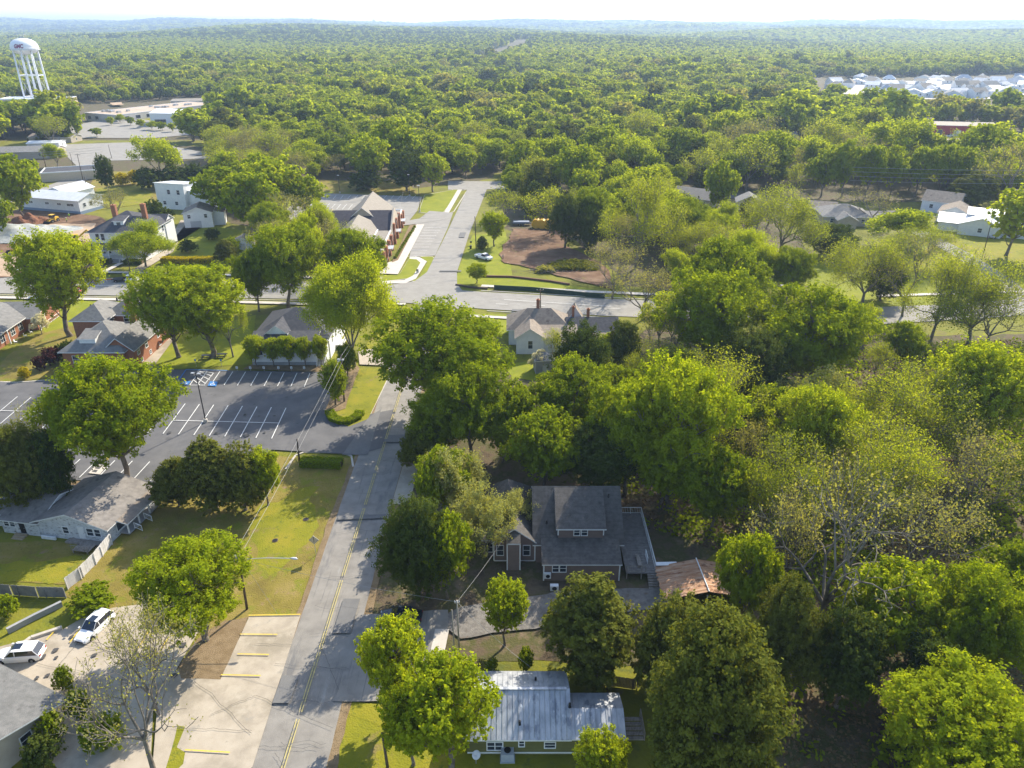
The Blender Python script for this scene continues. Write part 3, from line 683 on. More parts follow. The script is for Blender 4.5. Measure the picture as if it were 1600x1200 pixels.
def tree_top(kind, px, topy, wpx, label, ratio=None, by=None, bx=None, **kw):
    """place by measured crown: topmost row, width and either its foot (bx, by) or its usual height/width ratio."""
    topy += .07 * wpx
    if by is not None:
        x, y = G(bx if bx is not None else px, by); H = max(1.0, ZP(px, topy, y)[1]); d = PX(x, y, H * .62)[2]; W = wpx * d / FPX; x = (px - 800) / FPX * d
    else:
        ratio = ratio or 1 / KIND[kind][2]; Y = 100.0
        for _ in range(40):
            x, z = ZP(px, topy, Y); d = PX(x, Y, z * .6)[2]; W = wpx * d / FPX; H = ratio * W
            Y += (z - H) * 1.2
        y = Y
    return put_tree(kind, x, y, max(H, 1.0), W, label, **kw)
T = tree_top
# ---- left side
T('bright', 83, 353, 138, 'round bright elm with a tall bare trunk beside the far left brick bungalow', by=525, bx=94, var=0)
T('bright', 262, 412, 130, 'left one of the twin spring trees on the lawn by the picnic tables', by=558, bx=286, var=1)
T('bright', 315, 408, 150, 'right and fuller of the twin spring trees on the lawn by the picnic tables', by=559, bx=303, var=0)
T('sparse', 352, 440, 60, 'thin pale trunked tree behind the picnic tables', by=558, bx=352)
T('oak', 170, 548, 218, 'broad oak with a leaning bare trunk between the parking lot and the shabby white house', by=757, bx=197, var=1)
T('bright', 303, 848, 195, 'bright green tree with a broken limb left of the transformer pole', by=1003, bx=335, var=1)
T('bare', 195, 950, 250, 'large nearly bare grey tree with a thick trunk at the bottom left', by=1204, bx=264, var=0)
T('bud', 215, 925, 130, 'thinly budding tree over the white SUV parked head-on in the concrete lot', by=1120, bx=190)
T('olive', 28, 660, 100, 'dense evergreen mass at the left edge above the shabby white house', by=800, bx=25)
T('dark', 75, 672, 70, 'smaller dark evergreen touching the roof of the shabby white house', by=795, bx=78)
T('bud', 55, 622, 70, 'spindly almost leafless tree at the left end of the parking lot', by=755, bx=58)
T('olive', 270, 712, 80, 'leftmost bush of the evergreen clump beside the shabby white house', by=790, bx=268)
T('olive', 325, 684, 100, 'tallest bush of the evergreen clump beside the shabby white house', by=795, bx=322)
T('olive', 372, 690, 80, 'right bush of the dark evergreen clump below the big parking lot', by=797, bx=372)
T('bright', 410, 700, 62, 'fresh green sapling at the right end of the evergreen clump', by=790, bx=408)
T('shrub', 5, 930, 40, 'light green bush outside the grey fence at the left edge', by=965, bx=4)
T('shrub', 140, 918, 78, 'overgrown low bush at the corner of the white fence', by=950, bx=140)
T('gold', 37, 572, 18, 'small golden bush at the upper left kerb of the parking lot', by=592, bx=37)
T('shrub', 122, 1078, 44, 'low yellowish bush against the grey roofed corner building', by=1125, bx=122)
T('shrub', 160, 1118, 70, 'low green bush under the large bare grey tree', by=1165, bx=160)
T('shrub', 100, 1040, 34, 'small green bush at the roof edge of the corner building', by=1082, bx=98)
for i, (x, w) in enumerate(((396, 34), (424, 34), (448, 32), (474, 30), (499, 28))):
    T('bright', x, 523 + (i % 2) * 3, w, ['leftmost', 'second', 'middle', 'fourth', 'rightmost'][i] + ' crape myrtle in the row before the white hip roofed house', by=574, bx=x, group='crape myrtles in a row', name='crape_myrtle')
T('airy', 543, 392, 118, 'tall thin leaved spring tree on the lawn right of the white hip roofed house', by=572, bx=556, var=0)
T('oak', 440, 345, 138, 'big dark trunked oak behind the white hip roofed house', by=483, bx=447, var=2)
T('oak', 395, 385, 70, 'smaller oak left of the big oak behind the hip roofed house', by=487, bx=407)
T('oak', 552, 352, 100, 'oak in front of the brick bank building hiding its left end', by=470, bx=518, var=3)
T('bright', 480, 330, 62, 'lighter oak between the two oaks before the bank', by=462, bx=480)
T('tall', 521, 560, 44, 'dense upright bush beside the pole at the parking lot corner', by=634, bx=520, name='upright_bush')
T('tall', 540, 535, 34, 'upright bush between the pole and the tall spring tree', by=590, bx=538, name='upright_bush')
T('wine', 78, 540, 34, 'dark red plum bush at the foot of the tall elm', by=570, bx=78)
T('wine', 60, 555, 22, 'small dark red bush in the stony bed', by=580, bx=58)
T('dshrub', 105, 530, 40, 'round dark bush against the brick hip roofed house', by=563, bx=103)
T('white', 60, 490, 24, 'small white flowering tree by the porch of the far left brick bungalow', by=522, bx=62)
# ---- upper left
T('oak', 20, 235, 90, 'leafy oak at the left edge above the long white building', by=345, bx=8, var=0)
T('oak', -15, 300, 60, 'oak cut by the left edge beside the gravel heap', by=375, bx=-12)
T('airy', 218, 340, 82, 'light leaved tree in front of the two chimney white house', by=418, bx=240, var=1)
T('bud', 178, 288, 66, 'greyish leafless tree right of the long white building', by=340, bx=180)
T('dshrub', 242, 308, 52, 'dark holly behind the two chimney white house', by=355, bx=240)
T('dark', 162, 240, 30, 'dark pointed cedar beside the street at upper left', by=298, bx=162)
T('oak', 345, 255, 100, 'oak left of the tall bright oaks above the garage', by=345, bx=340, var=1)
T('oak', 385, 262, 105, 'large oak right behind the white garage', by=368, bx=385, var=2)
T('bright', 430, 240, 100, 'tall bright oak at the left end of the bank parking', by=345, bx=430, var=2)
T('oak', 475, 270, 70, 'oak spreading over the left rows of the bank parking', by=345, bx=470)
T('airy', 250, 205, 62, 'pale open tree standing in the green strip left of the golden bushes', by=288, bx=262)
T('gold', 190, 268, 26, 'left golden forsythia on the upper left slope', by=290, bx=190, group=None)
T('gold', 210, 264, 22, 'right golden forsythia on the upper left slope', by=288, bx=210)
for i, (x, y, w) in enumerate(((230,258,50),(270,255,60),(305,252,50),(340,250,45))):
    T('dshrub', x, y, w, ['leftmost', 'second', 'third', 'rightmost'][i] + ' of the dark bushes behind the upper left meadow', by=y+38, bx=x)
T('airy', 85, 222, 34, 'slim spring tree left of the tan building by the upper left street', by=262, bx=88)
T('shrub', 360, 368, 34, 'bush pale with flowers beside the gravel drive of the garage', by=405, bx=360)
T('dshrub', 292, 372, 34, 'round dark clipped bush left of the golden hedge', by=395, bx=292)
T('dshrub', 330, 355, 26, 'round bush by the white garage door', by=375, bx=330)
T('olive', 354, 372, 38, 'broad dark bush at the right end of the golden hedge', by=412, bx=354)
# ---- middle
T('oak', 700, 462, 230, 'huge bright oak overhanging the street in the middle', by=655, bx=705, var=0)
T('oak', 735, 560, 150, 'oak directly below the huge bright oak right of the street', by=722, bx=735, var=2)
T('tall', 680, 600, 100, 'leafy tree leaning over the street below the huge bright oak', by=722, bx=682)
T('olive', 660, 660, 80, 'dense green tree at the street edge in dark shade', by=738, bx=665)
T('oak', 900, 553, 150, 'round oak right below the white house with three chimneys', by=700, bx=900, var=1)
T('bright', 1062, 556, 195, 'large pale green tree right of the round middle oak', by=792, bx=1045, var=3)
T('oak', 985, 590, 140, 'oak between the round middle oak and the large pale green tree', by=772, bx=985, var=0)
T('oak', 850, 640, 130, 'shaded tree behind the brown house with the tile ridge', by=766, bx=860, var=3)
T('dark', 935, 650, 130, 'dark green tree rising behind the dormer of the brown house', by=774, bx=925)
T('oak', 800, 600, 110, 'tree beside the small grey shed in the middle', by=715, bx=800, var=2)
T('bright', 785, 625, 80, 'brighter small tree between the shaded oaks left of the brown house', by=722, bx=785)
T('bright', 1040, 690, 110, 'tree overhanging the deck of the brown house', by=795, bx=1065)
T('oak', 1120, 700, 120, 'leafy tree behind the rusty shed', by=830, bx=1120)
T('oak', 690, 700, 100, 'leafy tree standing behind the pale budding dogwood at the street', by=815)
T('blossom', 700, 688, 110, 'pale budding dogwood at the left corner behind the brown house', by=808, bx=712, var=0)
T('blossom', 762, 752, 105, 'pale dogwood leaning over the left wing of the brown house', by=872, bx=748, var=1)
T('blossom', 815, 758, 75, 'small pale dogwood over the front gable of the brown house', by=842, bx=775, var=0)
T('dark', 650, 776, 128, 'dense glossy tree at the street left of the brown house', by=935, bx=655, var=0)
T('oak', 695, 800, 90, 'dense green tree between the glossy tree and the brown house', by=935, bx=700, var=3)
T('bright', 788, 905, 74, 'small bright tree standing in the gravel drive', by=1008, bx=770, var=0)
T('olive', 925, 897, 150, 'broad cedar in front of the brown house', by=1045, bx=925, var=0)
T('olive', 1045, 925, 120, 'cedar between the broad cedar and the rusty shed', by=1075, bx=1040, var=1)
T('olive', 1120, 940, 255, 'very large olive green cedar below the rusty shed', by=1235, bx=1130, var=2)
T('bright', 617, 968, 112, 'feathery bright tree beside the street at the bottom', by=1118, bx=618, var=1)
T('bright', 700, 1035, 170, 'bright tree overlapping the left end of the metal roof', by=1200, bx=700, var=2)
T('bright', 640, 1075, 110, 'bright tree at the bottom next to the feathery tree', by=1195, bx=650, var=3)
T('bright', 940, 1145, 90, 'green tree at the bottom in front of the metal roofed house', by=1235, bx=945)
T('shrub', 822, 1012, 30, 'little leafy bush behind the metal roof', by=1050, bx=824)
T('shrub', 768, 1028, 24, 'low bush at the back left corner of the metal roof', by=1056, bx=768)
T('bright', 1500, 1050, 250, 'bright yellow green tree at the bottom right corner', by=1235, bx=1520, var=0)
T('bare', 1318, 690, 330, 'huge pale dead tree with a forked trunk in the right wood', by=1010, bx=1320, var=1)
T('oak', 1170, 830, 110, 'leafy tree right of the rusty shed', by=985, bx=1175)
T('olive', 1230, 905, 120, 'dark tree in front of the huge pale dead tree', by=1080, bx=1235)
T('bright', 1400, 880, 160, 'green tree at the foot of the huge pale dead tree on its right', by=1045, bx=1400)
T('oak', 1530, 880, 190, 'leafy tree at the right edge below the wood', by=1065, bx=1540)
T('dark', 1330, 955, 120, 'shaded evergreen above the bare ground in the right wood', by=1105, bx=1330)
T('dark', 1455, 1000, 120, 'shaded evergreen behind the bright bottom right tree', by=1140, bx=1450)
T('bud', 1450, 735, 210, 'loose twiggy yellowish tree right of the huge pale dead tree', by=930, bx=1455)
T('sparse', 1230, 680, 170, 'thin leaved tree left of the huge pale dead tree', by=860, bx=1235, var=0)
T('sparse', 1390, 655, 200, 'thin leaved tree behind the huge pale dead tree', by=850, bx=1395, var=1)
T('bright', 1530, 530, 170, 'wide yellow green tree at the right edge of the wood', by=720, bx=1530, var=0)
T('sparse', 1420, 560, 190, 'wide yellow green tree left of the one at the right edge', by=745, bx=1420, var=1)
T('bud', 1540, 660, 180, 'open leaved tree low at the right edge', by=830, bx=1545, var=2)
T('oak', 1130, 365, 150, 'upper bright oak in the group below the grey roofed bungalow', by=520, bx=1130, var=1)
T('oak', 1110, 415, 175, 'wide dark hearted oak below the upper bright oak', by=590, bx=1115, var=2)
T('oak', 1262, 438, 185, 'broad dark oak beside the bend of the cross street', by=620, bx=1255, var=0)
T('dark', 1180, 510, 130, 'shadowy tree between the two broad oaks', by=650, bx=1185)
T('oak', 1205, 600, 100, 'small crowned oak below the broad dark oak', by=720, bx=1205)
T('blossom', 1280, 572, 110, 'silver leaved tree in the wood below the broad dark oak', by=690, bx=1280)
T('sparse', 1000, 262, 125, 'tall yellow spring tree right of the dark cedars', by=420, bx=1000, var=3)
T('bud', 1010, 400, 120, 'grey budding tree over the right end of the silt fence', by=500, bx=1018, var=0)
T('bud', 1060, 440, 120, 'grey budding tree right of the white house with three chimneys', by=585, bx=1060, var=1)
T('bud', 960, 365, 90, 'leaning grey tree by the brush heap', by=468, bx=965, var=2)
T('sparse', 1015, 530, 100, 'open budding tree beside the right gable of the three chimney house', by=625, bx=1010, var=0)
T('dark', 885, 302, 62, 'dark cedar at the back of the clay lot', by=388, bx=888)
T('dark', 922, 328, 52, 'smaller dark cedar right of the one behind the clay lot', by=392, bx=922)
T('sparse', 860, 285, 80, 'light tree behind the yellow pipes', by=365, bx=862, var=1)
T('bright', 772, 328, 46, 'street tree above the white pickup', by=385, bx=775)
T('sparse', 790, 285, 60, 'pale tree at the far corner of the north street', by=345, bx=790, var=2)
T('bright', 745, 410, 36, 'small round tree on the lawn below the white pickup', by=443, bx=743)
T('olive', 752, 368, 20, 'low bush behind the white pickup', by=392, bx=750)
T('sparse', 1228, 272, 125, 'tall yellow spring tree in the middle right', by=405, bx=1220, var=0)
T('oak', 1130, 247, 56, 'green tree rising between two dark evergreens', by=345, bx=1133)
T('dshrub', 1072, 300, 50, 'dark round evergreen left of the bungalow drive', by=350, bx=1072)
T('dshrub', 1110, 318, 66, 'dark round evergreen right of the other by the bungalow drive', by=365, bx=1115)
T('dark', 1300, 345, 90, 'dark brushy evergreen at the edge of the upper lawn', by=400, bx=1300)
T('bare', 1365, 285, 110, 'bare forked tree left of the right hand white houses', by=352, bx=1364, var=0)
T('sparse', 1360, 360, 120, 'slender yellow tree left of the right lawn', by=480, bx=1345, var=1)
T('bare', 1430, 355, 120, 'leaning dark limbed tree in the right lawn', by=495, bx=1425, var=1)
T('sparse', 1440, 345, 110, 'slim budding tree in the middle of the right lawn', by=420, bx=1440, var=2)
T('sparse', 1475, 390, 120, 'dark limbed yellow tree rising past the cross street', by=535, bx=1475, var=3)
T('sparse', 1540, 380, 160, 'wide forked yellow tree at the right edge above the wood', by=540, bx=1510, var=0)
T('bare', 1560, 440, 150, 'dark fan of bare limbs at the right edge', by=545, bx=1510, var=0)
T('dark', 1385, 400, 70, 'dark clump among the slim trees of the right lawn', by=470, bx=1388)
T('airy', 1420, 320, 90, 'yellow tree in front of the white house group at right', by=385, bx=1420, var=1)
T('bright', 1590, 290, 90, 'yellow green tree cut by the right edge near the white houses', by=400, bx=1600)
T('bud', 1590, 210, 110, 'pale tree at the right edge above the white houses', by=330, bx=1595)
T('olive', 1520, 265, 90, 'pale green tree behind the right hand white houses', by=325, bx=1520)
T('white', 842, 546, 28, 'small white blossom tree beside the grey shed', by=580, bx=834)
T('sparse', 865, 510, 34, 'thin young tree against the white wall of the three chimney house', by=567, bx=868)
T('olive', 908, 528, 50, 'bush covering the right wall of the three chimney house', by=562, bx=906)
T('bright', 950, 520, 38, 'light green tree at the right end of the three chimney house', by=562, bx=952)
T('dark', 975, 500, 60, 'dark bushy tree right of the three chimney house', by=590, bx=980)
T('bright', 575, 208, 80, 'bright tree with a white trunk behind the bank parking', by=292, bx=575)
T('dshrub', 570, 262, 60, 'dark rounded shrub at the foot of the white trunked bright tree', by=297, bx=570)
T('dark', 634, 232, 62, 'dark evergreen left of the bright bush behind the bank parking', by=298, bx=634)
T('bright', 675, 236, 56, 'bright green tree at the corner of the north street', by=300, bx=677)
T('oak', 615, 180, 90, 'oak behind the dark evergreen at the bank parking', by=275, bx=612)
T('oak', 820, 215, 60, 'roundest green tree beyond the end of the north street', by=290, bx=822)
T('oak', 905, 222, 90, 'full bright oak beyond the clay lot', by=318, bx=905)
for i, (x, top, w) in enumerate(((1290,232,60),(1325,214,56),(1362,222,56),(1400,224,60),(1440,225,60),(1478,222,54),(1508,226,60))):
    T('oak', x, top, w, ['leftmost', 'second', 'third', 'middle', 'fifth', 'sixth', 'rightmost'][i] + ' tree of the tall row behind the right side street', by=308, bx=x, group='tall row behind the side street')
T('olive', 1425, 186, 56, 'pointed tree left of the red building', by=246, bx=1425)
T('bright', 1562, 205, 40, 'round tree right of the red building', by=245, bx=1562)
T('airy', 1000, 205, 60, 'light spring tree in the upper middle wood edge', by=285, bx=1000)

for i, (x, y) in enumerate(((172,196),(186,192),(203,196),(219,200),(236,203),(252,204),(268,206),(283,200),(300,198),(316,202),(296,214),(150,214),(122,208),(108,222))):
    T(['bright', 'airy', 'oak'][i % 3], x, y - 16, 13 + (i * 7) % 6, 'small tree among the medians of the upper left car park', by=y, bx=x, group='small trees of the upper left car park')
T('bud', 1150, 200, 60, 'tan budding crown standing among green ones in the upper wood', by=262, bx=1150)
T('bare', 1205, 290, 70, 'bare limbed tree before the shaded side street', by=352, bx=1205)
T('bud', 1300, 700, 150, 'grey twiggy tree behind the huge pale dead tree', by=850, bx=1290)
T('bud', 1180, 640, 110, 'grey twiggy tree right of the large pale green tree', by=775, bx=1185)
T('sparse', 1330, 600, 120, 'thin leaved pale tree below the broad dark oak', by=730, bx=1330)

T('shrub', 78, 1112, 48, 'rounded bush under the eave of the grey roofed corner building', by=1160, bx=78)
T('dshrub', 60, 1150, 60, 'dark bush in front of the wall of the grey roofed corner building', by=1195, bx=60)
T('bare', 1500, 700, 120, 'slim grey leafless tree among the yellow green crowns at the right edge', by=850, bx=1500)
T('bud', 1240, 760, 120, 'grey twiggy crown left of the huge pale dead tree', by=930, bx=1240)
# ================================================================ WOODS (individual trees first, the far mass as one object)
KEEP = []        # clear places in world coordinates: polygons
def inpoly(x, y, P):
    c = False; n = len(P); j = n - 1
    for i in range(n):
        if ((P[i][1] > y) != (P[j][1] > y)) and (x < (P[j][0] - P[i][0]) * (y - P[i][1]) / (P[j][1] - P[i][1]) + P[i][0]): c = not c
        j = i
    return c
def clear(pts, px=True): KEEP.append([G(*p) for p in pts] if px else pts)
clear([(-500,1400),(-300,340),(-20,330),(60,330),(150,320),(260,345),(380,350),(420,430),(640,470),(660,1300)])
clear([(20,330),(0,262),(110,222),(230,215),(330,228),(345,300),(360,345),(250,350),(150,350)])
clear([(70,216),(110,200),(135,160),(340,150),(335,215),(230,224)])
clear([(-40,345),(-60,240),(40,210),(70,215),(90,262),(0,340)])
clear([(430,345),(420,300),(520,278),(660,290),(700,280),(800,278),(800,345),(900,385),(1000,440),(1000,520),(640,520),(560,420)])
clear([(640,700),(640,450),(1050,450),(1180,480),(1380,480),(1620,470),(1700,520),(1390,520),(1180,512),(1000,515),(980,565),(840,600),(800,700)])
clear([(1030,315),(1200,295),(1270,312),(1420,320),(1640,312),(1700,480),(1400,490),(1200,440),(1180,340),(1040,350)])
clear([(1360,222),(1440,198),(1590,198),(1640,235),(1600,262),(1360,255)])
clear([(1260,120),(1640,112),(1700,184),(1560,184),(1380,180),(1270,160)])
clear([(1170,225),(1300,215),(1310,250),(1170,245)])
clear([(760,480),(1010,480),(1010,600),(985,640),(800,640)])
clear([(330,855),(350,900),(520,900),(620,800),(680,700),(500,640),(440,700)], px=False)
clear([(-70,1300),(-50,1300),(-10,1560),(85,2500),(50,2500),(-50,1580),(-84,1330)], px=False)
clear([(-410,520),(-318,520),(-340,690),(-430,690)], px=False)
clear([(-10,20),(-10,92),(12,100),(30,76),(34,50),(20,20)], px=False)
clear([(36,42),(36,58),(52,58),(60,40)], px=False)
def blocked(x, y):
    for P in KEEP:
        if inpoly(x, y, P): return True
    return False
rf = random.Random(77)
cand = []
def tree_grid(Y0, Y1, sp0, keep=.96):
    y = Y0
    while y < Y1:
        sp = sp0; xm = .76 * y + 22; x = -xm + rf.uniform(0, sp)
        while x < xm:
            if rf.random() < keep:
                cand.append((x + rf.uniform(-.38, .38) * sp, y + rf.uniform(-.38, .38) * sp))
            x += sp
        y += sp * .9
tree_grid(48, 240, 9.2, .93); tree_grid(240, 1250, 9.3, .90)
def mix(x, y):
    n = math.sin(x * .021 + 1.3) * math.cos(y * .017 + .4) + .7 * math.sin(x * .047 + y * .031) + rf.uniform(-.7, .7)
    if y < 165: return rf.choices(['bright', 'oak', 'airy', 'sparse', 'olive', 'dark', 'bud'], [2.2, 3.2, 2, 3.6, 1.4, 1.2, 4])[0]
    if n > .85: return rf.choices(['dark', 'pine', 'oak', 'olive'], [3, 2.6, 2, 2])[0]
    if n < -.9: return rf.choices(['bud', 'sparse', 'airy'], [3, 3, 1])[0]
    if n > 0: return rf.choices(['oak', 'bright', 'tall', 'sparse'], [5, 3, 1, 2])[0]
    return rf.choices(['bright', 'sparse', 'airy', 'oak', 'bud', 'olive'], [3.5, 3.5, 2.5, 2.5, 1.2, .8])[0]
cand.sort(key=lambda p: p[1])
hand = list(TREES)
def near_hand(x, y):
    for hx, hy, hw in hand:
        if (x - hx) ** 2 + (y - hy) ** 2 < (hw * .5 + 2.6) ** 2: return True
    return False
far = []; n_ind = len(hand); LIM = 298
WORD = {'oak':'green oak','bright':'bright yellow green tree','dark':'dark evergreen','olive':'olive green cedar','pine':'dark pine','tall':'slim green tree','sparse':'thin leaved spring tree','airy':'airy light green tree','bud':'grey budding tree'}
def zone(x, y):
    if y < 162: return 'in the dense wood that fills the lower right'
    if y < 300 and x > 25: return 'in the wood between the cross street and the right side street'
    if y < 300 and x < 25: return 'in the trees behind the bank and the clay lot'
    if x < -60: return 'in the wood edge at upper left beyond the bank parking'
    if x < 110: return 'in the near edge of the wood above the north street'
    return 'in the wood around the far side street at right'
for (x, y) in cand:
    if blocked(x, y): continue
    if y < 400 and near_hand(x, y): continue
    if y > 450 and math.sin(x * .0083 + 1.7) * math.sin(y * .0101 + x * .002) > .87: continue
    k = mix(x, y); H = rf.uniform(7.5, 16.5) * (1 + .25 * math.sin(x * .013 + 2) * math.sin(y * .011)) * (1.0 if k not in ('bud',) else .95)
    if 100 < y < 165 and x > 50: H *= .62
    if y > 230 and rf.random() < .12: H *= 1.35
    W = H * KIND[k][2] * rf.uniform(.85, 1.15) * (1.22 if y > 330 else 1.0)
    if n_ind < LIM and y < 600:
        put_tree(k, x, y, H, W, WORD[k] + ' ' + zone(x, y), group=WORD[k] + 's ' + zone(x, y)); n_ind += 1
    else: far.append((x, y, k, H / 12, W / (12 * KIND[k][2])))
print('individual trees', n_ind, 'far trees', len(far), 'last y', [c[1] for c in cand][0:1], far[0][1])
# --- instancing source meshes, held outside the scene
lib = bpy.data.collections.new('forest_library')
SRC = []
def src(name, me): 
    o = bpy.data.objects.new('%03d_' % len(SRC) + name, me); lib.objects.link(o); SRC.append(o); return len(SRC) - 1
def joined(tr, cr, name):
    me = bpy.data.meshes.new(name); bm = bmesh.new(); n0 = 0
    me.materials.append(cr.materials[0]); me.materials.append(tr.materials[0])
    bm.from_mesh(cr); n0 = len(bm.faces); bm.from_mesh(tr); bm.faces.ensure_lookup_table()
    for f in bm.faces[n0:]: f.material_index = 1
    bm.to_mesh(me); bm.free(); return me
IDX = {}
for k in ('oak', 'bright', 'dark', 'olive', 'pine', 'tall', 'sparse', 'airy', 'bud'):
    for v in range(min(3, KIND[k][1])):
        for lod in ((1, 2) if k not in ('sparse', 'airy', 'bud') else (1,)):
            tr, cr = template(k, v, lod); IDX[(k, v, lod)] = src('tree', joined(tr, cr, 'tree_mesh'))
# low detail open crowns
for k, lf in (('sparse', 'sparse'), ('airy', 'bright'), ('bud', 'grey')):
    for v in range(2):
        tr, cr = dense_tree('bright', lf, 400 + v + len(k), 2); IDX[(k, v, 2)] = src('tree', joined(tr, cr, 'tree_mesh'))
def patch(seed, dark):
    """a 34 m square of crowns for the distance"""
    rs = np.random.RandomState(seed); bm = None; out = {}
    for i in range(4):
        for j in range(4):
            k = rs.choice(['oak', 'bright', 'sparse', 'dark', 'pine', 'grey'], p=([.30, .26, .20, .12, .06, .06] if not dark else [.15, .08, .05, .30, .40, .02]))
            cx, cy = (i - 1.5) * 8.5 + rs.uniform(-2.5, 2.5), (j - 1.5) * 8.5 + rs.uniform(-2.5, 2.5); H = rs.uniform(9, 15); n = 70
            u = unit(rs, n); u[:, 2] = np.abs(u[:, 2]) * np.where(rs.rand(n) < .8, 1, -1); r = rs.uniform(.75, 1.05, n)[:, None] * np.array([5.0, 5.0, 5.0 if k != 'pine' else 6.5]) * (1 if k != 'pine' else .8)
            lob = 1 + .2 * np.sin(u[:, 0] * 7 + seed + i) * np.cos(u[:, 1] * 6 + j)
            out.setdefault(k, []).append((np.array([cx, cy, H - 5]) + u * r * lob[:, None], u * .8 + rs.normal(size=(n, 3)) * .45))
    bmm = bmesh.new(); me = bpy.data.meshes.new('canopy'); lay = None
    for q, (k, L_) in enumerate(out.items()):
        P = np.concatenate([a for a, b in L_]); N = np.concatenate([b for a, b in L_])
        m2 = leaf_mesh('c', P, N, 2.3, rs, LEAF[k]); n0 = len(bmm.faces); bmm.from_mesh(m2); bmm.faces.ensure_lookup_table()
        for f in bmm.faces[n0:]: f.material_index = q
        me.materials.append(LEAF[k])
    bmm.to_mesh(me); bmm.free(); return me
PI_ = [src('patch', patch(900 + i, False)) for i in range(6)]; PD_ = [src('patch', patch(950 + i, True)) for i in range(3)]
pts = []
for i in range(620):         # the wood goes on outside the view on the left
    y = rf.uniform(25, 420); x = -(.76 * y + 26) - rf.uniform(2, 150); k = mix(x, max(y, 170)); s_ = rf.uniform(.7, 1.15)
    if (k, 0, 1) in IDX and not (165 < y < 202): far.append((x, y, k, s_, s_))
for (x, y, k, sh, sw) in far:
    lod = 1 if y < 430 else 2; nv = 3 if (k, 2, lod) in IDX else 2
    if (k, 0, lod) not in IDX: lod = 1
    vs = [v for v in range(3) if (k, v, lod) in IDX]
    pts.append((x, y, float(hz(x, y)), IDX[(k, rf.choice(vs), lod)], rf.uniform(0, 6.28), sw, sh))
def patches(Y0, Y1, sp, scl, zs, maxx=.78):
    y = Y0
    while y < Y1:
        xm = maxx * y + 50; x = -xm
        while x < xm:
            a, b = x + rf.uniform(-.2, .2) * sp, y + rf.uniform(-.2, .2) * sp
            if not blocked(a, b) and not (inpoly(a, b, [(-95,1300),(-40,1300),(10,1560),(100,2520),(30,2520),(-70,1580)])):
                dk = math.sin(a * .0021 + 2) + math.sin(b * .0033 + a * .0012) + rf.uniform(-.6, .6) > (.6 if b < 2600 else .25) - .02 * float(hz(a, b))
                if 2100 < b < 3000 and -150 < a < 900: dk = rf.random() < .8
                pts.append((a, b, float(hz(a, b)), rf.choice(PD_ if dk else PI_), rf.choice([0, 1.57, 3.14, 4.71]) + rf.uniform(-.2, .2), scl, zs))
            x += sp
        y += sp
patches(1250, 2600, 31, 1.0, 1.1); patches(2600, 5200, 60, 2.0, 1.5, .75); patches(5200, 10500, 125, 4.2, 2.4, .74)
print('forest instances', len(pts))
pm = bpy.data.meshes.new('far_forest'); pm.from_pydata([p[:3] for p in pts], [], [])
for nm, ty, dat in (('pick', 'INT', [p[3] for p in pts]),):
    a = pm.attributes.new(nm, ty, 'POINT'); a.data.foreach_set('value', dat)
a = pm.attributes.new('scl', 'FLOAT_VECTOR', 'POINT'); a.data.foreach_set('vector', np.array([(p[5], p[5], p[6]) for p in pts], dtype=np.float32).ravel())
a = pm.attributes.new('rot', 'FLOAT_VECTOR', 'POINT'); a.data.foreach_set('vector', np.array([(0, 0, p[4]) for p in pts], dtype=np.float32).ravel())
fo = link('far_forest', pm); tag(fo, 'mixed spring green woodland stretching from the town to the horizon', 'forest', None, 'stuff')
ng = bpy.data.node_groups.new('far_forest', 'GeometryNodeTree')
ng.interface.new_socket('Geometry', in_out='INPUT', socket_type='NodeSocketGeometry'); ng.interface.new_socket('Geometry', in_out='OUTPUT', socket_type='NodeSocketGeometry')
gi = ng.nodes.new('NodeGroupInput'); go = ng.nodes.new('NodeGroupOutput'); ci = ng.nodes.new('GeometryNodeCollectionInfo')
ci.inputs['Collection'].default_value = lib; ci.inputs['Separate Children'].default_value = True; ci.inputs['Reset Children'].default_value = True
ip = ng.nodes.new('GeometryNodeInstanceOnPoints'); ip.inputs['Pick Instance'].default_value = True
def named(nm, ty):
    n = ng.nodes.new('GeometryNodeInputNamedAttribute'); n.data_type = ty; n.inputs[0].default_value = nm; return n.outputs['Attribute']
ng.links.new(gi.outputs[0], ip.inputs['Points']); ng.links.new(ci.outputs[0], ip.inputs['Instance'])
ng.links.new(named('pick', 'INT'), ip.inputs['Instance Index']); ng.links.new(named('scl', 'FLOAT_VECTOR'), ip.inputs['Scale'])
er = ng.nodes.new('FunctionNodeEulerToRotation'); ng.links.new(named('rot', 'FLOAT_VECTOR'), er.inputs[0]); ng.links.new(er.outputs[0], ip.inputs['Rotation'])
ng.links.new(ip.outputs[0], go.inputs[0])
mdf = fo.modifiers.new('scatter', 'NODES'); mdf.node_group = ng

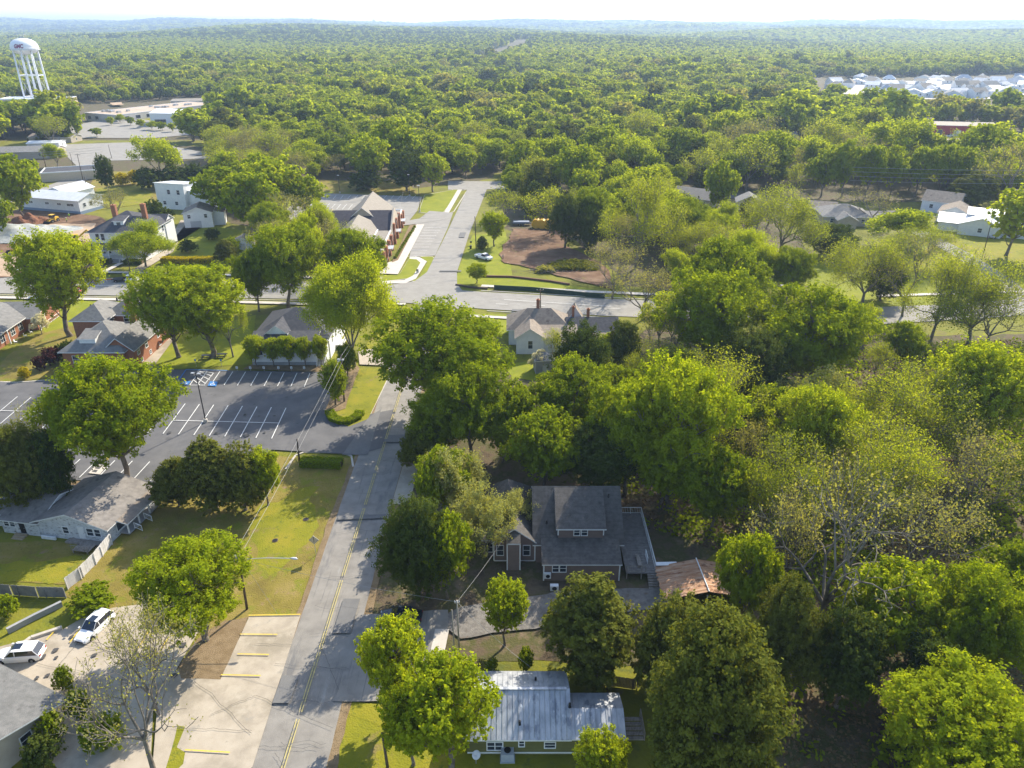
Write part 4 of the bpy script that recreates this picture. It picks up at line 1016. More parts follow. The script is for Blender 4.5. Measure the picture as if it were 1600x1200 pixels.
# undergrowth and fallen leaves under the near woods
ru_ = np.random.RandomState(31); UP = []; 
while len(UP) < 60000:
    q = ru_.uniform((-6, 42), (110, 152), (20000, 2)); q = q[(q[:, 0] < .76 * q[:, 1] + 14)]
    q = [p for p in q if (inpoly(p[0], p[1], [(14,84),(10,98),(-2,100),(24,134),(120,150),(120,42),(22,42),(24,52),(30,60),(28,76)]) or inpoly(p[0], p[1], [(-16,73),(-5,73),(-5,98),(-16,98)]))]
    UP += [tuple(p) for p in q]
UP = np.array(UP[:60000]); cl = np.sin(UP[:, 0] * .9 + 1) * np.cos(UP[:, 1] * .8) + np.sin(UP[:, 0] * .31 - UP[:, 1] * .23)
sel = cl + ru_.uniform(-.6, .6, len(UP)) > .1; A_ = UP[sel]; B_ = UP[~sel]
def litter(name, P, top, m, lab, s_):
    L_ = np.column_stack([P, ru_.uniform(.03, 1, len(P)) ** 1.5 * top]); o = link(name, leaf_mesh(name, L_, ru_.normal(size=(len(P), 3)) * .6 + np.array([0, 0, 1]), s_, ru_, m)); tag(o, lab, 'undergrowth', None, 'stuff')
litter('undergrowth', A_, 1.3, LEAF['oak'], 'low green undergrowth on the floor of the right hand wood', .42)
litter('leaf_litter', B_, .06, leafmat('dead_leaf', (.12, .08, .04), (.24, .17, .095), .1, gloss=0), 'brown fallen leaves on the floor of the right hand wood', .30)
# ================================================================ BUILDINGS
M['white_siding'] = mat('white_siding', [(.66, .67, .68), (.78, .78, .77)], .8, .7, coords='obj', lines=('Z', .22, .22))
M['peeling'] = mat('peeling_paint', [(.52, .54, .56), (.68, .69, .70)], .9, .85, coords='obj', lines=('Z', .2, .35), spots=[((.20, .19, .18), 1.6, .54, (1, 1, 3)), ((.33, .31, .29), 5, .60, (.4, 1, 3))])
M['brown_siding'] = mat('brown_siding', [(.20, .145, .125), (.235, .175, .15)], .8, .8, coords='obj', lines=('Z', .2, .3))
M['olive_siding'] = mat('olive_siding', [(.13, .13, .045), (.16, .155, .055)], .8, .8, coords='obj', lines=('Z', .2, .35))
M['brick'] = mat('red_brick', [(.28, .115, .065), (.36, .165, .095), (.24, .10, .06)], 3.2, .9, coords='obj', lines=('Z', .075, .25))
M['tanbrick'] = mat('tan_brick', [(.52, .42, .30), (.60, .50, .37)], 1.6, .9, coords='obj')
M['stucco'] = mat('cream_stucco', [(.40, .34, .27), (.47, .41, .33)], .8, .9, coords='obj')
M['trim'] = mat('white_trim', [(.70, .70, .69), (.80, .80, .79)], 2, .6)
M['glass'] = mat('window_glass', [(.018, .025, .035), (.05, .065, .085)], .9, .12, spec=.6)
M['cfound'] = mat('foundation', [(.26, .27, .28), (.34, .34, .34)], .9, .9)
M['sh_grey'] = mat('grey_shingle', [(.165, .16, .155), (.205, .20, .19), (.25, .24, .225)], 1.4, .95, bump=.4, bscale=11, spots=[((.14, .135, .13), .5, .60), ((.28, .27, .25), 6, .63)])
M['sh_dark'] = mat('dark_shingle', [(.055, .058, .068), (.075, .076, .085), (.10, .10, .105)], 1.6, .95, bump=.4, bscale=11, spots=[((.16, .15, .14), 2.5, .66)])
M['sh_brown'] = mat('brown_shingle', [(.20, .165, .135), (.25, .21, .17), (.30, .255, .205)], 1.3, .95, bump=.4, bscale=11, spots=[((.15, .12, .10), .7, .60), ((.34, .29, .23), 5, .64)])
M['sh_worn'] = mat('worn_shingle', [(.17, .155, .14), (.225, .205, .185), (.275, .25, .225)], 1.3, .95, bump=.4, bscale=11, spots=[((.13, .12, .11), .7, .58), ((.32, .28, .24), 5, .64)])
M['sh_warm'] = mat('warm_dark_shingle', [(.075, .068, .062), (.10, .092, .084), (.13, .12, .11)], 1.6, .95, bump=.4, bscale=11, lines=('Y', .45, .12), spots=[((.17, .145, .12), 1.1, .62), ((.055, .05, .045), .6, .60)])
M['sh_slate'] = mat('slate_grey_shingle', [(.12, .12, .115), (.15, .15, .145), (.185, .182, .175)], 1.4, .95, bump=.4, bscale=11, spots=[((.10, .098, .095), .5, .58), ((.22, .215, .20), 6, .63)])
M['sh_light'] = mat('beige_shingle', [(.23, .205, .17), (.29, .26, .22)], 1.2, .95, bump=.3, bscale=11)
M['metal'] = mat('weathered_metal', [(.30, .32, .35), (.42, .44, .47), (.52, .53, .55)], 1.3, .45, metal=.35, coords='obj', stretch=(1, .18, 1), spots=[((.22, .24, .28), .9, .55, (1, .3, 1)), ((.72, .73, .74), 2.2, .62, (1.2, .2, 1)), ((.25, .20, .16), 3.5, .69, (1, .3, 1))])
M['wmetal'] = mat('white_metal', [(.56, .58, .61), (.68, .69, .71)], .6, .4, coords='obj')
M['rust'] = mat('rusty_sheet', [(.33, .16, .085), (.44, .26, .155), (.52, .37, .26)], 1.1, .8, metal=.2, bump=.4, bscale=6, stretch=(.4, 2.4, 1), spots=[((.18, .085, .05), .8, .57), ((.60, .52, .44), 1.4, .62, (.4, 2.6, 1))])
M['wood'] = mat('weathered_wood', [(.20, .17, .14), (.30, .26, .22), (.36, .32, .28)], 2.2, .9, coords='obj', lines=('X', .15, .5), spots=[((.12, .10, .08), 1.2, .58)])
M['red_wall'] = mat('red_metal_wall', [(.33, .028, .040), (.40, .04, .05)], .4, .6)
M['terra'] = mat('terracotta', [(.42, .19, .10), (.52, .26, .15)], 3, .9)
M['door'] = mat('grey_door', [(.42, .43, .45)], 1, .6)
M['steel'] = mat('galvanised_steel', [(.45, .46, .47), (.55, .56, .57)], 3, .45, metal=.6)
M['black'] = mat('black_metal', [(.02, .02, .022)], 1, .5)

def slab(mb, poly, t=.16, m=0, me_=1):
    """roof plane: polygon of (x,y,z) thickened downwards; edges take the trim material"""
    n = len(poly); V = [Vector(p) for p in poly]
    nn = (V[1] - V[0]).cross(V[2] - V[0])
    if nn.z < 0: V = V[::-1]
    top = [tuple(p) for p in V]; bot = [(p.x, p.y, p.z - t) for p in V]
    mb.add(top, [tuple(range(n))], m); mb.add(bot, [tuple(range(n))[::-1]], me_)
    for i in range(n):
        j = (i + 1) % n
        mb.add([bot[i], bot[j], top[j], top[i]], [(0, 1, 2, 3)], me_)
def wing(wm, rm, x0, x1, y0, y1, h, rise, kind, o=.45, z0=0.0, mw=0, mr=0, e=0):
    """walls into wm, roof into rm"""
    wm.box(x0, x1, y0, y1, z0, h, mw)
    if kind in ('gx', 'gy'):
        if kind == 'gx': half = (y1 - y0) / 2; c = (y0 + y1) / 2
        else: half = (x1 - x0) / 2; c = (x0 + x1) / 2
        s = rise / half; ze = h - o * s + .06; zr = h + rise + .06
        if kind == 'gx':
            slab(rm, [(x0-o, y0-o, ze), (x1+o, y0-o, ze), (x1+o, c, zr), (x0-o, c, zr)], m=mr, me_=1)
            slab(rm, [(x0-o, c, zr), (x1+o, c, zr), (x1+o, y1+o, ze), (x0-o, y1+o, ze)], m=mr, me_=1)
            for x in (x0, x1 - .12): wm.add([(x, y0, h), (x, y1, h), (x, c, h + rise - .12), (x+.12, y0, h), (x+.12, y1, h), (x+.12, c, h + rise - .12)], [(0,1,2),(3,5,4),(0,2,5,3),(1,4,5,2)], mw)
        else:
            slab(rm, [(x0-o, y0-o, ze), (c, y0-o, zr), (c, y1+o, zr), (x0-o, y1+o, ze)], m=mr, me_=1)
            slab(rm, [(c, y0-o, zr), (x1+o, y0-o, ze), (x1+o, y1+o, ze), (c, y1+o, zr)], m=mr, me_=1)
            for y in (y0, y1 - .12): wm.add([(x0, y, h), (x1, y, h), (c, y, h + rise - .12), (x0, y+.12, h), (x1, y+.12, h), (c, y+.12, h + rise - .12)], [(0,1,2),(3,5,4),(0,2,5,3),(1,4,5,2)], mw)
    elif kind == 'hip':
        w_, d_ = x1 - x0, y1 - y0; half = min(w_, d_) / 2; s = rise / half; ze = h - o * s + .06; zr = h + rise + .06
        if w_ >= d_: r0, r1 = (x0 + half, (y0+y1)/2), (x1 - half + .001, (y0+y1)/2)
        else: r0, r1 = ((x0+x1)/2, y0 + half), ((x0+x1)/2, y1 - half + .001)
        A, B, C2, D = (x0-o, y0-o, ze), (x1+o, y0-o, ze), (x1+o, y1+o, ze), (x0-o, y1+o, ze); P, Q = (*r0, zr), (*r1, zr)
        if w_ >= d_:
            for pl in ([A, B, Q, P], [B, C2, Q], [C2, D, P, Q], [D, A, P]): slab(rm, pl, m=mr, me_=1)
        else:
            for pl in ([A, B, P], [B, C2, Q, P], [C2, D, Q], [D, A, P, Q]): slab(rm, pl, m=mr, me_=1)
    elif kind in ('sf', 'sb', 'sl', 'sr'):        # shed roof: low side to the front / back / left / right
        zz = lambda x, y: {'sf': (y - y0) / (y1 - y0), 'sb': (y1 - y) / (y1 - y0), 'sl': (x - x0) / (x1 - x0), 'sr': (x1 - x) / (x1 - x0)}[kind] * rise + h + .06
        P = [(x, y, zz(x, y)) for x, y in ((x0-o, y0-o), (x1+o, y0-o), (x1+o, y1+(o if kind != 'sf' else 0)), (x0-o, y1+(o if kind != 'sf' else 0)))]
        slab(rm, P, m=mr, me_=1)
        a = [(x, y) for x, y in ((x0, y0), (x1, y0), (x1, y1), (x0, y1))]
        wm.add([(x, y, h) for x, y in a] + [(x, y, max(h + .001, zz(x, y) - .2)) for x, y in a], [(4,5,6,7),(0,1,5,4),(1,2,6,5),(2,3,7,6),(3,0,4,7)], mw)
    elif kind == 'flat':
        rm.box(x0 + .25, x1 - .25, y0 + .25, y1 - .25, h, h + .1, mr)
        for b in ((x0-.05, x1+.05, y0-.05, y0+.25), (x0-.05, x1+.05, y1-.25, y1+.05), (x0-.05, x0+.25, y0+.25, y1-.25), (x1-.25, x1+.05, y0+.25, y1-.25)): rm.box(*b, h, h + .4, 1)
def window(par, side, u, z, w_, h_, pl, frame=None, name='window', bars=True, glass=None):
    """side: f/b on plane y=pl, l/r on plane x=pl. u,z = centre."""
    fm = MB(); gm = MB(); t = .09; p = .05
    def bx(mb, u0, u1, a, b, z0, z1):
        if side == 'f': mb.box(u0, u1, pl - b, pl - a, z0, z1)
        elif side == 'b': mb.box(u0, u1, pl + a, pl + b, z0, z1)
        elif side == 'r': mb.box(pl + a, pl + b, u0, u1, z0, z1)
        else: mb.box(pl - b, pl - a, u0, u1, z0, z1)
    u0, u1, z0, z1 = u - w_/2, u + w_/2, z - h_/2, z + h_/2
    bx(fm, u0-t, u1+t, -.02, p, z1, z1+t); bx(fm, u0-t, u1+t, -.02, p+.03, z0-t, z0); bx(fm, u0-t, u0, -.02, p, z0, z1); bx(fm, u1, u1+t, -.02, p, z0, z1)
    if bars: bx(fm, u0, u1, -.02, p-.01, z-.03, z+.03)
    if bars and w_ > 1.3: bx(fm, u-.04, u+.04, -.02, p-.008, z0, z1)
    bx(gm, u0, u1, -.01, .012, z0, z1)
    f_ = fm.build(name, frame or M['trim'], par); gm.build('pane', glass or M['glass'], f_); return f_
def doorp(par, side, u, z0, w_, h_, pl, m=None, name='door'):
    fm = MB(); 
    if side == 'f': fm.box(u-w_/2, u+w_/2, pl-.06, pl+.02, z0, z0+h_)
    elif side == 'r': fm.box(pl-.02, pl+.06, u-w_/2, u+w_/2, z0, z0+h_)
    d = fm.build(name, m or M['door'], par)
    hm = MB()
    if side == 'f': hm.box(u+w_*.36, u+w_*.42, pl-.12, pl-.06, z0+h_*.45, z0+h_*.5)
    else: hm.box(pl+.06, pl+.12, u+w_*.36, u+w_*.42, z0+h_*.45, z0+h_*.5)
    hm.build('handle', M['steel'], d); return d
def chimney(roof, x, y, z0, z1, w_=.7, d_=.6, m=None):
    mb = MB(); mb.box(x-w_/2, x+w_/2, y-d_/2, y+d_/2, z0, z1); mb.box(x-w_/2-.08, x+w_/2+.08, y-d_/2-.08, y+d_/2+.08, z1, z1+.12); mb.box(x-.15, x+.15, y-.15, y+.15, z1+.12, z1+.35)
    return mb.build('chimney', m or M['brick'], roof)
def vent(roof, x, y, z, r=.09, h=.4):
    mb = MB(); mb.tube([(x, y, z-.2), (x, y, z+h)], r, 8); mb.lathe([(r*1.8, z-.02), (r*1.1, z+.08)], 8, 0, (x, y)); return mb.build('vent_pipe', M['black'], roof)
def posts(par, pts, z0, z1, w_=.16, m=None, name='post'):
    for x, y in pts:
        mb = MB(); mb.box(x-w_/2, x+w_/2, y-w_/2, y+w_/2, z0, z1); mb.box(x-w_*.8, x+w_*.8, y-w_*.8, y+w_*.8, z1-.12, z1-.02); mb.build(name, m or M['trim'], par)
def railing(par, pts, z0, h=1.0, m=None, name='railing', step=.22, z1=None):
    mb = MB(); m = m or M['trim']; z1 = z0 if z1 is None else z1
    a, b = Vector((*pts[0], z0)), Vector((*pts[1], z1)); up = Vector((0, 0, 1)); L = (b - a).length; n = max(2, int(L / step))
    mb.tube([a + up*h, b + up*h], .05, 4); mb.tube([a + up*.12, b + up*.12], .035, 4)
    for i in range(n + 1):
        p = a.lerp(b, i / n); r = .05 if i in (0, n) or i % 8 == 0 else .018
        mb.tube([p + up*(0 if r == .05 else .12), p + up*h], r, 4)
    return mb.build(name, m, par)
class House:
    def __init__(s, name, label, cat, loc, rz=0, wall='white_siding', roof='sh_grey', trim='trim', group=None):
        s.o = thing(name, label, cat, (loc[0], loc[1], float(hz(*loc[:2])) if len(loc) < 3 else loc[2]), rz, group); s.w = MB(); s.r = MB(); s.wm = wall; s.rm = roof; s.tm = trim
    def wing(s, *a, **k): wing(s.w, s.r, *a, **k); return s
    def done(s, mats=None, rmats=None):
        s.wall = s.w.build('wall', mats or [M[s.wm]], s.o); s.roof = s.r.build('roof', rmats or [M[s.rm], M[s.tm]], s.o); return s
def wn(h, side, us, z, w_, hh, pl, **k):
    for u in us: window(h.o, side, u, z, w_, hh, pl, **k)

# ---- brown house under the trees (centre)
h = House('brown_house', 'brown clapboard house with dark shingle roof, wide dormer and white trim beside the wooden deck', 'house', (0, 71, 0), 0, 'brown_siding', 'sh_warm')
h.wing(3.9, 13.2, 0, 3.6, 2.72, .95, 'sf', o=.25)
h.wing(3.0, 13.7, 3.4, 15, 3.35, 4.4, 'gx', o=.4)
h.w.box(5.8, 11.5, 3.75, 8, 3.6, 5.25)
slab(h.r, [(5.5, 3.4, 5.25), (11.8, 3.4, 5.25), (11.8, 8.9, 7.75), (5.5, 8.9, 7.75)])
h.wing(-2.3, 2.9, 3.5, 11, 3.4, 2.0, 'gy', o=.3)
h.wing(-4.0, 3.0, 7.2, 15.5, 3.3, 3.7, 'hip', o=.4)
h.wing(-.6, 1.0, 1.9, 3.6, 4.2, .7, 'sf', o=.06)
h.w.box(2.7, 4.1, 4.4, 5.0, 0, 3.3)
h.w.box(-3.6, -2.2, 4.4, 6.6, .3, 3.0)
slab(h.r, [(-3.9, 4.1, 3.0), (-2.0, 4.1, 3.0), (-2.0, 7.2, 3.5), (-3.9, 7.2, 3.5)])
h.done()
tb = MB()
for x in (3.9, 13.2): tb.box(x-.08, x+.08, -.04, .12, 0, 2.6)
for x in (-2.3, 2.9): tb.box(x-.08, x+.08, 3.44, 3.6, .3, 3.3)
for x in (-.6, 1.0): tb.box(x-.07, x+.07, 1.84, 1.98, .1, 4.15)
for x in (5.8, 11.5): tb.box(x-.07, x+.07, 3.69, 3.83, 4.1, 5.1)
tb.box(3.9, 13.2, -.05, 0.0, 2.45, 2.6); tb.box(5.8, 11.5, 3.7, 3.75, 4.98, 5.1); tb.box(-2.3, -.7, 3.45, 3.5, .2, .32); tb.box(1.1, 2.9, 3.45, 3.5, .2, .32)
tb.box(-.6, 1.0, 1.85, 1.9, 4.05, 4.2)
tb.build('corner_trim', M['trim'], h.o)
wn(h, 'f', (5.35, 6.25), 1.95, .72, 1.05, 0); wn(h, 'f', (8.15, 9.1), 4.55, .68, .95, 3.75); wn(h, 'f', (-1.5, 1.85), 1.9, .8, 1.5, 3.5)
wn(h, 'f', (-2.95,), 1.7, .9, 1.5, 4.4); wn(h, 'r', (9.0,), 2.0, .8, 1.2, 13.7)
for x, y, z in ((4.4, 5.2, 4.9), (12.5, 8.0, 7.0)): vent(h.roof, x, y, z)
ac = thing('wall_air_conditioner', 'white air conditioner unit low on the front left corner of the brown house', 'air conditioner', (4.35, 70.7, .7))
mb = MB(); mb.box(-.42, .42, -.15, .2, 0, .75); mb.build('casing', M['trim'], ac)
mb = MB(); mb.lathe([(.02, 0), (.26, .005), (.26, .02)], 14); g = mb.build('fan_grille', M['black'], ac); g.rotation_euler = (R(90), 0, 0); g.location = (.05, -.16, .38)
gx, gy = G(866, 922)
ac = thing('condenser_unit', 'small white condenser on the ground in front of the brown house', 'air conditioner', (gx, gy, 0))
mb = MB(); mb.box(-.5, .5, -.25, .25, .08, .8); mb.box(-.45, -.35, -.2, .2, 0, .08); mb.box(.35, .45, -.2, .2, 0, .08); mb.build('casing', M['trim'], ac)
mb = MB(); mb.lathe([(.02, 0), (.3, .005), (.3, .02)], 14); g = mb.build('fan_grille', M['black'], ac); g.rotation_euler = (R(90), 0, 0); g.location = (0, -.26, .45)
# deck
d = thing('wooden_deck', 'grey wooden deck with white railings on the right side of the brown house', 'deck', (14.1, 71.2, 0))
mb = MB()
for i in range(26): mb.box(0, 3.7, i * .48, i * .48 + .44, .95, 1.03)
mb.build('deck_boards', mat('deck_boards', [(.16, .145, .13), (.26, .24, .22)], 1.8, .9, coords='obj'), d)
for x in (.1, 1.9, 3.6):
    for y in (.1, 6, 12):
        mb = MB(); mb.box(x-.07, x+.07, y-.07, y+.07, 0, .95); mb.build('post', M['wood'], d)
railing(d, ((3.7, .8), (3.7, 12.3)), 1.03); railing(d, ((0.4, 12.3), (3.7, 12.3)), 1.03, 1.0); railing(d, ((2.9, 1.8), (2.9, 3.4)), 1.03, .9); railing(d, ((0, .2), (2.4, .2)), 1.03, .9, M['wood'])
mb = MB()
for i in range(6): mb.box(2.6, 4.3, -1.8 + i * .3, -1.5 + i * .3, i * .16, i * .16 + .14)
mb.build('stairs', M['wood'], d); railing(d, ((4.3, -1.8), (4.3, .2)), .1, .95, M['wood'], z1=1.0)
t_ = thing('deck_bench', 'grey plank bench on the wooden deck', 'bench', (15.9, 73.2, 1.03)); 
mb = MB(); mb.box(-.25, .25, -1.1, 1.1, .4, .46); mb.build('seat', M['wood'], t_)
for y in (-.9, .9): mb = MB(); mb.box(-.22, .22, y-.05, y+.05, 0, .4); mb.build('leg', M['wood'], t_)

# ---- metal roofed olive house (bottom)
h = House('metal_roof_house', 'olive green house with a streaked silver metal roof at the bottom', 'house', (0, 46.9, 0), 0, 'olive_siding', 'metal')
h.wing(-4.2, 5.2, 0, 7.4, 2.55, 1.9, 'gx', o=.35)
h.wing(5.2, 10.3, .02, 4.7, 2.5, .85, 'gx', o=.3)
for i in range(20):
    x = -4.4 + i * .5
    for ya, za, yb, zb in ((-.32, 2.46, 3.7, 4.54), (3.7, 4.54, 7.7, 2.46)): h.r.tube([(x, ya, za + .02), (x, yb, zb + .02)], .025, 4, 0)
for i in range(10):
    x = 5.4 + i * .5
    for ya, za, yb, zb in ((-.26, 2.48, 2.36, 3.43), (2.36, 3.43, 4.95, 2.48)): h.r.tube([(x, ya, za + .02), (x, yb, zb + .02)], .022, 4, 0)
h.done()
mb = MB(); mb.box(-4.2, 10.3, -.06, -.005, .25, .38); mb.box(-4.2, 10.3, -.12, -.06, 2.3, 2.42); mb.build('gutter', M['trim'], h.o)
mb = MB(); mb.box(-4.25, 5.25, 3.55, 3.85, 4.5, 4.58); mb.build('ridge_cap', M['metal'], h.roof)
wn(h, 'f', (3.55,), 1.35, .95, .7, 0); wn(h, 'f', (.9,), 1.55, .45, .7, 0); wn(h, 'f', (-1.6,), 1.2, 1.4, 1.0, 0)
doorp(h.o, 'f', 7.4, .3, .9, 2.0, .02)
for px_, py_ in ((837, 1059), (890, 1102), (812, 1121)):
    x, y = G(px_, py_, 3.9); vent(h.roof, x, y - 46.9, 2.5 + 1.9 * (1 - abs(y - 46.9 - 3.7) / 3.7) + .05, .11, .45)
x, y = G(793, 1181)
a = thing('hvac_unit', 'large grey cooling unit on the ground before the metal roofed house', 'air conditioner', (x, y - .2, 0))
mb = MB(); mb.box(-.6, .6, -.5, .5, .1, 1.05); mb.box(-.7, .7, -.6, .6, 0, .1); mb.build('casing', mat('unit_grey', [(.30, .33, .37), (.38, .40, .43)], 2, .6), a)
mb = MB(); mb.lathe([(.05, 1.055), (.33, 1.06), (.33, 1.09), (.05, 1.10)], 16); mb.build('fan_grille', M['black'], a)
x, y = G(744, 1194)
a = thing('satellite_dish', 'grey satellite dish at the bottom edge left of the metal roofed house', 'dish', (x, y, 0))
mb = MB(); mb.lathe([(.05, .0), (.25, .04), (.42, .12), (.40, .13), (.05, .03)], 18); q = mb.build('reflector', M['steel'], a, True); q.location = (0, 0, 1.3); q.rotation_euler = (R(50), 0, R(30))
mb = MB(); mb.tube([(0, 0, 0), (0, 0, 1.3)], .035, 6); mb.tube([(0, 0, 1.3), (-.2, -.35, 1.65)], .018, 5); mb.build('mast', M['steel'], a)
# fence and dark deck on the right of it
def fence(name, label, cat, pts, hgt, m, board=.14, gap=.01, group=None, thick=.03, postm=None, lean=0):
    P = [Vector(p) for p in pts]; o = thing(name, label, cat, (P[0].x, P[0].y, 0), 0, group); r = random.Random(3); o0 = P[0].copy()
    for a, b in zip(P, P[1:]):
        L = (b - a).length; n = int(L / (board + gap)); d = (b - a).normalized(); mb = MB(); nn = Vector((-d.y, d.x))
        for i in range(n):
            q = a + d * (i + .5) * (board + gap) - o0; hh = hgt + r.uniform(-.04, .04); dx = r.uniform(-.01, .01)
            c = [q - d*board/2 + nn*(thick/2+dx), q - d*board/2 - nn*(thick/2-dx), q + d*board/2 - nn*(thick/2-dx), q + d*board/2 + nn*(thick/2+dx)]
            mb.prism([tuple(v) for v in c], .05, hh)
        mb.build('boards', m, o)
        for i in range(int(L / 2.4) + 2):
            q = a + d * min(L, i * 2.4) - o0 + nn * .07; mb = MB(); mb.box(q.x-.05, q.x+.05, q.y-.05, q.y+.05, 0, hgt - .1); mb.build('post', postm or m, o)
    return o
M['picket'] = mat('pale_fence_boards', [(.56, .54, .52), (.70, .68, .66)], 1.5, .8, spots=[((.36, .34, .32), .9, .60)])
M['greyf'] = mat('grey_fence_boards', [(.20, .195, .20), (.29, .28, .27)], 1.2, .9, spots=[((.13, .125, .12), .8, .58)])
fence('white_fence', 'pale leaning board fence running down from the shabby white house', 'fence', [G(175, 851), G(150, 882), G(127, 905), G(106, 921)], 1.75, M['picket'])
fence('grey_fence', 'weathered grey board fence along the back yard at the left edge', 'fence', [G(104, 934), G(60, 933), G(20, 930), G(-30, 926)], 1.6, M['greyf'])
fence('dark_fence', 'dark board fence right of the metal roofed house', 'fence', [G(948, 1088), G(952, 1072), G(995, 1078)], 1.5, mat('dark_boards', [(.05, .04, .035), (.09, .07, .06)], 2, .9))
rail_ = thing('wooden_steps', 'grey wooden steps with a rail right of the metal roofed house', 'steps', (*G(990, 1140), 0))
mb = MB()
for i in range(5): mb.box(-.8, .8, -1.2 + i*.42, -.84 + i*.42, .16*i, .16*i + .12)
mb.build('treads', M['wood'], rail_); railing(rail_, ((.85, -1.2), (.85, 1.6)), 0, 1.0, M['wood'])

# ---- shabby white house
hx, hy = -63.6, 79.9
h = House('shabby_house', 'shabby white clapboard house with peeling paint and a brown patched roof', 'house', (hx, hy, 0), R(-9.5), 'peeling', 'sh_worn')
h.wing(0, 10.6, 0, 9.8, 2.55, 1.75, 'gy', o=.4)
h.wing(-7.0, .02, 1.0, 8.2, 2.4, 1.1, 'gx', o=.4)
h.wing(-5.2, .4, -.1, 1.1, 2.25, .2, 'sf', o=.3)
h.done()
wn(h, 'f', (4.4,), 1.5, .8, 1.0, 0); wn(h, 'f', (8.0,), 1.6, .9, 1.1, 0); wn(h, 'f', (9.1,), 1.6, .8, 1.1, 0); doorp(h.o, 'f', 6.7, .45, .9, 1.9, 0, M['trim'])
wn(h, 'f', (-4.4, -3.5), 1.6, .7, .8, -.1); doorp(h.o, 'f', -2.1, .3, .8, 1.8, -.1, M['black'])
wn(h, 'r', (2.6, 5.0, 7.4), 1.4, 1.7, 1.3, 10.6, bars=False)
mb = MB(); mb.box(10.6, 12.1, 2.0, 9.0, .25, .4); mb.build('porch_floor', M['cfound'], h.o)
posts(h.o, ((12.0, 2.1), (12.0, 4.4), (12.0, 6.7), (12.0, 8.9)), .4, 2.35)
rr = MB(); slab(rr, [(10.9, 1.6, 2.62), (12.5, 1.6, 2.25), (12.5, 9.5, 2.25), (10.9, 9.5, 2.62)]); rr.build('porch_roof', [M['sh_brown'], M['trim']], h.o)
for a, b in (((12.05, 3.2), (13.1, 3.2)), ((12.05, 5.4), (13.1, 5.4))): railing(h.o, (a, b), .4, .9, z1=0)
mb = MB(); mb.box(4.6, 10.5, -.9, -.02, 0, .3); mb.build('wood_porch', M['wood'], h.o)
c_, s2 = math.cos(R(-9.5)), math.sin(R(-9.5))
def loc3(x, y, o=(hx, hy), a=R(-9.5)): return (o[0] + x * math.cos(a) - y * math.sin(a), o[1] + x * math.sin(a) + y * math.cos(a), 0)
o = thing('pergola_frame', 'bare white rafters of a roofless carport at the left of the shabby white house', 'pergola', loc3(-11.6, 1.5), R(-9.5))
for i in range(6):
    mb = MB(); mb.box(0, 4.6, .1 + i * 1.1, .25 + i * 1.1, 2.25, 2.42); mb.build('rafter', M['picket'], o)
for i in (0, 1):
    mb = MB(); mb.box(.3 + i * 3.8, .45 + i * 3.8, 0, 5.9, 2.08, 2.24); mb.build('beam', M['picket'], o)
    for y in (.2, 5.6): mb = MB(); mb.box(.3 + i * 3.8, .42 + i * 3.8, y, y + .12, 0, 2.08); mb.build('post', M['picket'], o)
o = thing('picnic_deck', 'small dark wooden platform with rails behind the white fence', 'deck', loc3(7.0, -2.6), R(-9.5))
mb = MB()
for i in range(8): mb.box(i * .3, i * .3 + .27, 0, 1.6, .5, .56)
mb.build('deck_boards', M['wood'], o)
for x in (.1, 2.2):
    for y in (.1, 1.5): mb = MB(); mb.box(x-.05, x+.05, y-.05, y+.05, 0, .5); mb.build('leg', M['wood'], o)
railing(o, ((0, 0), (2.4, 0)), .56, .8, M['wood'])
o = thing('yard_steps', 'tan wooden steps below the left door of the shabby white house', 'steps', loc3(-2.6, -1.3), R(-9.5))
mb = MB()
for i in range(3): mb.box(-.6, 1.1, i*.35, i*.35+.33, 0, .1 + .12 * i)
mb.build('treads', mat('new_wood', [(.36, .28, .18)], 2, .9), o)
o = thing('mattress', 'white slab lying against the foundation of the shabby white house', 'mattress', loc3(1.0, -.55), R(-9.5))
mb = MB(); mb.box(-.2, 1.9, 0, .2, .02, .5); mb.box(-.15, 1.85, -.03, .23, .05, .47); mb.build('slab', M['trim'], o)

# ---- grey roofed corner building (bottom left)
A = Vector(G(105, 1088, 3.5)); B = Vector(G(-10, 1030, 3.5)); ang = math.atan2((A - B).y, (A - B).x); L = (A - B).length
h = House('corner_building', 'grey shingled building cut off by the bottom left corner', 'building', (B.x, B.y, 0), ang, 'stucco', 'sh_slate')
h.wing(0, L - 1.0, -17, -.9, 3.3, 2.0, 'gx', o=1.0); h.done()
wn(h, 'r', (-4, -8), 1.6, 1.0, 1.2, L - 1.0)

# ---- white hip-roofed house behind the crape myrtles
h = House('white_hip_house', 'white house with grey hip roof and pediment dormer behind the crape myrtle row', 'house', (-52, 134.4, 0), 0, 'white_siding', 'sh_dark')
h.wing(.0, 12.9, 0, 4.2, 5.0, .9, 'sf', o=.3)
h.wing(-.2, 14.8, 3.8, 17.6, 5.2, 3.4, 'hip', o=.5)
h.wing(2.6, 6.6, 3.0, 9.5, 6.0, 1.5, 'gy', o=.3)
h.w.box(-.06, 12.96, -.06, 4.1, 0, .9, 1)
h.wing(12.9, 14.6, 1.2, 3.6, 4.0, .8, 'gx', o=.2)
h.done([M['white_siding'], M['cfound']])
wn(h, 'r', (6.5, 9.5, 13.0), 3.3, .9, 1.6, 14.8); wn(h, 'f', (1.8, 4.6, 7.5, 10.4), 3.2, .9, 1.5, 0)
doorp(h.o, 'f', 13.75, 1.3, .9, 2.1, 1.2, M['trim'])
mb = MB()
for i in range(6): mb.box(13.0, 14.6, -.9 + i*.3, -.6 + i*.3, 0, .18 * (i + 1))
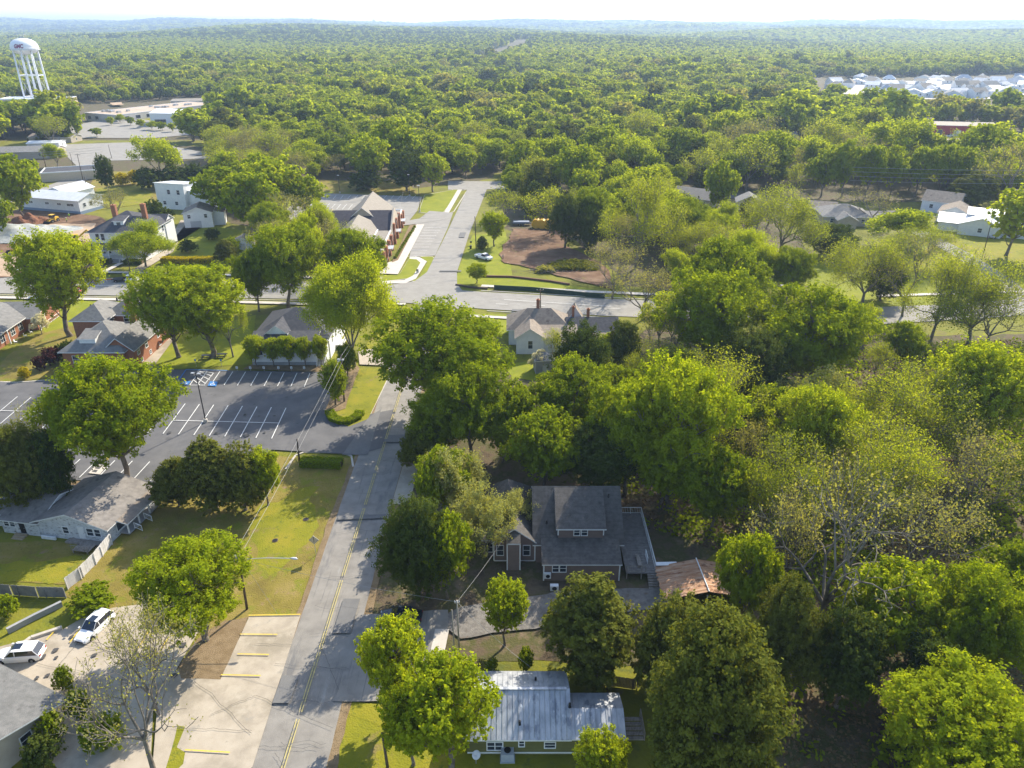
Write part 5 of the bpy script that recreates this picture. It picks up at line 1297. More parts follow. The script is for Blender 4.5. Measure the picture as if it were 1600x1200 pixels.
mb.build('front_steps', M['walk'], h.o); railing(h.o, ((13.0, -.9), (13.0, .9)), .1, .9, z1=1.1); railing(h.o, ((14.6, -.9), (14.6, .9)), .1, .9, z1=1.1)
mb = MB(); mb.box(14.8, 16.4, 8.5, 11.5, .8, 1.0); mb.build('side_porch', M['trim'], h.o); railing(h.o, ((16.4, 8.5), (16.4, 11.5)), 1.0, .9)
# ---- brick house with hips
h = House('brick_hip_house', 'brick house with several grey hip roofs left of the parking lot', 'house', (-88, 131.8, 0), 0, 'brick', 'sh_grey')
h.wing(0, 12, 0, 13, 4.6, 3.6, 'hip', o=.55)
h.wing(8, 13.4, 1.0, 24, 4.5, 2.3, 'gy', o=.5)
h.wing(-3.6, 3.2, 11.5, 21, 6.6, 2.2, 'hip', o=.5)
h.wing(1.5, 8.5, 15.5, 24, 6.4, 2.4, 'hip', o=.5)
h.w.box(3.2, 6.3, 1.35, 4, 5.1, 6.45, 1); slab(h.r, [(3.0, 1.1, 6.4), (6.5, 1.1, 6.4), (6.5, 4.8, 7.3), (3.0, 4.8, 7.3)])
h.done([M['brick'], M['trim']])
chimney(h.roof, 6.4, 16.2, 6.5, 9.6, 1.1, .9); chimney(h.roof, 9.6, 11.4, 6.0, 8.2, .8, .7); vent(h.roof, 7.0, 8.2, 8.0, .15); vent(h.roof, 3.2, 18.0, 8.6, .15); vent(h.roof, -1, 15, 8.2, .12)
wn(h, 'f', (10.4,), 3.0, 2.2, 1.7, 1.0); wn(h, 'f', (2.4, 6.0), 2.6, 1.1, 1.5, 0); wn(h, 'r', (3.0, 6.5, 12.0, 16, 20), 3.2, 1.0, 1.5, 13.4); wn(h, 'r', (3.6, 7.5, 12), 1.0, .8, .7, 13.4)
wn(h, 'f', (5.6,), 5.2, 1.0, 1.2, 15.5); wn(h, 'r', (14, 18), 5.3, 1.0, 1.2, 3.2)
a = thing('wall_air_conditioner', 'brick coloured box unit at the side wall of the brick hip roofed house', 'air conditioner', (-74.4, 143.5, 1.2))
mb = MB(); mb.box(0, .6, -.4, .4, 0, .7); mb.build('casing', M['brick'], a); mb = MB(); mb.box(.6, .63, -.33, .33, .08, .62); mb.build('grille', M['black'], a)
# ---- far left brick bungalow
h = House('brick_bungalow', 'low brick bungalow with a big grey roof and white porch cut by the left edge', 'house', (-128, 139, 0), R(3), 'brick', 'sh_grey')
h.wing(0, 20, 0, 17, 3.3, 3.0, 'gy', o=.7); h.wing(14, 22.6, 13.5, 23, 3.2, 1.9, 'gx', o=.6); h.done()
wn(h, 'r', (2, 4.6, 8.5, 11.5), 1.7, 1.5, 1.5, 20); posts(h.o, ((20.6, 5.8), (20.6, .4), (23.1, 13.4), (23.1, 16)), 0, 3.1, .2)
railing(h.o, ((23.0, 13.5), (23.0, 22)), .1, .9)
for i, y in enumerate((7.0, 10.5, 12.6)):
    a = thing('porch_chair', ['nearest', 'middle', 'farthest'][i] + ' of the white chairs on the porch of the far left bungalow', 'chair', (-107 + .3, 139 + y, 0), R(100 + 20 * i), 'white porch chairs')
    mb = MB(); mb.box(-.25, .25, -.25, .25, .4, .46); mb.build('seat', M['trim'], a); mb = MB(); mb.box(-.25, .25, .22, .28, .46, .95); mb.build('backrest', M['trim'], a)
    for x in (-.22, .22):
        for yy in (-.22, .22): mb = MB(); mb.tube([(x, yy, 0), (x, yy, .4)], .025, 4); mb.build('leg', M['trim'], a)
# ---- two-chimney white house
h = House('two_chimney_house', 'two storey white house with dark hip roof, two brick chimneys and a columned porch', 'house', (-122.2, 210, 0), 0, 'white_siding', 'sh_dark')
h.wing(0, 16.6, 0, 16, 8.0, 4.0, 'hip', o=.8); h.wing(6.0, 16.9, 12, 18, 7.6, 1.8, 'gx', o=.3)
h.w.box(6.6, 9.4, 2.2, 6, 8.6, 10.4); slab(h.r, [(6.3, 1.9, 10.35), (9.7, 1.9, 10.35), (9.7, 6.5, 11.2), (6.3, 6.5, 11.2)])
h.done()
chimney(h.roof, 5.2, 6.8, 10, 13.9, 1.3, 1.1); chimney(h.roof, 13.2, 8.2, 9.6, 13.9, 1.3, 1.1)
rr = MB(); slab(rr, [(-.6, -4.2, 3.4), (17.2, -4.2, 3.4), (16.2, -.05, 4.5), (.4, -.05, 4.5)]); rr.build('porch_roof', [M['sh_dark'], M['trim']], h.o)
mb = MB(); mb.box(-.2, 16.8, -3.8, -.05, .3, .8); mb.build('porch_floor', M['trim'], h.o)
posts(h.o, [(x, -3.6) for x in (0.1, 3.2, 6.3, 10.2, 13.4, 16.5)], .8, 3.3, .28, name='column')
railing(h.o, ((.1, -3.6), (6.3, -3.6)), .8, .9); railing(h.o, ((10.2, -3.6), (16.5, -3.6)), .8, .9)
mb = MB()
for i in range(5): mb.box(7.0, 9.6, -5.2 + i*.3, -4.9 + i*.3, 0, .16 * (i + 1))
mb.build('front_steps', M['cfound'], h.o); railing(h.o, ((6.9, -5.3), (6.9, -3.8)), 0, .95, z1=.8); railing(h.o, ((9.7, -5.3), (9.7, -3.8)), 0, .95, z1=.8)
wn(h, 'f', (2.2, 3.7, 12.5, 14.2), 6.2, 1.0, 1.9, 0); wn(h, 'f', (3.0, 4.6, 12.8, 14.6), 2.3, 1.0, 1.8, 0); wn(h, 'f', (8.0,), 9.5, 1.2, .9, 2.2); doorp(h.o, 'f', 8.3, .8, 1.1, 2.2, 0, M['black'])
wn(h, 'r', (2.5, 6.5, 10.5), 6.2, 1.0, 1.7, 16.6); wn(h, 'r', (2.5, 6.5, 10.5), 2.4, 1.0, 1.7, 16.6)
# ---- long white building
h = House('long_white_building', 'long low white building with a bright white metal roof behind the dirt lot', 'building', (-180, 271.8, 0), R(-17), 'white_siding', 'wmetal')
h.wing(0, 26.4, 0, 11, 5.0, 1.6, 'gx', o=.5); h.wing(2, 12, 9, 22, 5.0, 1.9, 'gy', o=.5); h.w.box(-.05, 26.45, -.05, 11.05, 0, 1.1, 1); h.done([M['white_siding'], mat('blue_grey_band', [(.22, .28, .38)], 1, .8)])
wn(h, 'f', (4.5, 12, 17.5), 3.2, 1.7, .7, 0); wn(h, 'f', (22.5,), 3.2, 3.0, .8, 0); wn(h, 'r', (2.5, 5.5), 3.0, 1.2, 1.3, 26.4)
# ---- garage and house behind
h = House('white_garage', 'white two storey garage with a brown roof and grey roll door', 'garage', (-109.2, 243.8, 0), R(14), 'white_siding', 'sh_brown')
h.wing(0, 9, 0, 9, 5.2, 1.7, 'gy', o=.4); h.wing(9, 12.5, 3, 9, 4.2, .8, 'sr', o=.2); h.done(); wn(h, 'f', (1.8, 7.0), 4.0, .9, 1.2, 0); doorp(h.o, 'f', 3.6, 0, 3.4, 2.4, 0, M['door'], 'garage_door')
h = House('white_slant_house', 'white two storey house with a slanted flat roof behind the white garage', 'house', (-131, 274, 0), R(-14), 'white_siding', 'wmetal')
h.wing(0, 12, 0, 10, 8.2, 1.2, 'sb', o=.3); h.wing(12, 20, 2, 11, 6.0, .7, 'sb', o=.3); h.done(); wn(h, 'f', (5.5, 9.5), 6.3, 1.2, 1.6, 0); wn(h, 'f', (3.0, 8), 2.3, 1.2, 1.2, 0)
h = House('small_white_shed', 'small white shed half hidden by the big oak left of the bank', 'shed', (*G(366, 392), 0), R(10), 'white_siding', 'sh_light')
h.wing(0, 5.5, 0, 5, 2.6, 1.3, 'gy', o=.3); h.done(); doorp(h.o, 'f', 2.7, 0, 1.2, 2.1, 0)
# ---- bank
h = House('bank_building', 'brick and cream bank with steep crossing gable roofs beside its parking bays', 'bank', (-55.5, 199, 0), R(1.5), 'stucco', 'sh_light', group=None)
h.wing(0, 19, 22, 41, 4.6, 4.6, 'gx', o=.1, mr=2)
h.wing(3.5, 15.5, 2, 30, 4.8, 4.8, 'hip', o=.3)
h.wing(2.5, 17, 29, 53, 4.8, 5.8, 'gy', o=.4)
h.wing(15, 19.2, 0, 24, 4.9, .3, 'flat'); h.wing(17, 19.6, 40, 50, 4.9, .3, 'flat')
for x in (-.3, 19.0): h.w.vprism([(x, 0), (x + .5, 0), (x + .5, 1), (x, 1)], 0, .01); 
for x in (-.35, 18.95):
    h.w.add([(x, 21.6, 0), (x, 41.4, 0), (x, 41.4, 4.9), (x, 31.5, 10.0), (x, 21.6, 4.9)] + [(x+.45, 21.6, 0), (x+.45, 41.4, 0), (x+.45, 41.4, 4.9), (x+.45, 31.5, 10.0), (x+.45, 21.6, 4.9)], [(0,4,3,2,1),(5,6,7,8,9),(3,4,9,8),(2,3,8,7),(0,5,9,4),(1,2,7,6)], 0)
h.done([M['stucco']], [M['sh_light'], M['trim'], mat('backlit_roof_shade', [(.055, .052, .062), (.08, .075, .085)], 1, .95)])  # last roof colour is darkened: backlit shade of the front slope put into it
for y in (1, 7, 13, 19, 26, 33, 40, 46, 51):
    mb = MB(); mb.box(19.2, 20.1, y - .6, y + .6, 0, 4.6 if y < 22 or y > 40 else 6.4); mb.box(19.15, 20.2, y - .7, y + .7, 0, 1.0); mb.build('brick_pier', M['brick'], h.o)
wn(h, 'r', (4, 10, 16, 22.6, 36.5, 43, 48.5), 1.9, 3.0, 2.6, 19.25)
for y in (10, 29.5, 43):
    mb = MB(); mb.box(19.3, 21.2, y - 1.8, y + 1.8, 3.2, 3.4); mb.box(21.0, 21.25, y-1.8, y+1.8, 3.0, 3.45); mb.build('awning', M['steel'], h.o)
wn(h, 'f', (17.1,), 1.8, 2.0, 2.6, 0)
# ---- three-chimney white house
h = House('three_chimney_house', 'white house with brown grey gables and three brick chimneys by the cross street', 'house', (.9, 140.3, 0), 0, 'white_siding', 'sh_brown')
h.wing(0, 5.7, 0, 8, 3.8, 1.9, 'gy', o=.4); h.wing(-1.6, 11.5, 5, 13, 3.9, 2.9, 'hip', o=.5); h.wing(5.4, 12.6, .9, 6, 3.4, 1.0, 'sf', o=.3)
h.wing(11, 21.5, 4.4, 11, 3.7, 1.6, 'gx', o=.4, mr=2); h.wing(9.5, 13.2, -1.0, 3, 3.0, .8, 'gy', o=.3); h.wing(13.2, 21.0, 1.9, 4.4, 2.9, .5, 'sf', o=.3); h.wing(11.5, 14.5, 10.8, 14, 4.0, 2.2, 'gy', o=.3); h.done(None, [M['sh_brown'], M['trim'], M['sh_dark']])
chimney(h.roof, 4.7, 9.2, 6, 8.6); chimney(h.roof, 12.2, 8.0, 5, 7.4, .5, .5); chimney(h.roof, 15.4, 7.8, 5, 7.0, .6, .5)
wn(h, 'f', (2.9,), 2.1, .9, 1.7, 0); wn(h, 'f', (11.2,), 1.8, .8, 1.3, -1.0); wn(h, 'f', (15.5, 17.0, 18.5), 2.0, 1.0, 1.3, 1.9)
h = House('garden_shed', 'little grey shed with pyramid top beside the white blossom tree', 'shed', (*G(837, 585), 0), R(8), 'cfound', 'sh_grey')
h.wing(0, 3.6, 0, 3, 3.0, 1.0, 'hip', o=.2); h.done(); doorp(h.o, 'f', 1.8, 0, .9, 1.9, 0)
# ---- rusty shed
h = House('rusty_shed', 'open shed with a rusty orange corrugated roof right of the deck', 'shed', (17.9, 65.6, -.35), R(2), 'wood', 'rust', 'rust')
h.w.box(.2, 9.3, 4.9, 5.0, 0, 2.2); h.w.box(.2, .3, .3, 4.9, 0, 2.2); h.w.box(9.2, 9.3, .3, 4.9, 0, 2.2)
for y0 in [i * .36 for i in range(16)]:
    jx = random.Random(int(y0 * 50)).uniform(-.12, .12)
    for (xa, za, xb, zb) in ((-.2 + jx, 2.25, 4.9, 3.3), (4.9, 3.3, 9.7 + jx, 2.2)): slab(h.r, [(xa, y0, za + .02 * (int(y0 / .36) % 2)), (xb, y0, zb + .02 * (int(y0 / .36) % 2)), (xb, y0 + .39, zb), (xa, y0 + .39, za)], .03)
h.done(); mb = MB(); mb.tube([(4.9, -.05, 3.36), (4.9, 5.9, 3.36)], .07, 6); mb.build('ridge_cap', M['trim'], h.roof)
posts(h.o, [(x, 5.9) for x in (1.1, 2.4, 3.0, 4.0, 5.1, 6.2, 7.0)] + [(.3, .3), (4.9, .3), (9.2, .3)], 0, 2.5, .1)
mb = MB(); mb.box(0, 2.6, 5.6, 6.2, 2.5, 2.6); mb.build('white_board', M['trim'], h.o)
# ---- houses at right
def simple(name, label, px, py, W_, D_, hh, rise, kind, rz=0, wall='white_siding', roof='sh_grey', wins=3, cat='house', extra=None, group=None):
    x, y = G(px, py); h = House(name, label, cat, (x, y), R(rz), wall, roof, group=group); h.wing(0, W_, 0, D_, hh, rise, kind, o=.4)
    if extra:
        for e in extra: h.wing(*e)
    h.done()
    for i in range(wins): window(h.o, 'f', W_ * (i + .6) / (wins + .2), hh * .55, 1.1, 1.3, 0)
    if wins: window(h.o, 'r', D_ * .5, hh * .55, 1.1, 1.3, W_)
    return h
simple('gable_house', 'white house with a brown gable roof farthest left of the right hand houses', 1437, 330, 12, 11, 4.2, 2.8, 'gx', -38, roof='sh_brown', wins=2)
simple('gable_house', 'white house with a dark roof at the far right of the right hand house group', 1562, 330, 13, 11, 4.6, 2.8, 'gx', -38, roof='sh_brown', wins=3)
simple('gable_house', 'low white house with a brown roof left of the white metal roofs at right', 1462, 346, 10, 12, 3.4, 2.2, 'gy', -35, roof='sh_brown', wins=4)
simple('metal_roofed_house', 'rambling white house with bright white metal roofs nearest in the right hand group', 1495, 366, 12, 9, 3.6, 2.2, 'gy', -30, roof='wmetal', wins=1, extra=[(10, 22, 3, 12, 3.4, 1.6, 'gy'), (-6, 3, 3, 12, 3.0, 1.2, 'sf'), (2, 14, 8, 16, 5.4, 1.4, 'gx')])
simple('grey_roof_house', 'brown house with a wide grey roof behind the bare forked tree', 1284, 352, 16, 14, 3.2, 2.8, 'hip', -8, wall='stucco', roof='sh_grey', extra=[(4, 10, -4, 4, 3.0, 1.5, 'gy')])
simple('bungalow', 'pale roofed bungalow half hidden by trees right of the tall spring tree', 1048, 318, 16, 11, 3.2, 2.6, 'gx', -35, wall='stucco', roof='sh_light')
simple('bungalow', 'small dark roofed bungalow with a white porch between the two spring trees', 1150, 328, 9, 8, 3.0, 2.3, 'gy', -12, wall='stucco', roof='sh_grey')
simple('bungalow', 'tan bungalow at the end of the shaded side street', 1262, 338, 9, 9, 3.0, 1.8, 'gx', -20, wall='stucco', roof='sh_brown')
simple('brick_cottage', 'brown roofed cottage behind the clay lot', 838, 308, 10, 9, 3.2, 2.2, 'hip', 0, wall='stucco', roof='sh_light')
simple('brick_cottage', 'grey cottage under trees left of the far side street', 1213, 224, 12, 10, 3.4, 2.4, 'gx', 0, wall='cfound', roof='sh_grey')
simple('brick_cottage', 'white roofed cottage in the trees above the far side street', 1268, 218, 11, 9, 3.2, 1.6, 'gx', -10, wall='stucco', roof='wmetal')
simple('brick_cottage', 'low cottage in the trees left of the red building', 1372, 226, 12, 9, 3.2, 1.8, 'gx', -20, wall='stucco', roof='wmetal')
# ---- red metal building
h = House('red_building', 'long dark red metal building with a pale flat pitched roof at upper right', 'building', (253.7, 470), R(-12), 'red_wall', 'sh_light')
h.wing(0, 37, 0, 16, 6.4, 1.3, 'gx', o=.4); h.done(None, [M['stucco'], M['trim']]); wn(h, 'f', (6,), 2.2, 3.0, 3.0, 0, bars=False); doorp(h.o, 'f', 16, 0, 4, 3.6, 0, M['trim'], 'roll_door')
# ---- school and commercial blocks upper left
A = Vector(G(184, 191)); B = Vector(G(135, 187)); D = Vector(G(290, 168)); ang = math.atan2((A - B).y, (A - B).x)
h = House('school_building', 'long flat roofed school with tan roof and rooftop units at upper left', 'school', (B.x, B.y), ang, 'stucco', 'sh_light', 'stucco')
h.wing(0, (A-B).length, 0, 92, 5.2, .2, 'flat'); h.done([mat('pale_panels', [(.50, .47, .42), (.62, .58, .52)], .12, .8)], [mat('tan_membrane', [(.42, .32, .24), (.50, .40, .31)], .08, .95), M['trim']])
wn(h, 'r', [8 + i * 9 for i in range(9)], 2.8, 4, 2.2, (A-B).length, bars=False); wn(h, 'f', (4, 12), 2.6, 3.5, 2.2, 0, bars=False)
ru = random.Random(4)
for i in range(14):
    mb = MB(); x, y, s_ = ru.uniform(3, 22), ru.uniform(5, 88), ru.uniform(.8, 1.6); mb.box(x-s_, x+s_, y-s_, y+s_, 5.3, 6.4); mb.box(x-s_*.6, x+s_*.6, y-s_*.6, y+s_*.6, 6.4, 6.6); mb.build('rooftop_unit', M['steel'], h.roof)
A = Vector(G(237, 197)); B = Vector(G(312, 190)); ang = math.atan2((B - A).y, (B - A).x)
h = House('white_hall', 'bright white boxy hall with a glass entrance in front of the school', 'hall', (A.x, A.y), ang * .3, 'trim', 'wmetal')
h.wing(0, 22, 0, 30, 7.5, 1.0, 'sr', o=.3); h.wing(22, 36, 4, 28, 5.5, .3, 'flat'); h.done(); wn(h, 'f', (6,), 2.6, 7, 3.6, 0, bars=False); wn(h, 'f', (15, 19), 3.0, 2.2, 1.2, 0)
h = simple('storage_building', 'long narrow grey roofed building at the far end of the school', 268, 166, 45, 22, 5, 1.0, 'gx', 12, wall='stucco', roof='sh_light', wins=4, cat='building')
h = simple('tower_base_building', 'tan flat building below the water tower', -5, 172, 52, 24, 9, .3, 'flat', 4, wall='tanbrick', roof='wmetal', wins=3, cat='building')
h = simple('tan_block_building', 'cream flat roofed block with a plain side wall beside the upper left street', 66, 285, 24, 14, 3.6, .3, 'flat', 22, wall='tanbrick', roof='sh_dark', wins=0, cat='building')
h = simple('brown_roof_building', 'low brown roofed building left of the upper left road', -5, 250, 28, 14, 3.6, 1.8, 'gx', 10, wall='stucco', roof='sh_grey', wins=2, cat='building')
h = simple('small_office', 'small hedge fronted office with a brown roof at the upper left', 46, 222, 26, 10, 3.0, 1.4, 'gx', -6, wall='stucco', roof='sh_brown', wins=2, cat='building')
h = simple('white_annex', 'low white annex next to the brown roofed building at upper left', 44, 234, 16, 10, 3.2, .8, 'gx', 10, roof='wmetal', wins=1, cat='building')
h = simple('terracotta_building', 'small orange roofed building behind the golden bushes', 326, 236, 16, 8, 3.0, 1.4, 'hip', 0, wall='stucco', roof='terra', wins=1, cat='building')
h = simple('tiny_flat_building', 'pale flat roof peeping above the trees right of the water tower', 134, 140, 26, 12, 9, .3, 'flat', 0, wall='stucco', roof='wmetal', wins=1, cat='building')
# ---- estate of white houses
M['bluegrey'] = mat('blue_grey_roof', [(.33, .36, .41), (.42, .45, .50)], .3, .7)
re = random.Random(21); base = []
rows = [(124, 1350, 1600, 24), (129, 1300, 1600, 23), (135, 1290, 1600, 24), (142, 1365, 1600, 24), (150, 1385, 1570, 27)]
for py, xa, xb, st in rows:
    x = xa
    while x < xb:
        if not (1375 < x < 1410 and py < 142):
            gx_, gy_ = G(x, py); W_ = re.uniform(12, 20); D_ = re.uniform(10, 14); hh = re.uniform(3.6, 6.0)
            kk = re.choice(['gx', 'gx', 'gy', 'hip']); rf_ = re.choice(['wmetal', 'bluegrey', 'sh_light', 'bluegrey', 'sh_grey'])
            hs = House('estate_house', 'white two storey house in the crowded estate at upper right', 'house', (gx_, gy_ + re.uniform(-12, 12)), R(re.choice([-40, -25, 0, 15, 60, -80])), 'white_siding', rf_, group='white houses of the estate')
            hs.wing(0, W_, 0, D_, hh, re.uniform(2, 4), kk, o=.4)
            if re.random() < .6: hs.wing(W_ * .3, W_ * .65, -3, 4, hh * .8, 2.2, 'gy', o=.3)
            hs.done(); 
            for i in range(3): window(hs.o, 'f', W_ * (i + .6) / 3.2, hh * .7, 1.3, 1.5, 0)
        x += st + re.uniform(-7, 7)
sheet('estate_ground', [(1290,127),(1600,123),(1640,130),(1640,150),(1560,152),(1400,152),(1300,142)], M['walk'], z=-1.6)
# ================================================================ WATER TOWER
wx, wy = G(56, 163); wy = 640; wx = ZP(34, 70, 640)[0] 
to = thing('water_tower', 'white water tower on slender legs with dark red letters on its tank', 'water tower', (wx + 1.5, wy, -1))
to.scale = (.76, .76, 1)
M['tank'] = mat('tank_white', [(.76, .77, .80), (.84, .84, .85)], .15, .5, coords='obj')
prof = [(.1, 40.0), (5, 40.3), (9, 41.2), (11.6, 42.6), (12.9, 44.2), (13.1, 45.6), (12.6, 47.4), (11.0, 49.2), (8.2, 50.7), (4.4, 51.6), (.1, 51.9)]
mb = MB(); mb.lathe(prof, 40); tank = mb.build('tank', M['tank'], to, True)
mb = MB(); mb.lathe([(13.2, 43.4), (14.1, 43.4), (14.1, 43.6), (13.2, 43.6)], 40)
for k in range(24):
    q = k * math.pi / 12; mb.tube([(14.05*math.cos(q), 14.05*math.sin(q), 43.5), (14.05*math.cos(q), 14.05*math.sin(q), 44.6)], .05, 4)
mb.lathe([(14.0, 44.55), (14.1, 44.55), (14.1, 44.65), (14.0, 44.65)], 40); mb.build('catwalk', M['tank'], to)
mb = MB(); mb.tube([(0, 0, 0), (0, 0, 40.5)], 1.0, 14); mb.build('riser', M['tank'], to, True)
LG = []
for k in range(8):
    q = k * math.pi / 4 + .2; a, b = (13.4 * math.cos(q), 13.4 * math.sin(q)), (11.9 * math.cos(q), 11.9 * math.sin(q)); LG.append((a, b))
    mb = MB(); mb.tube([(*a, 0), (*b, 43.3)], .62, 10); mb.build('leg', M['tank'], to, True)
def lg(k, z): (a, b) = LG[k % 8]; f = z / 43.3; return (a[0] + (b[0]-a[0])*f, a[1] + (b[1]-a[1])*f, z)
mb = MB()
for z in (9, 25): 
    for k in range(8): mb.tube([lg(k, z), lg(k + 1, z)], .28, 6)
mb.build('ring_strut', M['tank'], to)
mb = MB()
for z0, z1 in ((0, 9), (9, 25), (25, 42)):
    for k in range(8): mb.tube([lg(k, z0), lg(k + 1, z1)], .09, 4); mb.tube([lg(k, z1), lg(k + 1, z0)], .09, 4)
mb.build('cross_brace', M['tank'], to)
mb = MB()
for k, q in enumerate((0, .9, 1.7, 2.5, 3.6, 4.4, 5.3)):
    r = 3 + (k % 3); mb.tube([(r*math.cos(q), r*math.sin(q), 51), (r*math.cos(q), r*math.sin(q), 54.5 + (k % 2))], .12, 5); mb.box(r*math.cos(q)-.3, r*math.cos(q)+.3, r*math.sin(q)-.2, r*math.sin(q)+.2, 53.6, 54.6)
mb.build('antenna', M['steel'], to)
def text_mesh(body, size):
    c = bpy.data.curves.new('t', 'FONT'); c.body = body; c.size = size; c.align_x = 'CENTER'; c.align_y = 'CENTER'; c.shear = .15; c.offset = .05 * size
    o = bpy.data.objects.new('t', c); COL.objects.link(o); dg = bpy.context.evaluated_depsgraph_get(); me = bpy.data.meshes.new_from_object(o.evaluated_get(dg)); bpy.data.objects.remove(o); return me
tm = text_mesh('GMC', 3.8); bm = bmesh.new(); bm.from_mesh(tm); bmesh.ops.triangulate(bm, faces=bm.faces[:]); bmesh.ops.subdivide_edges(bm, edges=bm.edges[:], cuts=2)
face = math.atan2(-wy, -wx) - .42
for v in bm.verts:
    q = face + v.co.x / 12.6; z = 46.2 + v.co.y
    r = np.interp(z, [p[1] for p in prof[3:]], [p[0] for p in prof[3:]]) + .14; v.co = (r * math.cos(q), r * math.sin(q), z)
lm = bpy.data.meshes.new('lettering'); bm.to_mesh(lm); bm.free(); lm.materials.append(mat('tower_letter_red', [(.26, .05, .12)], 1, .6)); link('lettering', lm, to)

# ================================================================ POLES, LAMPS, WIRES
M['polewood'] = mat('pole_wood', [(.075, .055, .045), (.13, .10, .08)], 2, .95, coords='obj')
M['polegrey'] = mat('pole_grey_wood', [(.30, .27, .22), (.40, .36, .30)], 2, .95, coords='obj')
M['insul'] = mat('insulator', [(.55, .56, .58)], 1, .3)
M['wire'] = mat('wire_metal', [(.34, .34, .33)], 1, .6)
M['wired'] = mat('wire_dark', [(.06, .06, .06)], 1, .6)
def top_of(bx, by, tx, ty):
    x, y = G(bx, by); z = ZP(tx, ty, y)[1]; return x, y, z
def pole(label, bx, by, tx, ty, arms=(), m='polewood', r=.16, transformer=False, name='utility_pole', group=None, rz=0):
    x, y, h_ = top_of(bx, by, tx, ty); x1 = ZP(tx, ty, y)[0]; lean = x1 - x
    lean = max(-.35, min(.35, lean))
    o = thing(name, label, 'pole', (x, y, 0), 0, group); mb = MB(); mb.tube([(0, 0, -.2), (lean*.5, 0, h_*.5), (lean, 0, h_)], [r, r*.85, r*.7], 8); mb.build('pole', M[m], o, True)
    for (dz, L) in arms:
        mb = MB(); c = Vector((lean, 0, h_ - dz)); dv = Vector((math.cos(rz), math.sin(rz), 0)); mb.rbox(c + Vector((0, -.14, 0)), dv, (L, .1, .12)); mb.build('crossarm', M[m], o)
        for s in (-.45, 0, .45):
            mb = MB(); q = c + dv * L * s + Vector((0, -.14, .06)); mb.lathe([(.04, q.z), (.07, q.z+.05), (.045, q.z+.1), (.07, q.z+.15), (.03, q.z+.22)], 8, 0, (q.x, q.y)); mb.build('insulator', M['insul'], o)
    if transformer:
        mb = MB(); mb.lathe([(.05, h_-2.3), (.26, h_-2.28), (.28, h_-1.5), (.22, h_-1.42), (.05, h_-1.38)], 14, 0, (lean - .42, 0)); mb.lathe([(.04, h_-1.4), (.05, h_-1.2)], 6, 0, (lean-.42, 0)); mb.box(lean-.3, lean, -.05, .05, h_-1.8, h_-1.7); mb.build('transformer', M['steel'], o, False)
    return (x + lean, y, h_), o
def wire(label, a, b, sag=.6, r=.018, m='wire', group='overhead wires', n=14):
    a, b = Vector(a), Vector(b); o = thing('overhead_wire', label, 'wire', tuple(a), 0, group); mb = MB(); P = []
    for i in range(n + 1):
        t = i / n; p = a.lerp(b, t) - a; p.z -= 4 * sag * t * (1 - t); P.append(p)
    mb.tube(P, r, 4, cap=False); mb.build('cable', M[m], o)
p1, _ = pole('dark pole with a bright lamp at the tip of the parking lot island', 538, 629, 537, 555, (), transformer=False)
o = _; mb = MB(); mb.box(.05, .75, -.12, .12, p1[2]-1.0, p1[2]-.75); mb.lathe([(.05, p1[2]-1.1), (.22, p1[2]-1.05), (.24, p1[2]-.6), (.05, p1[2]-.55)], 12, 0, (-.1, -.3)); mb.build('lamp_head', M['insul'], o)
p2, _ = pole('short dark pole at the left end of the flat hedge island', 468, 722, 464, 686)
p3, ob = pole('dark pole carrying a transformer and a long street lamp arm beside the road', 386, 952, 377, 853, (), transformer=True, name='lamp_pole')
x, y, h3 = p3[0] - ob.location.x, p3[1] - ob.location.y, p3[2]
ex = ZP(461, 881, p3[1])[0] - ob.location.x; mb = MB(); mb.tube([(x, 0, h3 - 1.9), (x + (ex-x)*.5, 0, h3 - 1.7), (ex - .3, 0, h3 - 1.75)], .045, 6); mb.tube([(x, 0, h3 - 2.2), (x + 1.2, 0, h3 - 1.85)], .03, 5); mb.build('lamp_arm', M['insul'], ob)
mb = MB(); mb.tube([(ex - .5, 0, h3 - 1.76), (ex - .2, 0, h3 - 1.75), (ex + .2, 0, h3 - 1.8), (ex + .4, 0, h3 - 1.86)], [.06, .13, .15, .05], 10); mb.build('lamp_head', M['insul'], ob, True)
p4, _ = pole('taller of the two thin grey poles by the concrete path', 718, 1030, 714, 938, ((.2, .5),), 'polegrey', .11)
p5, _ = pole('shorter of the two thin grey poles by the concrete path', 711, 1032, 706, 953, (), 'polegrey', .09)
p6, _ = pole('dark pole on the corner lawn by the cross street', 599, 497, 594, 445, (), r=.17)
p7, _ = pole('thin dark pole behind the chimney of the three chimney house', 845, 492, 844, 450, ((.5, 1.6),), r=.14)
p8, _ = pole('dark pole on the lawn above the white pickup', 744, 391, 742, 338, (), r=.15)
p9, _ = pole('dark pole at the bottom edge between the bright trees', 606, 1200, 597, 1145, (), r=.15)
pole('leaning pole in front of the white flatbed truck', 205, 432, 197, 395, (), r=.13)
pole('pole on the corner of the green strip at upper left', 139, 311, 135, 276, (), r=.16)
pole('middle pole along the upper left street', 131, 287, 122, 240, ((.5, 2.2),), r=.16)
pole('leaning pole standing left of the tall upper left poles', 74, 270, 65, 233, ((.5, 2.4),), r=.18)
pole('pole beside the tan block building', 66, 307, 63, 281, (), r=.15)
pole('pole in the middle of the upper left car park', 175, 248, 169, 226, (), r=.14)
pole('slender pole by the meadow at upper left', 116, 265, 109, 238, (), r=.13)
pole('thin pole on the right lawn with a small light', 1538, 391, 1548, 342, (), r=.14)
pole('pole in front of the red building', 1489, 226, 1494, 197, (), r=.18)
a1 = (p2[0], p2[1], p2[2])
off = lambda p, dx=0, dz=0, dy=0: (p[0] + dx, p[1] + dy, p[2] + dz)
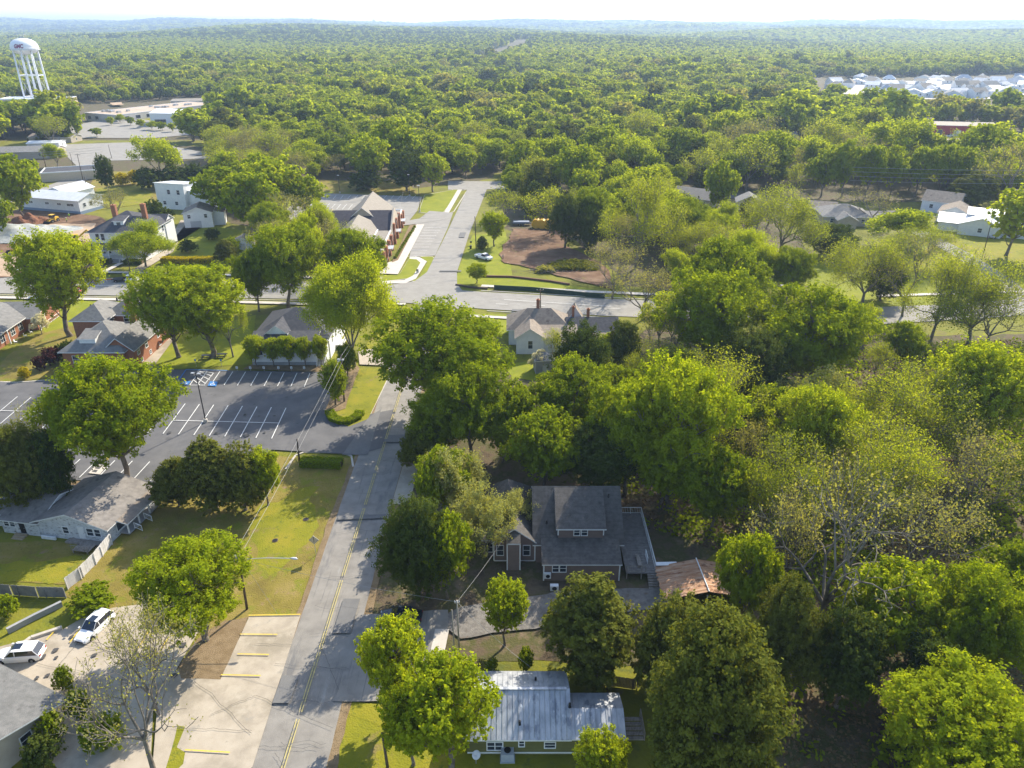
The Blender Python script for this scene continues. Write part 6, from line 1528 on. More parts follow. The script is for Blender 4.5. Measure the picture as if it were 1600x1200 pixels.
wire('upper left wire of the pair from the transformer pole to the island pole', off(p3, 0, -.3), off(p1, 0, -.2), .5)
wire('lower wire of the pair from the transformer pole to the island pole', off(p3, .1, -1.4), off(p1, .1, -1.2), .6)
wire('wire running on from the island pole to the cross street corner', off(p1, 0, -.2), off(p6, 0, -.2), .7)
wire('second wire from the island pole to the cross street corner', off(p1, .1, -1.2), off(p6, .1, -1.0), .8)
wire('single wire crossing the road to the thin grey pole', off(p3, .1, -1.8), off(p4, 0, -.2), .45, .016)
wire('service wire from the thin grey pole to the brown house', off(p4, 0, -.2), (-.6, 74.4, 4.6), .25, .014)
wire('service wire from the thin grey pole to the metal roof', off(p4, 0, -.2), (G(832, 1013, 3.6)[0], 54.0, 3.4), .35, .014)
wire('guy wire from the transformer pole to the concrete bay', off(p3, .1, -1.6), (*G(437, 965), .05), .02, .014)
wire('high wire over the corner lawn towards the bank', off(p6, 0, -.2), (-38, 260, 9), .9, .02)
wl = ['topmost', 'second', 'third', 'lowest']
for i in range(4): wire(wl[i] + ' line of the power line in front of the tall right hand tree row', (118, 262, 17 - i * 1.5), (232, 262, 17.2 - i * 1.5), 1.2, .035)
for i in range(3): wire(['upper', 'middle', 'lower'][i] + ' wire crossing the upper left rooftops', (-262, 300, 12 - i), (-185, 345, 11.5 - i), .8, .04)
# parking lot light
x, y, h_ = top_of(322, 661, 309, 583)
o = thing('lot_light', 'tall dark parking lot light with twin heads in the middle of the big lot', 'street lamp', (x, y, 0))
mb = MB(); mb.lathe([(.35, 0), (.35, .75), (.30, .8)], 14); mb.build('base', M['walk'], o); mb = MB(); mb.tube([(0, 0, .8), (0, 0, h_)], [.11, .07], 8); mb.tube([(-.5, .2, h_-.1), (.5, -.1, h_-.1)], .04, 5); mb.build('pole', M['black'], o)
for s in (-1, 1):
    mb = MB(); mb.rbox((s*.55, -s*.1, h_-.05), (1, -.2, 0), (.6, .38, .14)); mb.build('lamp_head', M['steel'], o)
for i, (bx, by, tx, ty) in enumerate(((531, 302, 530, 274), (640, 307, 638, 273), (656, 331, 653, 290))):
    x, y, h_ = top_of(bx, by, tx, ty); o = thing('lot_light', ['left', 'middle', 'right'][i] + ' thin lamp post along the bank parking edge', 'street lamp', (x, y, 0), 0, 'bank lamp posts')
    mb = MB(); mb.lathe([(.3, 0), (.3, .7)], 10); mb.build('base', M['walk'], o); mb = MB(); mb.tube([(0, 0, .7), (0, 0, h_)], .09, 6); mb.build('pole', M['black'], o); mb = MB(); mb.box(-.4, .4, -.25, .25, h_-.1, h_+.1); mb.build('lamp_head', M['steel'], o)
# signs
def sign(label, px, py, tx, ty, shape='diamond', s=.62, m=None, group=None):
    x, y, h_ = top_of(px, py, tx, ty); o = thing('road_sign', label, 'sign', (x, y, 0), 0, group); h_ = max(.9, min(h_, 3.2)); mb = MB(); mb.tube([(0, 0, 0), (0, 0, h_)], .035, 6); mb.build('post', M['steel'], o)
    mb = MB()
    if shape == 'diamond': mb.vprism([(0, h_-2*s*.75), (s*.75, h_-s*.75), (0, h_), (-s*.75, h_-s*.75)], -.06, -.035)
    else: mb.box(-s/2, s/2, -.06, -.035, h_-s*1.2, h_)
    mb.build('plate', m or M['steel'], o)
    mb = MB(); mb.box(-.03, .03, -.075, -.06, h_-s*1.1, h_-.1); mb.build('bracket', M['black'], o); return o
sign('grey back of a diamond road sign on the grass beside the road', 494, 868, 490, 832, s=.9)
sign('diamond sign seen from behind at the cross street corner', 627, 498, 626, 481, s=.75)
for i, x in enumerate((371, 392, 413, 436, 456, 476)):
    o = sign(['leftmost', 'second', 'third', 'fourth', 'fifth', 'rightmost'][i] + ' low white bay sign in front of the crape myrtles', x, 580, x - 1, 572.5, 'box', .42, M['trim'], 'low white bay signs')
for i, (x, y) in enumerate(((307, 571), (347, 571))): sign(['left', 'right'][i] + ' blue and white accessible bay sign below the picnic tables', x, y + 2, x - 2, y - 10, 'box', .35, mat('sign_blue', [(.12, .30, .55)], 1, .6), 'accessible bay signs')
for i, (x, y) in enumerate(((323, 560), (347, 558))):
    gx_, gy_ = G(x, y); o = thing('picnic_table', ['left', 'right'][i] + ' dark picnic table under the twin spring trees', 'table', (gx_, gy_, 0), 0, 'picnic tables')
    mb = MB(); mb.box(-.95, .95, -.38, .38, .7, .76); mb.build('tabletop', M['black'], o)
    for s in (-1, 1): mb = MB(); mb.box(-.95, .95, s*.75-.14, s*.75+.14, .42, .47); mb.build('bench', M['black'], o)
    for s in (-.7, .7): mb = MB(); mb.box(s-.05, s+.05, -.85, .85, .36, .41); mb.rbox((s, -.35, .35), (0, .35, .75), (.85, .08, .08)); mb.rbox((s, .35, .35), (0, -.35, .75), (.85, .08, .08)); mb.build('leg', M['black'], o)
# mailbox, bin, barrel
for (nm, lb, ct, px_, py_) in (('mail_box', 'dark mailbox on a post at the lawn edge above the white pickup', 'mailbox', 736, 384),):
    gx_, gy_ = G(px_, py_); o = thing(nm, lb, ct, (gx_, gy_, 0)); mb = MB(); mb.tube([(0, 0, 0), (0, 0, 1.1)], .06, 5); mb.build('post', M['black'], o); mb = MB(); mb.box(-.3, .3, -.2, .2, 1.0, 1.25); mb.tube([(-.3, 0, 1.25), (.3, 0, 1.25)], .2, 10); mb.build('box', M['black'], o)
gx_, gy_ = G(233, 787); o = thing('green_bin', 'dark green wheeled bin beside the porch of the shabby white house', 'bin', (gx_, gy_, 0)); mb = MB(); mb.add([(-.25,-.3,.08),(.25,-.3,.08),(.25,.3,.08),(-.25,.3,.08),(-.32,-.38,1.0),(.32,-.38,1.0),(.32,.38,1.0),(-.32,.38,1.0)], [(0,3,2,1),(0,1,5,4),(1,2,6,5),(2,3,7,6),(3,0,4,7),(4,5,6,7)]); mb.build('body', mat('bin_green', [(.02, .09, .06)], 1, .5), o)
mb = MB(); mb.box(-.34, .34, -.42, .4, 1.0, 1.08); mb.build('lid', mat('bin_green', []), o) if False else mb.build('lid', MATS['bin_green'], o)
for s in (-.28, .28): mb = MB(); mb.tube([(s-.03, .3, .1), (s+.03, .3, .1)], .1, 10); mb.build('wheel', M['black'], o)
gx_, gy_ = G(737, 396); o = thing('black_bin', 'black bin on the lawn left of the white pickup', 'bin', (*G(737, 385), 0)); 
o.location = (*G(735.5, 389), 0); mb = MB(); mb.lathe([(.28, 0), (.36, 1.0)], 12); mb.build('body', M['black'], o); mb = MB(); mb.lathe([(.38, 1.0), (.38, 1.06), (.1, 1.15)], 12); mb.build('lid', M['black'], o)
gx_, gy_ = G(652, 424); o = thing('manhole_box', 'round grey bollard lamp on the curved path of the bank island', 'bollard', (*G(652.5, 427), .14)); mb = MB(); mb.lathe([(.35, 0), (.35, .7), (.28, .8)], 12); mb.build('body', M['steel'], o); mb = MB(); mb.lathe([(.36, .8), (.3, .95), (.05, 1.0)], 12); mb.build('cap', M['black'], o)
o.name = 'bollard'
for i, (x, y) in enumerate(((478, 812), (430, 845))):
    gx_, gy_ = G(x, y); o = thing('manhole_cover', ['upper', 'lower'][i] + ' dark utility cover in the grass beside the road', 'manhole', (gx_, gy_, .06)); mb = MB(); mb.lathe([(.35, 0), (.35, .05), (.3, .07)], 14); mb.build('lid', M['black'], o); mb = MB(); mb.lathe([(.42, -.04), (.42, .03)], 14); mb.build('rim', M['mulch'], o)
# hedges
def hedge(name, label, pts, hgt, w_, leaf='hedge', seed=1, dens=260, closed=False):
    P = [Vector(p) for p in pts]; rs = np.random.RandomState(seed); o = thing(name, label, 'hedge', (P[0].x, P[0].y, 0)); LP = []; LN = []
    segs = list(zip(P, P[1:]))
    core = MB()
    for a, b in segs:
        L = (b - a).length; d = (b - a) / L; nn = Vector((-d.y, d.x)); n = int(L * (w_ + 2 * hgt) * dens); c = a - P[0]
        core.prism([tuple(c - nn*w_*.42 - d*w_*.2), tuple(b - P[0] - nn*w_*.42 + d*w_*.2), tuple(b - P[0] + nn*w_*.42 + d*w_*.2), tuple(c + nn*w_*.42 - d*w_*.2)], 0, hgt * .93)
        t = rs.uniform(-w_*.25, L + w_*.25, n); s = rs.uniform(0, w_ + 2 * hgt, n); bumpy = 1 + .05*np.sin(t*3.1+seed) + .04*np.sin(t*7)
        for ti, si, bu in zip(t, s, bumpy):
            if si < hgt: q = c + d*ti - nn*w_/2*bu; LP.append((q.x, q.y, si)); LN.append((-nn.x, -nn.y, .3))
            elif si < hgt + w_: q = c + d*ti + nn*(si - hgt - w_/2); LP.append((q.x, q.y, hgt*bu)); LN.append((0, 0, 1))
            else: q = c + d*ti + nn*w_/2*bu; LP.append((q.x, q.y, si - hgt - w_)); LN.append((nn.x, nn.y, .3))
    LP = np.array(LP) + rs.normal(size=(len(LP), 3)) * .05; LN = np.array(LN) + rs.normal(size=(len(LN), 3)) * .5
    link('foliage', leaf_mesh('foliage', LP, LN, .13 if dens > 100 else .22, rs, LEAF[leaf]), o); core.build('inner_twigs', M['forest'], o)
hedge('hedge', 'flat topped clipped hedge at the lower lot entrance island', [G(475, 727), G(531, 729)], 1.15, 1.6, seed=2)
hedge('hedge', 'curved clipped hedge at the tip of the upper lot entrance island', [G(516, 648), G(521, 657), G(532, 661.5), G(546, 661), G(558, 655), G(562, 649)], .85, 1.5, seed=3)
hedge('golden_hedge', 'left block of the golden hedge beside the two chimney house', [G(257, 411), G(296, 412)], 1.7, 2.2, 'gold', 4, 60)
hedge('golden_hedge', 'right block of the golden hedge beside the two chimney house', [G(301, 411), G(334, 411)], 1.7, 2.2, 'gold', 5, 60)
hedge('porch_hedge', 'dark clipped hedge left of the steps of the two chimney house', [G(140, 411), G(172, 412)], 1.3, 1.6, 'dark', 6, 60)
hedge('porch_hedge', 'dark clipped hedge right of the steps of the two chimney house', [G(198, 413), G(222, 413)], 1.3, 1.6, 'dark', 7, 60)
hedge('office_hedge', 'dark hedge before the small office at upper left', [G(46, 221), G(78, 223)], 2.2, 2.5, 'dark', 8, 12)
rb = np.random.RandomState(9)
for i in range(16):
    t = i / 15; gx_, gy_ = G(648 - t * 30, 357 + t * 48); put_tree('shrub', gx_, gy_, 1.1, 1.3, 'one of the small shrubs lined up in the planting bed along the bank', group='bank bed shrubs')
# silt fence, low wall, retaining wall
def wall(name, label, cat, pts, hgt, w_, m):
    P = [Vector(p) for p in pts]; o = thing(name, label, cat, (P[0].x, P[0].y, 0)); mb = MB(); cap = MB()
    for a, b in zip(P, P[1:]):
        d = (b - a).normalized(); n = Vector((-d.y, d.x)) * w_ / 2; a2, b2 = a - P[0], b - P[0]; mb.prism([tuple(a2-n), tuple(b2-n), tuple(b2+n), tuple(a2+n)], 0, hgt); n *= 1.25; cap.prism([tuple(a2-n), tuple(b2-n), tuple(b2+n), tuple(a2+n)], hgt, hgt + .06)
    mb.build('body', m, o); cap.build('coping', m, o); return o
wall('silt_fence', 'long dark green silt fence along the front of the clay lot', 'fence', [G(772, 452), G(830, 455), G(890, 461), G(945, 467)], 1.1, .12, mat('silt_green', [(.025, .05, .04), (.04, .07, .05)], 1, .9))
wall('brick_kerb_wall', 'low brown wall crossing the lawn below the clay lot', 'wall', [G(742, 433), G(800, 434), G(860, 441), G(890, 446)], .5, .4, mat('brown_wall', [(.16, .09, .06)], 2, .95))
wall('retaining_wall', 'low grey retaining wall at the upper edge of the concrete lot', 'wall', [G(13, 990), G(55, 968), G(98, 947)], .7, .3, M['cfound'])
wall('verge_wall', 'short dark wall at the corner of the lawn below the white pickup', 'wall', [G(712, 446), G(735, 450), G(762, 452)], .4, .3, mat('brown_wall2', [(.12, .09, .07)], 2, .95))
# ================================================================ VEHICLES
def paintm(name, c, rough=.25): return mat(name, [c], 1, rough, spec=.6, coords='obj')
M['carwhite'] = paintm('white_car_paint', (.78, .79, .80)); M['carblack'] = paintm('black_car_paint', (.012, .022, .03)); M['carred'] = paintm('red_car_paint', (.45, .05, .03))
M['tyre'] = mat('tyre_rubber', [(.02, .02, .02)], 1, .9); M['rim'] = mat('alloy_rim', [(.42, .43, .45)], 1, .35, metal=.8); M['cglass'] = mat('car_glass', [(.010, .016, .03)], 1, .06, spec=.8)
M['hlamp'] = mat('headlamp_lens', [(.75, .77, .80)], 1, .15); M['tlamp'] = mat('tail_lamp_lens', [(.35, .01, .012)], 1, .2); M['yellow'] = mat('machine_yellow', [(.62, .38, .03), (.72, .45, .04)], 2, .5)
def loft(mb, secs, m=0, k=8):
    """secs: (x, halfwidth, z0, z1, top_half) rounded cross sections across y"""
    rings = []
    for (x, hw, z0, z1, th) in secs:
        r = min(.12, (z1 - z0) * .3); rings.append([(x, -hw+.05, z0), (x, -hw, z0 + r), (x, -hw, z0 + (z1-z0)*.55), (x, -th, z1 - r*.5), (x, -th+.08, z1), (x, th-.08, z1), (x, th, z1 - r*.5), (x, hw, z0 + (z1-z0)*.55), (x, hw, z0 + r), (x, hw-.05, z0)])
    n = 10; vs = [v for r in rings for v in r]; fs = []
    for i in range(len(rings) - 1):
        for j in range(n): fs.append((i*n+j, (i+1)*n+j, (i+1)*n+(j+1) % n, i*n+(j+1) % n))
    fs += [tuple(range(n)), tuple(range((len(rings)-1)*n, len(rings)*n))[::-1]]; mb.add(vs, fs, m)
def wheels(o, xs, hw, r):
    for x in xs:
        for s in (-1, 1):
            mb = MB(); mb.lathe([(r*.55, -.11), (r*.93, -.11), (r, -.06), (r, .06), (r*.93, .11), (r*.55, .11)], 20); w_ = mb.build('wheel', M['tyre'], o, False); w_.rotation_euler = (R(90), 0, 0); w_.location = (x, s*(hw-.08), r)
            mb = MB(); mb.lathe([(.03, -.125), (r*.6, -.10), (r*.6, .10), (.03, .125)], 14); mb.build('rim', M['rim'], w_)
def car(label, pos, rz, body, kind='suv', L=4.7, W_=1.9, group=None, name='parked_car', z=0):
    o = thing(name, label, 'car', (*pos, z), rz, group); hw = W_/2; H_ = 1.68 if kind == 'suv' else 1.42; belt = 1.02 if kind == 'suv' else .9
    mb = MB(); a = L/2
    loft(mb, [(-a, hw*.8, .42, belt*.82, hw*.72), (-a+.12, hw*.95, .3, belt*.97, hw*.86), (-a+.7, hw, .22, belt, hw*.92), (0, hw, .2, belt, hw*.93), (a-1.3, hw, .22, belt*.98, hw*.9), (a-.5, hw*.97, .25, belt*.86, hw*.84), (a-.12, hw*.88, .3, belt*.74, hw*.74), (a, hw*.74, .4, belt*.62, hw*.62)])
    b = mb.build('body', body, o, False); bv = b.modifiers.new('b', 'BEVEL'); bv.width = .03; bv.segments = 2
    rb_ = -a + (.12 if kind == 'suv' else .75)
    mb = MB(); loft(mb, [(rb_+.42, hw*.80, H_-.10, H_, hw*.62), (-.1, hw*.82, H_-.08, H_+.02, hw*.66), (a-2.15, hw*.80, H_-.10, H_-.01, hw*.62)]); rf_ = mb.build('roof_panel', body, o, False)
    mb = MB(); mb.box(-.55, .35, -.42, .42, H_+.015, H_+.03); mb.build('sunroof', M['cglass'], rf_)
    z0, z1 = belt-.02, H_-.06; y0, y1 = hw*.88, hw*.73
    q = [(rb_, y0), (rb_+.5, y1), (a-2.1, y1), (a-1.35, y0)]
    mb = MB(); mb.add([(q[3][0], -y0, z0), (q[3][0], y0, z0), (q[2][0], y1, z1), (q[2][0], -y1, z1)], [(0,1,2,3)]); mb.build('windshield', M['cglass'], o)
    mb = MB(); mb.add([(q[0][0], y0, z0), (q[0][0], -y0, z0), (q[1][0], -y1, z1), (q[1][0], y1, z1)], [(0,1,2,3)]); mb.build('rear_window', M['cglass'], o)
    for s in (-1, 1):
        mb = MB(); mb.add([(q[0][0], s*y0, z0), (q[3][0], s*y0, z0), (q[2][0], s*y1, z1), (q[1][0], s*y1, z1)], [(0,1,2,3) if s < 0 else (0,3,2,1)]); mb.build('side_window', M['cglass'], o)
        mb = MB(); mb.rbox((.02, s*(y0+y1)/2*1.015, (z0+z1)/2), (0, -s*(y0-y1), z1-z0), (z1-z0+.05, .08, .03)); mb.tube([(q[0][0], s*y0, z0), (q[1][0], s*y1, z1)], .05, 4); mb.tube([(q[3][0], s*y0, z0), (q[2][0], s*y1, z1)], .035, 4); mb.build('pillar', body, o)
        mb = MB(); mb.box(a-.3, a-.02, s*hw*.55-.14, s*hw*.55+.14, belt*.6, belt*.72); mb.build('headlight', M['hlamp'], o)
        mb = MB(); mb.box(-a-.01, -a+.1, s*hw*.66-.14, s*hw*.66+.12, belt*.68, belt*.86); mb.build('taillight', M['tlamp'], o)
        mb = MB(); mb.box(a-1.5, a-1.3, s*(hw+.12)-.08, s*(hw+.12)+.04, belt, belt+.14); mb.build('mirror', body, o)
    mb = MB(); mb.box(a-.02, a+.01, -.5, .5, .42, .58); mb.build('grille', M['black'], o)
    wheels(o, (-a+.85, a-.9), hw, .36); return o
car('white SUV parked along the edge of the grey roofed corner building', G(33, 1028), R(186), M['carwhite'], 'suv', 4.9)
car('white SUV parked nose down in the concrete lot under the budding branches', G(150, 985), R(255), M['carwhite'], 'suv', 4.7)
car('black sedan parked in the shade beside the road under the glossy tree', G(627, 968), R(178), M['carblack'], 'sedan', 4.9)
car('small white car in front of the red building', G(1483, 214), R(190), M['carwhite'], 'suv', 4.6)
car('dark car parked in the far upper left car park', G(144, 205), R(180), M['carblack'], 'suv', 5.0)
car('pale silver car beside the white houses at right', G(1556, 372), R(20), paintm('silver_car_paint', (.5, .51, .53)), 'sedan', 4.7)
car('white car half hidden behind the broad dark oak', G(1232, 450), R(5), M['carwhite'], 'sedan', 4.6)
car('dark van parked by the cottage beyond the clearing at far right', G(1252, 236), R(0), M['carblack'], 'suv', 5)
car('white car under the trees by the far side street', G(1272, 224), R(0), M['carwhite'], 'suv', 5)
car('red car under the round elm on the cross street', G(118, 458), R(175), M['carred'], 'sedan', 4.6)
car('small blue white car on the left verge of the cross street', G(60, 467), R(175), M['carwhite'], 'sedan', 4.2)
def pickup(label, pos, rz, body, flat=False, L=5.8, name='pickup_truck'):
    o = thing(name, label, 'truck', (*pos, 0), rz); hw = 1.0; a = L/2
    mb = MB(); loft(mb, [(a, hw*.8, .5, .95, hw*.7), (a-.15, hw*.95, .42, 1.12, hw*.85), (a-1.0, hw, .38, 1.18, hw*.9), (a-2.9, hw, .38, 1.15, hw*.92), (a-3.0, hw, .38, 1.13, hw*.92)]); b = mb.build('body', body, o); b.modifiers.new('b', 'BEVEL').width = .03
    mb = MB(); loft(mb, [(a-2.9, hw*.8, 1.74, 1.86, hw*.68), (a-1.9, hw*.8, 1.74, 1.86, hw*.68)]); mb.build('roof_panel', body, o)
    z0, z1, y0, y1 = 1.1, 1.78, hw*.88, hw*.74
    mb = MB(); mb.add([(a-1.15, -y0, z0), (a-1.15, y0, z0), (a-1.85, y1, z1), (a-1.85, -y1, z1)], [(0,1,2,3)]); mb.build('windshield', M['cglass'], o)
    mb = MB(); mb.add([(a-3.0, y0, z0), (a-3.0, -y0, z0), (a-2.95, -y1, z1), (a-2.95, y1, z1)], [(0,1,2,3)]); mb.build('rear_window', M['cglass'], o)
    for s in (-1, 1):
        mb = MB(); mb.add([(a-3.0, s*y0, z0), (a-1.15, s*y0, z0), (a-1.85, s*y1, z1), (a-2.95, s*y1, z1)], [(0,1,2,3) if s < 0 else (0,3,2,1)]); mb.build('side_window', M['cglass'], o)
        mb = MB(); mb.box(a-.1, a-.0, s*.62-.16, s*.62+.16, .78, .95); mb.build('headlight', M['hlamp'], o)
        mb = MB(); mb.box(a-1.35, a-1.15, s*1.12-.1, s*1.12+.1, 1.1, 1.3); mb.build('mirror', body, o)
        mb = MB(); mb.box(-a-.02, -a+.03, s*.86-.08, s*.86+.08, .75, 1.05); mb.build('taillight', M['tlamp'], o)
    mb = MB()
    if flat: mb.box(-a, a-3.15, -1.1, 1.1, .78, .9); mb.box(-a, a-3.3, -.4, .4, .5, .78); mb.box(a-3.3, a-3.15, -1.1, 1.1, .9, 1.6); mb.build('flatbed', M['black'], o)
    else:
        mb.box(-a, a-3.05, -hw, -hw+.09, .45, 1.12); mb.box(-a, a-3.05, hw-.09, hw, .45, 1.12); mb.box(-a, -a+.08, -hw+.09, hw-.09, .45, 1.1); mb.box(-a+.08, a-3.05, -hw+.09, hw-.09, .5, .6); mb.build('cargo_bed', body, o)
    wheels(o, (-a+1.1, a-1.0), hw, .4); return o
pickup('white pickup truck parked on the lawn beside the clay lot', G(756, 405), R(-42), M['carwhite'])
pickup('white flatbed truck stopped on the cross street before the two chimney house', G(197, 440), R(2), M['carwhite'], True, 6.6)
# machines
def excavator(label, pos, rz):
    o = thing('excavator', label, 'excavator', (*pos, 0), rz); ym = M['yellow']
    for s in (-1, 1): mb = MB(); mb.vprism([(-1.7, .1), (1.7, .1), (2.0, .45), (1.7, .85), (-1.7, .85), (-2.0, .45)], s*1.15-.28, s*1.15+.28); mb.build('track', M['black'], o)
    mb = MB(); mb.box(-1.9, 1.1, -1.2, 1.2, .95, 1.9); mb.box(-2.0, -1.0, -1.1, 1.1, 1.9, 2.2); mb.build('body', ym, o)
    mb = MB(); mb.box(-.1, 1.3, .2, 1.2, 1.9, 2.9); mb.build('cab', M['cglass'], o); mb = MB(); mb.box(-.2, 1.4, .12, 1.28, 2.9, 3.0); mb.build('cab_roof', ym, o)
    mb = MB(); mb.rbox((2.6, -.3, 3.0), (1, 0, .75), (3.8, .35, .5)); mb.build('boom', ym, o); mb = MB(); mb.rbox((5.0, -.3, 3.2), (1, 0, -1.5), (3.0, .3, .4)); mb.build('dipper_arm', ym, o)
    mb = MB(); mb.vprism([(5.4, .9), (6.3, 1.3), (6.2, .5), (5.6, .3)], -.8, .2); mb.build('bucket', M['black'], o); return o
def loader(label, pos, rz, s=1.0):
    o = thing('wheel_loader', label, 'loader', (*pos, 0), rz, None, s); ym = M['yellow']
    mb = MB(); mb.box(-2.4, -.4, -.9, .9, .9, 2.0); mb.box(-.4, 1.0, -.6, .6, .9, 1.5); mb.build('body', ym, o); mb = MB(); mb.box(-.9, .6, -.75, .75, 2.0, 3.0); mb.build('cab', M['cglass'], o); mb = MB(); mb.box(-1, .7, -.85, .85, 3.0, 3.1); mb.build('cab_roof', ym, o)
    mb = MB(); mb.rbox((1.9, .4, 1.2), (1, 0, -.35), (2.4, .2, .3)); mb.rbox((1.9, -.4, 1.2), (1, 0, -.35), (2.4, .2, .3)); mb.build('lift_arm', ym, o); mb = MB(); mb.vprism([(2.8, .2), (3.9, .15), (3.2, .9), (2.8, 1.2)], -1.3, 1.3); mb.build('bucket', M['black'], o)
    wheels(o, (-1.6, 1.2), 1.15, .75); return o
excavator('yellow excavator with a long arm beside the two chimney house', G(117, 382), R(18))
loader('yellow wheel loader at the edge of the dirt lot behind the round elm', G(27, 398), R(150))
loader('yellow roller with a tan canopy working by the long white building', G(83, 348), R(260), .9)
# heaps
def heap(name, label, cat, px_, py_, rx, ry, hh, m, seed=1, rough=.2):
    gx_, gy_ = G(px_, py_); rs = np.random.RandomState(seed); n = 42; vs = []; fs = []
    ph = rs.uniform(0, 6, 6)
    for j in range(n + 1):
        for i in range(n + 1):
            u, v = i / n * 2 - 1, j / n * 2 - 1; r = math.hypot(u, v) * (1 + .15 * math.sin(3 * math.atan2(v, u) + ph[0])); z = max(0, 1 - r) ** 1.1
            z = z * (1 + rough * math.sin(u * 9 + ph[1]) * math.cos(v * 8 + ph[2])) + rough * .12 * rs.rand() * (z > .02); vs.append((u * rx, v * ry, z * hh - .05))
    for j in range(n):
        for i in range(n): fs.append((j*(n+1)+i, j*(n+1)+i+1, (j+1)*(n+1)+i+1, (j+1)*(n+1)+i))
    me = bpy.data.meshes.new(name); me.from_pydata(vs, [], fs); me.materials.append(m); o = link(name, me); o.location = (gx_, gy_, 0); tag(o, label, cat); return o
heap('gravel_heap', 'large grey gravel heap at the left of the dirt lot', 'heap', 32, 368, 15, 11, 4.2, mat('crushed_stone', [(.30, .31, .29), (.42, .43, .40)], .8, .97, bump=.8, bscale=5), 1)
heap('gravel_heap', 'second lower pale gravel heap right of the large one', 'heap', 72, 362, 12, 8, 2.4, MATS['crushed_stone'], 2)
heap('soil_heap', 'dark red brown soil heap below the long white building', 'heap', 44, 348, 8, 6, 2.8, mat('red_soil', [(.16, .07, .04), (.25, .12, .07)], .9, .97, bump=.9, bscale=3), 3, .5)
rs_ = np.random.RandomState(5)
for i, (px_, py_, W_, lab) in enumerate(((895, 418, 15, 'long pile of cut green branches at the edge of the clay lot'), (852, 424, 6, 'small tangle of cut branches left of the long brush pile'))):
    gx_, gy_ = G(px_, py_); o = thing('brush_pile', lab, 'brush pile', (gx_, gy_, 0)); n = 3500 if i == 0 else 900
    P = rs_.uniform(-1, 1, (n, 3)) * np.array([W_/2, 4 - i*2, 1]); P[:, 2] = np.abs(P[:, 2]) * 1.6 * (1 - (P[:, 0] / (W_/2)) ** 2); link('leaves', leaf_mesh('leaves', P, rs_.normal(size=(n, 3)) + np.array([0, 0, .5]), .45, rs_, LEAF['grey'] if i else LEAF['olive']), o)
    sg = []
    for k in range(120): a = np.array([rs_.uniform(-W_/2, W_/2), rs_.uniform(-3, 3), rs_.uniform(0, .8)]); sg.append((a, a + rs_.normal(size=3) * np.array([2, 1, .4]), .07, .03))
    link('branches', seg_mesh('branches', sg, 4, BARKG), o)
# yellow pipes and trailer
M['pipeY'] = mat('yellow_pipe', [(.62, .36, .03), (.72, .43, .04)], 1, .5)
for i, (px_, py_) in enumerate(((838, 356), (847, 356.5), (856, 357), (863, 357.5))):
    gx_, gy_ = G(px_, py_); o = thing('pipe_coil', ['leftmost', 'second', 'third', 'rightmost'][i] + ' of the large yellow pipe coils behind the clay lot', 'pipe coil', (gx_, gy_, 0), R(80), 'yellow pipe coils'); mb = MB()
    for k in range(5): mb.lathe([(1.2, k*.5), (1.5, k*.5 + .05), (1.55, k*.5+.25), (1.5, k*.5+.45), (1.2, k*.5+.5)], 22)
    q = mb.build('coil', M['pipeY'], o); q.rotation_euler = (0, R(90), 0); q.location = (-1.2, 0, 1.5)
    mb = MB(); mb.tube([(-1.0, 0, .05), (-1.0, 0, 1.5)], .06, 5); mb.build('stand', M['black'], o)
gx_, gy_ = G(815, 352); o = thing('flat_trailer', 'dark trailer carrying blue grey sheeting beside the yellow pipe coils', 'trailer', (gx_, gy_, 0)); mb = MB(); mb.box(-3.2, 3.2, -1.1, 1.1, .7, .85); mb.box(3.2, 5, -.1, .1, .6, .75); mb.build('bed', M['black'], o); mb = MB(); mb.box(-2.8, 2.6, -.9, .9, .86, 1.4); mb.build('load', mat('blue_sheet', [(.30, .34, .42)], 1, .5), o); wheels(o, (-.7, .5), 1.1, .4)
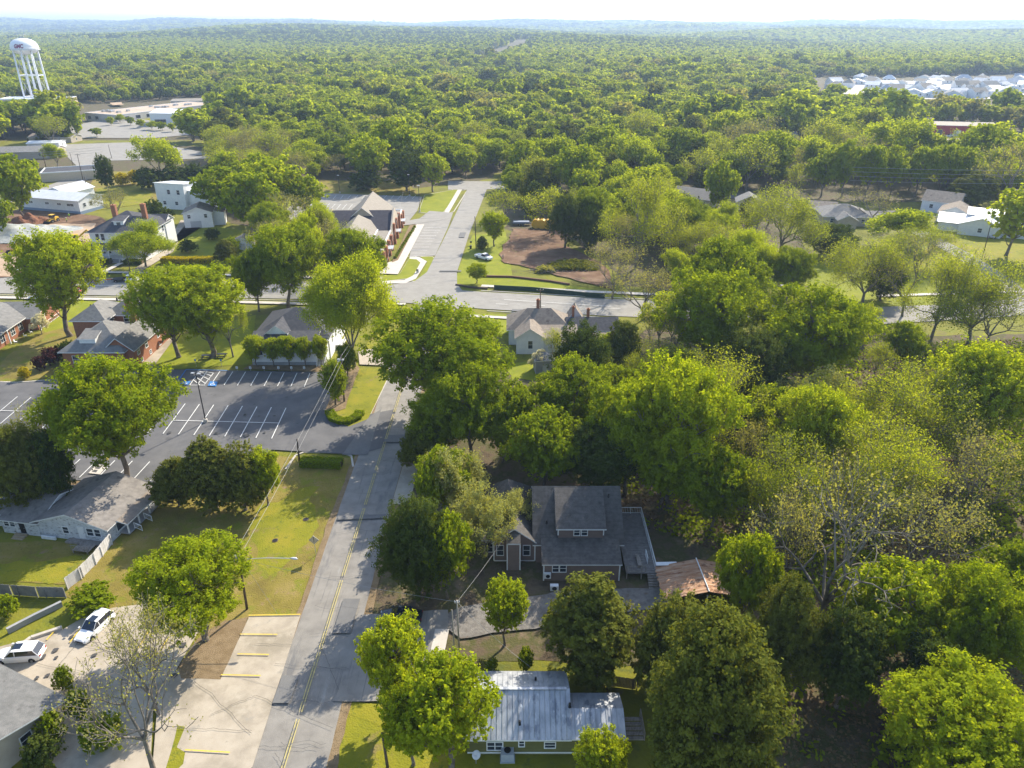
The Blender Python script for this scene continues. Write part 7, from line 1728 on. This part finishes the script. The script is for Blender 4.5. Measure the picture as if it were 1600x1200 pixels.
# skid tank right of pipes
# people
def person(label, pos, rz, shirt, trousers, hat=None):
    o = thing('person', label, 'person', (*pos, 0), rz); 
    J = [((0,0,.95),.15),((0,0,1.15),.15),((0,0,1.4),.17),((0,0,1.52),.06),((0,.01,1.64),.10),((0,.01,1.76),.07),
         ((.22,0,1.42),.06),((.27,.03,1.15),.045),((.25,.15,.92),.035),((-.22,0,1.42),.06),((-.28,.02,1.15),.045),((-.26,.12,.90),.035),
         ((.1,0,.88),.09),((.12,.03,.48),.065),((.13,-.02,.08),.045),((.13,.13,.04),.035),((-.1,0,.88),.09),((-.13,-.03,.48),.065),((-.15,-.1,.08),.045),((-.15,.05,.04),.035)]
    E_ = [(0,1),(1,2),(2,3),(3,4),(4,5),(2,6),(6,7),(7,8),(2,9),(9,10),(10,11),(0,12),(12,13),(13,14),(14,15),(0,16),(16,17),(17,18),(18,19)]
    me = bpy.data.meshes.new('body'); me.from_pydata([j[0] for j in J], E_, []); b = bpy.data.objects.new('body', me); COL.objects.link(b); b.modifiers.new('skin', 'SKIN'); sv = me.skin_vertices[0].data
    for v, j in zip(sv, J): v.radius = (j[1], j[1])
    sv[0].use_root = True; b.modifiers.new('sub', 'SUBSURF').levels = 1; dg = bpy.context.evaluated_depsgraph_get(); nm = bpy.data.meshes.new_from_object(b.evaluated_get(dg)); bpy.data.objects.remove(b)
    sk = mat('skin', [(.35, .20, .14)], 1, .7); nm.materials.clear(); nm.materials.append(sk); nm.materials.append(shirt); nm.materials.append(trousers)
    for p in nm.polygons:
        z = p.center.z; p.material_index = 0 if z > 1.5 or (abs(p.center.x) > .2 and z < 1.0) else (1 if z > .95 else 2)
    link('body', nm, o)
    if hat: mb = MB(); mb.lathe([(.15, 1.76), (.12, 1.78), (.11, 1.86), (.02, 1.9)], 10); mb.build('hard_hat', hat, o)
HV = mat('hi_vis', [(.45, .75, .06)], 1, .8); DK = mat('dark_cloth', [(.04, .045, .06)], 1, .9)
person('worker in a hi-vis green vest standing near the long white building', G(109, 341), R(30), HV, DK, M['trim'])
person('worker in a yellow green vest left of the other by the dirt lot', G(105, 348), R(-40), HV, DK, M['trim'])
person('person in grey clothes standing at the left edge of the clay lot', G(786, 406), R(60), mat('grey_cloth', [(.2, .2, .2)], 1, .9), DK)
# far tower and masts on the skyline
o = thing('distant_water_tower', 'tiny dark water tower on the far horizon', 'water tower', (-1280, 7600, float(hz(-1280, 7600)) + 10)); mb = MB(); mb.lathe([(1, 26), (11, 30), (12, 35), (8, 41), (1, 43)], 16); mb.build('tank', M['cfound'], o); mb = MB(); mb.tube([(0, 0, 0), (0, 0, 27)], 2.2, 8); mb.build('stem', M['cfound'], o)
# small street extras: barriers near the flatbed truck
for i, (px_, py_) in enumerate(((153, 444), (172, 441))):
    gx_, gy_ = G(px_, py_); o = thing('road_barrier', ['left', 'right'][i] + ' orange and white barrier left of the flatbed truck', 'barrier', (gx_, gy_, 0), R(20), 'orange barriers'); mb = MB(); mb.box(-.9, .9, -.03, .03, .7, .95); mb.build('board', mat('barrier_orange', [(.70, .22, .04)], 1, .6), o)
    for s in (-.7, .7): mb = MB(); mb.rbox((s, .15, .5), (0, .3, 1), (1.05, .05, .05)); mb.rbox((s, -.15, .5), (0, -.3, 1), (1.05, .05, .05)); mb.build('leg', M['trim'], o)
# ================================================================ HAZE
hb = MB(); hb.box(-10500, 10500, -200, 11500, -30, 130); ho = hb.build('haze', [])
hm = bpy.data.materials.new('haze_air'); hm.use_nodes = True; hn = hm.node_tree; hn.nodes.clear()
pv = hn.nodes.new('ShaderNodeVolumePrincipled'); pv.inputs['Color'].default_value = (.54, .72, 1.0, 1); pv.inputs['Density'].default_value = .00014; pv.inputs['Anisotropy'].default_value = .25
hoo = hn.nodes.new('ShaderNodeOutputMaterial'); hn.links.new(pv.outputs[0], hoo.inputs['Volume'])
ho.data.materials.append(hm); tag(ho, 'pale blue spring haze lying over the distant woods', 'haze', None, 'stuff')
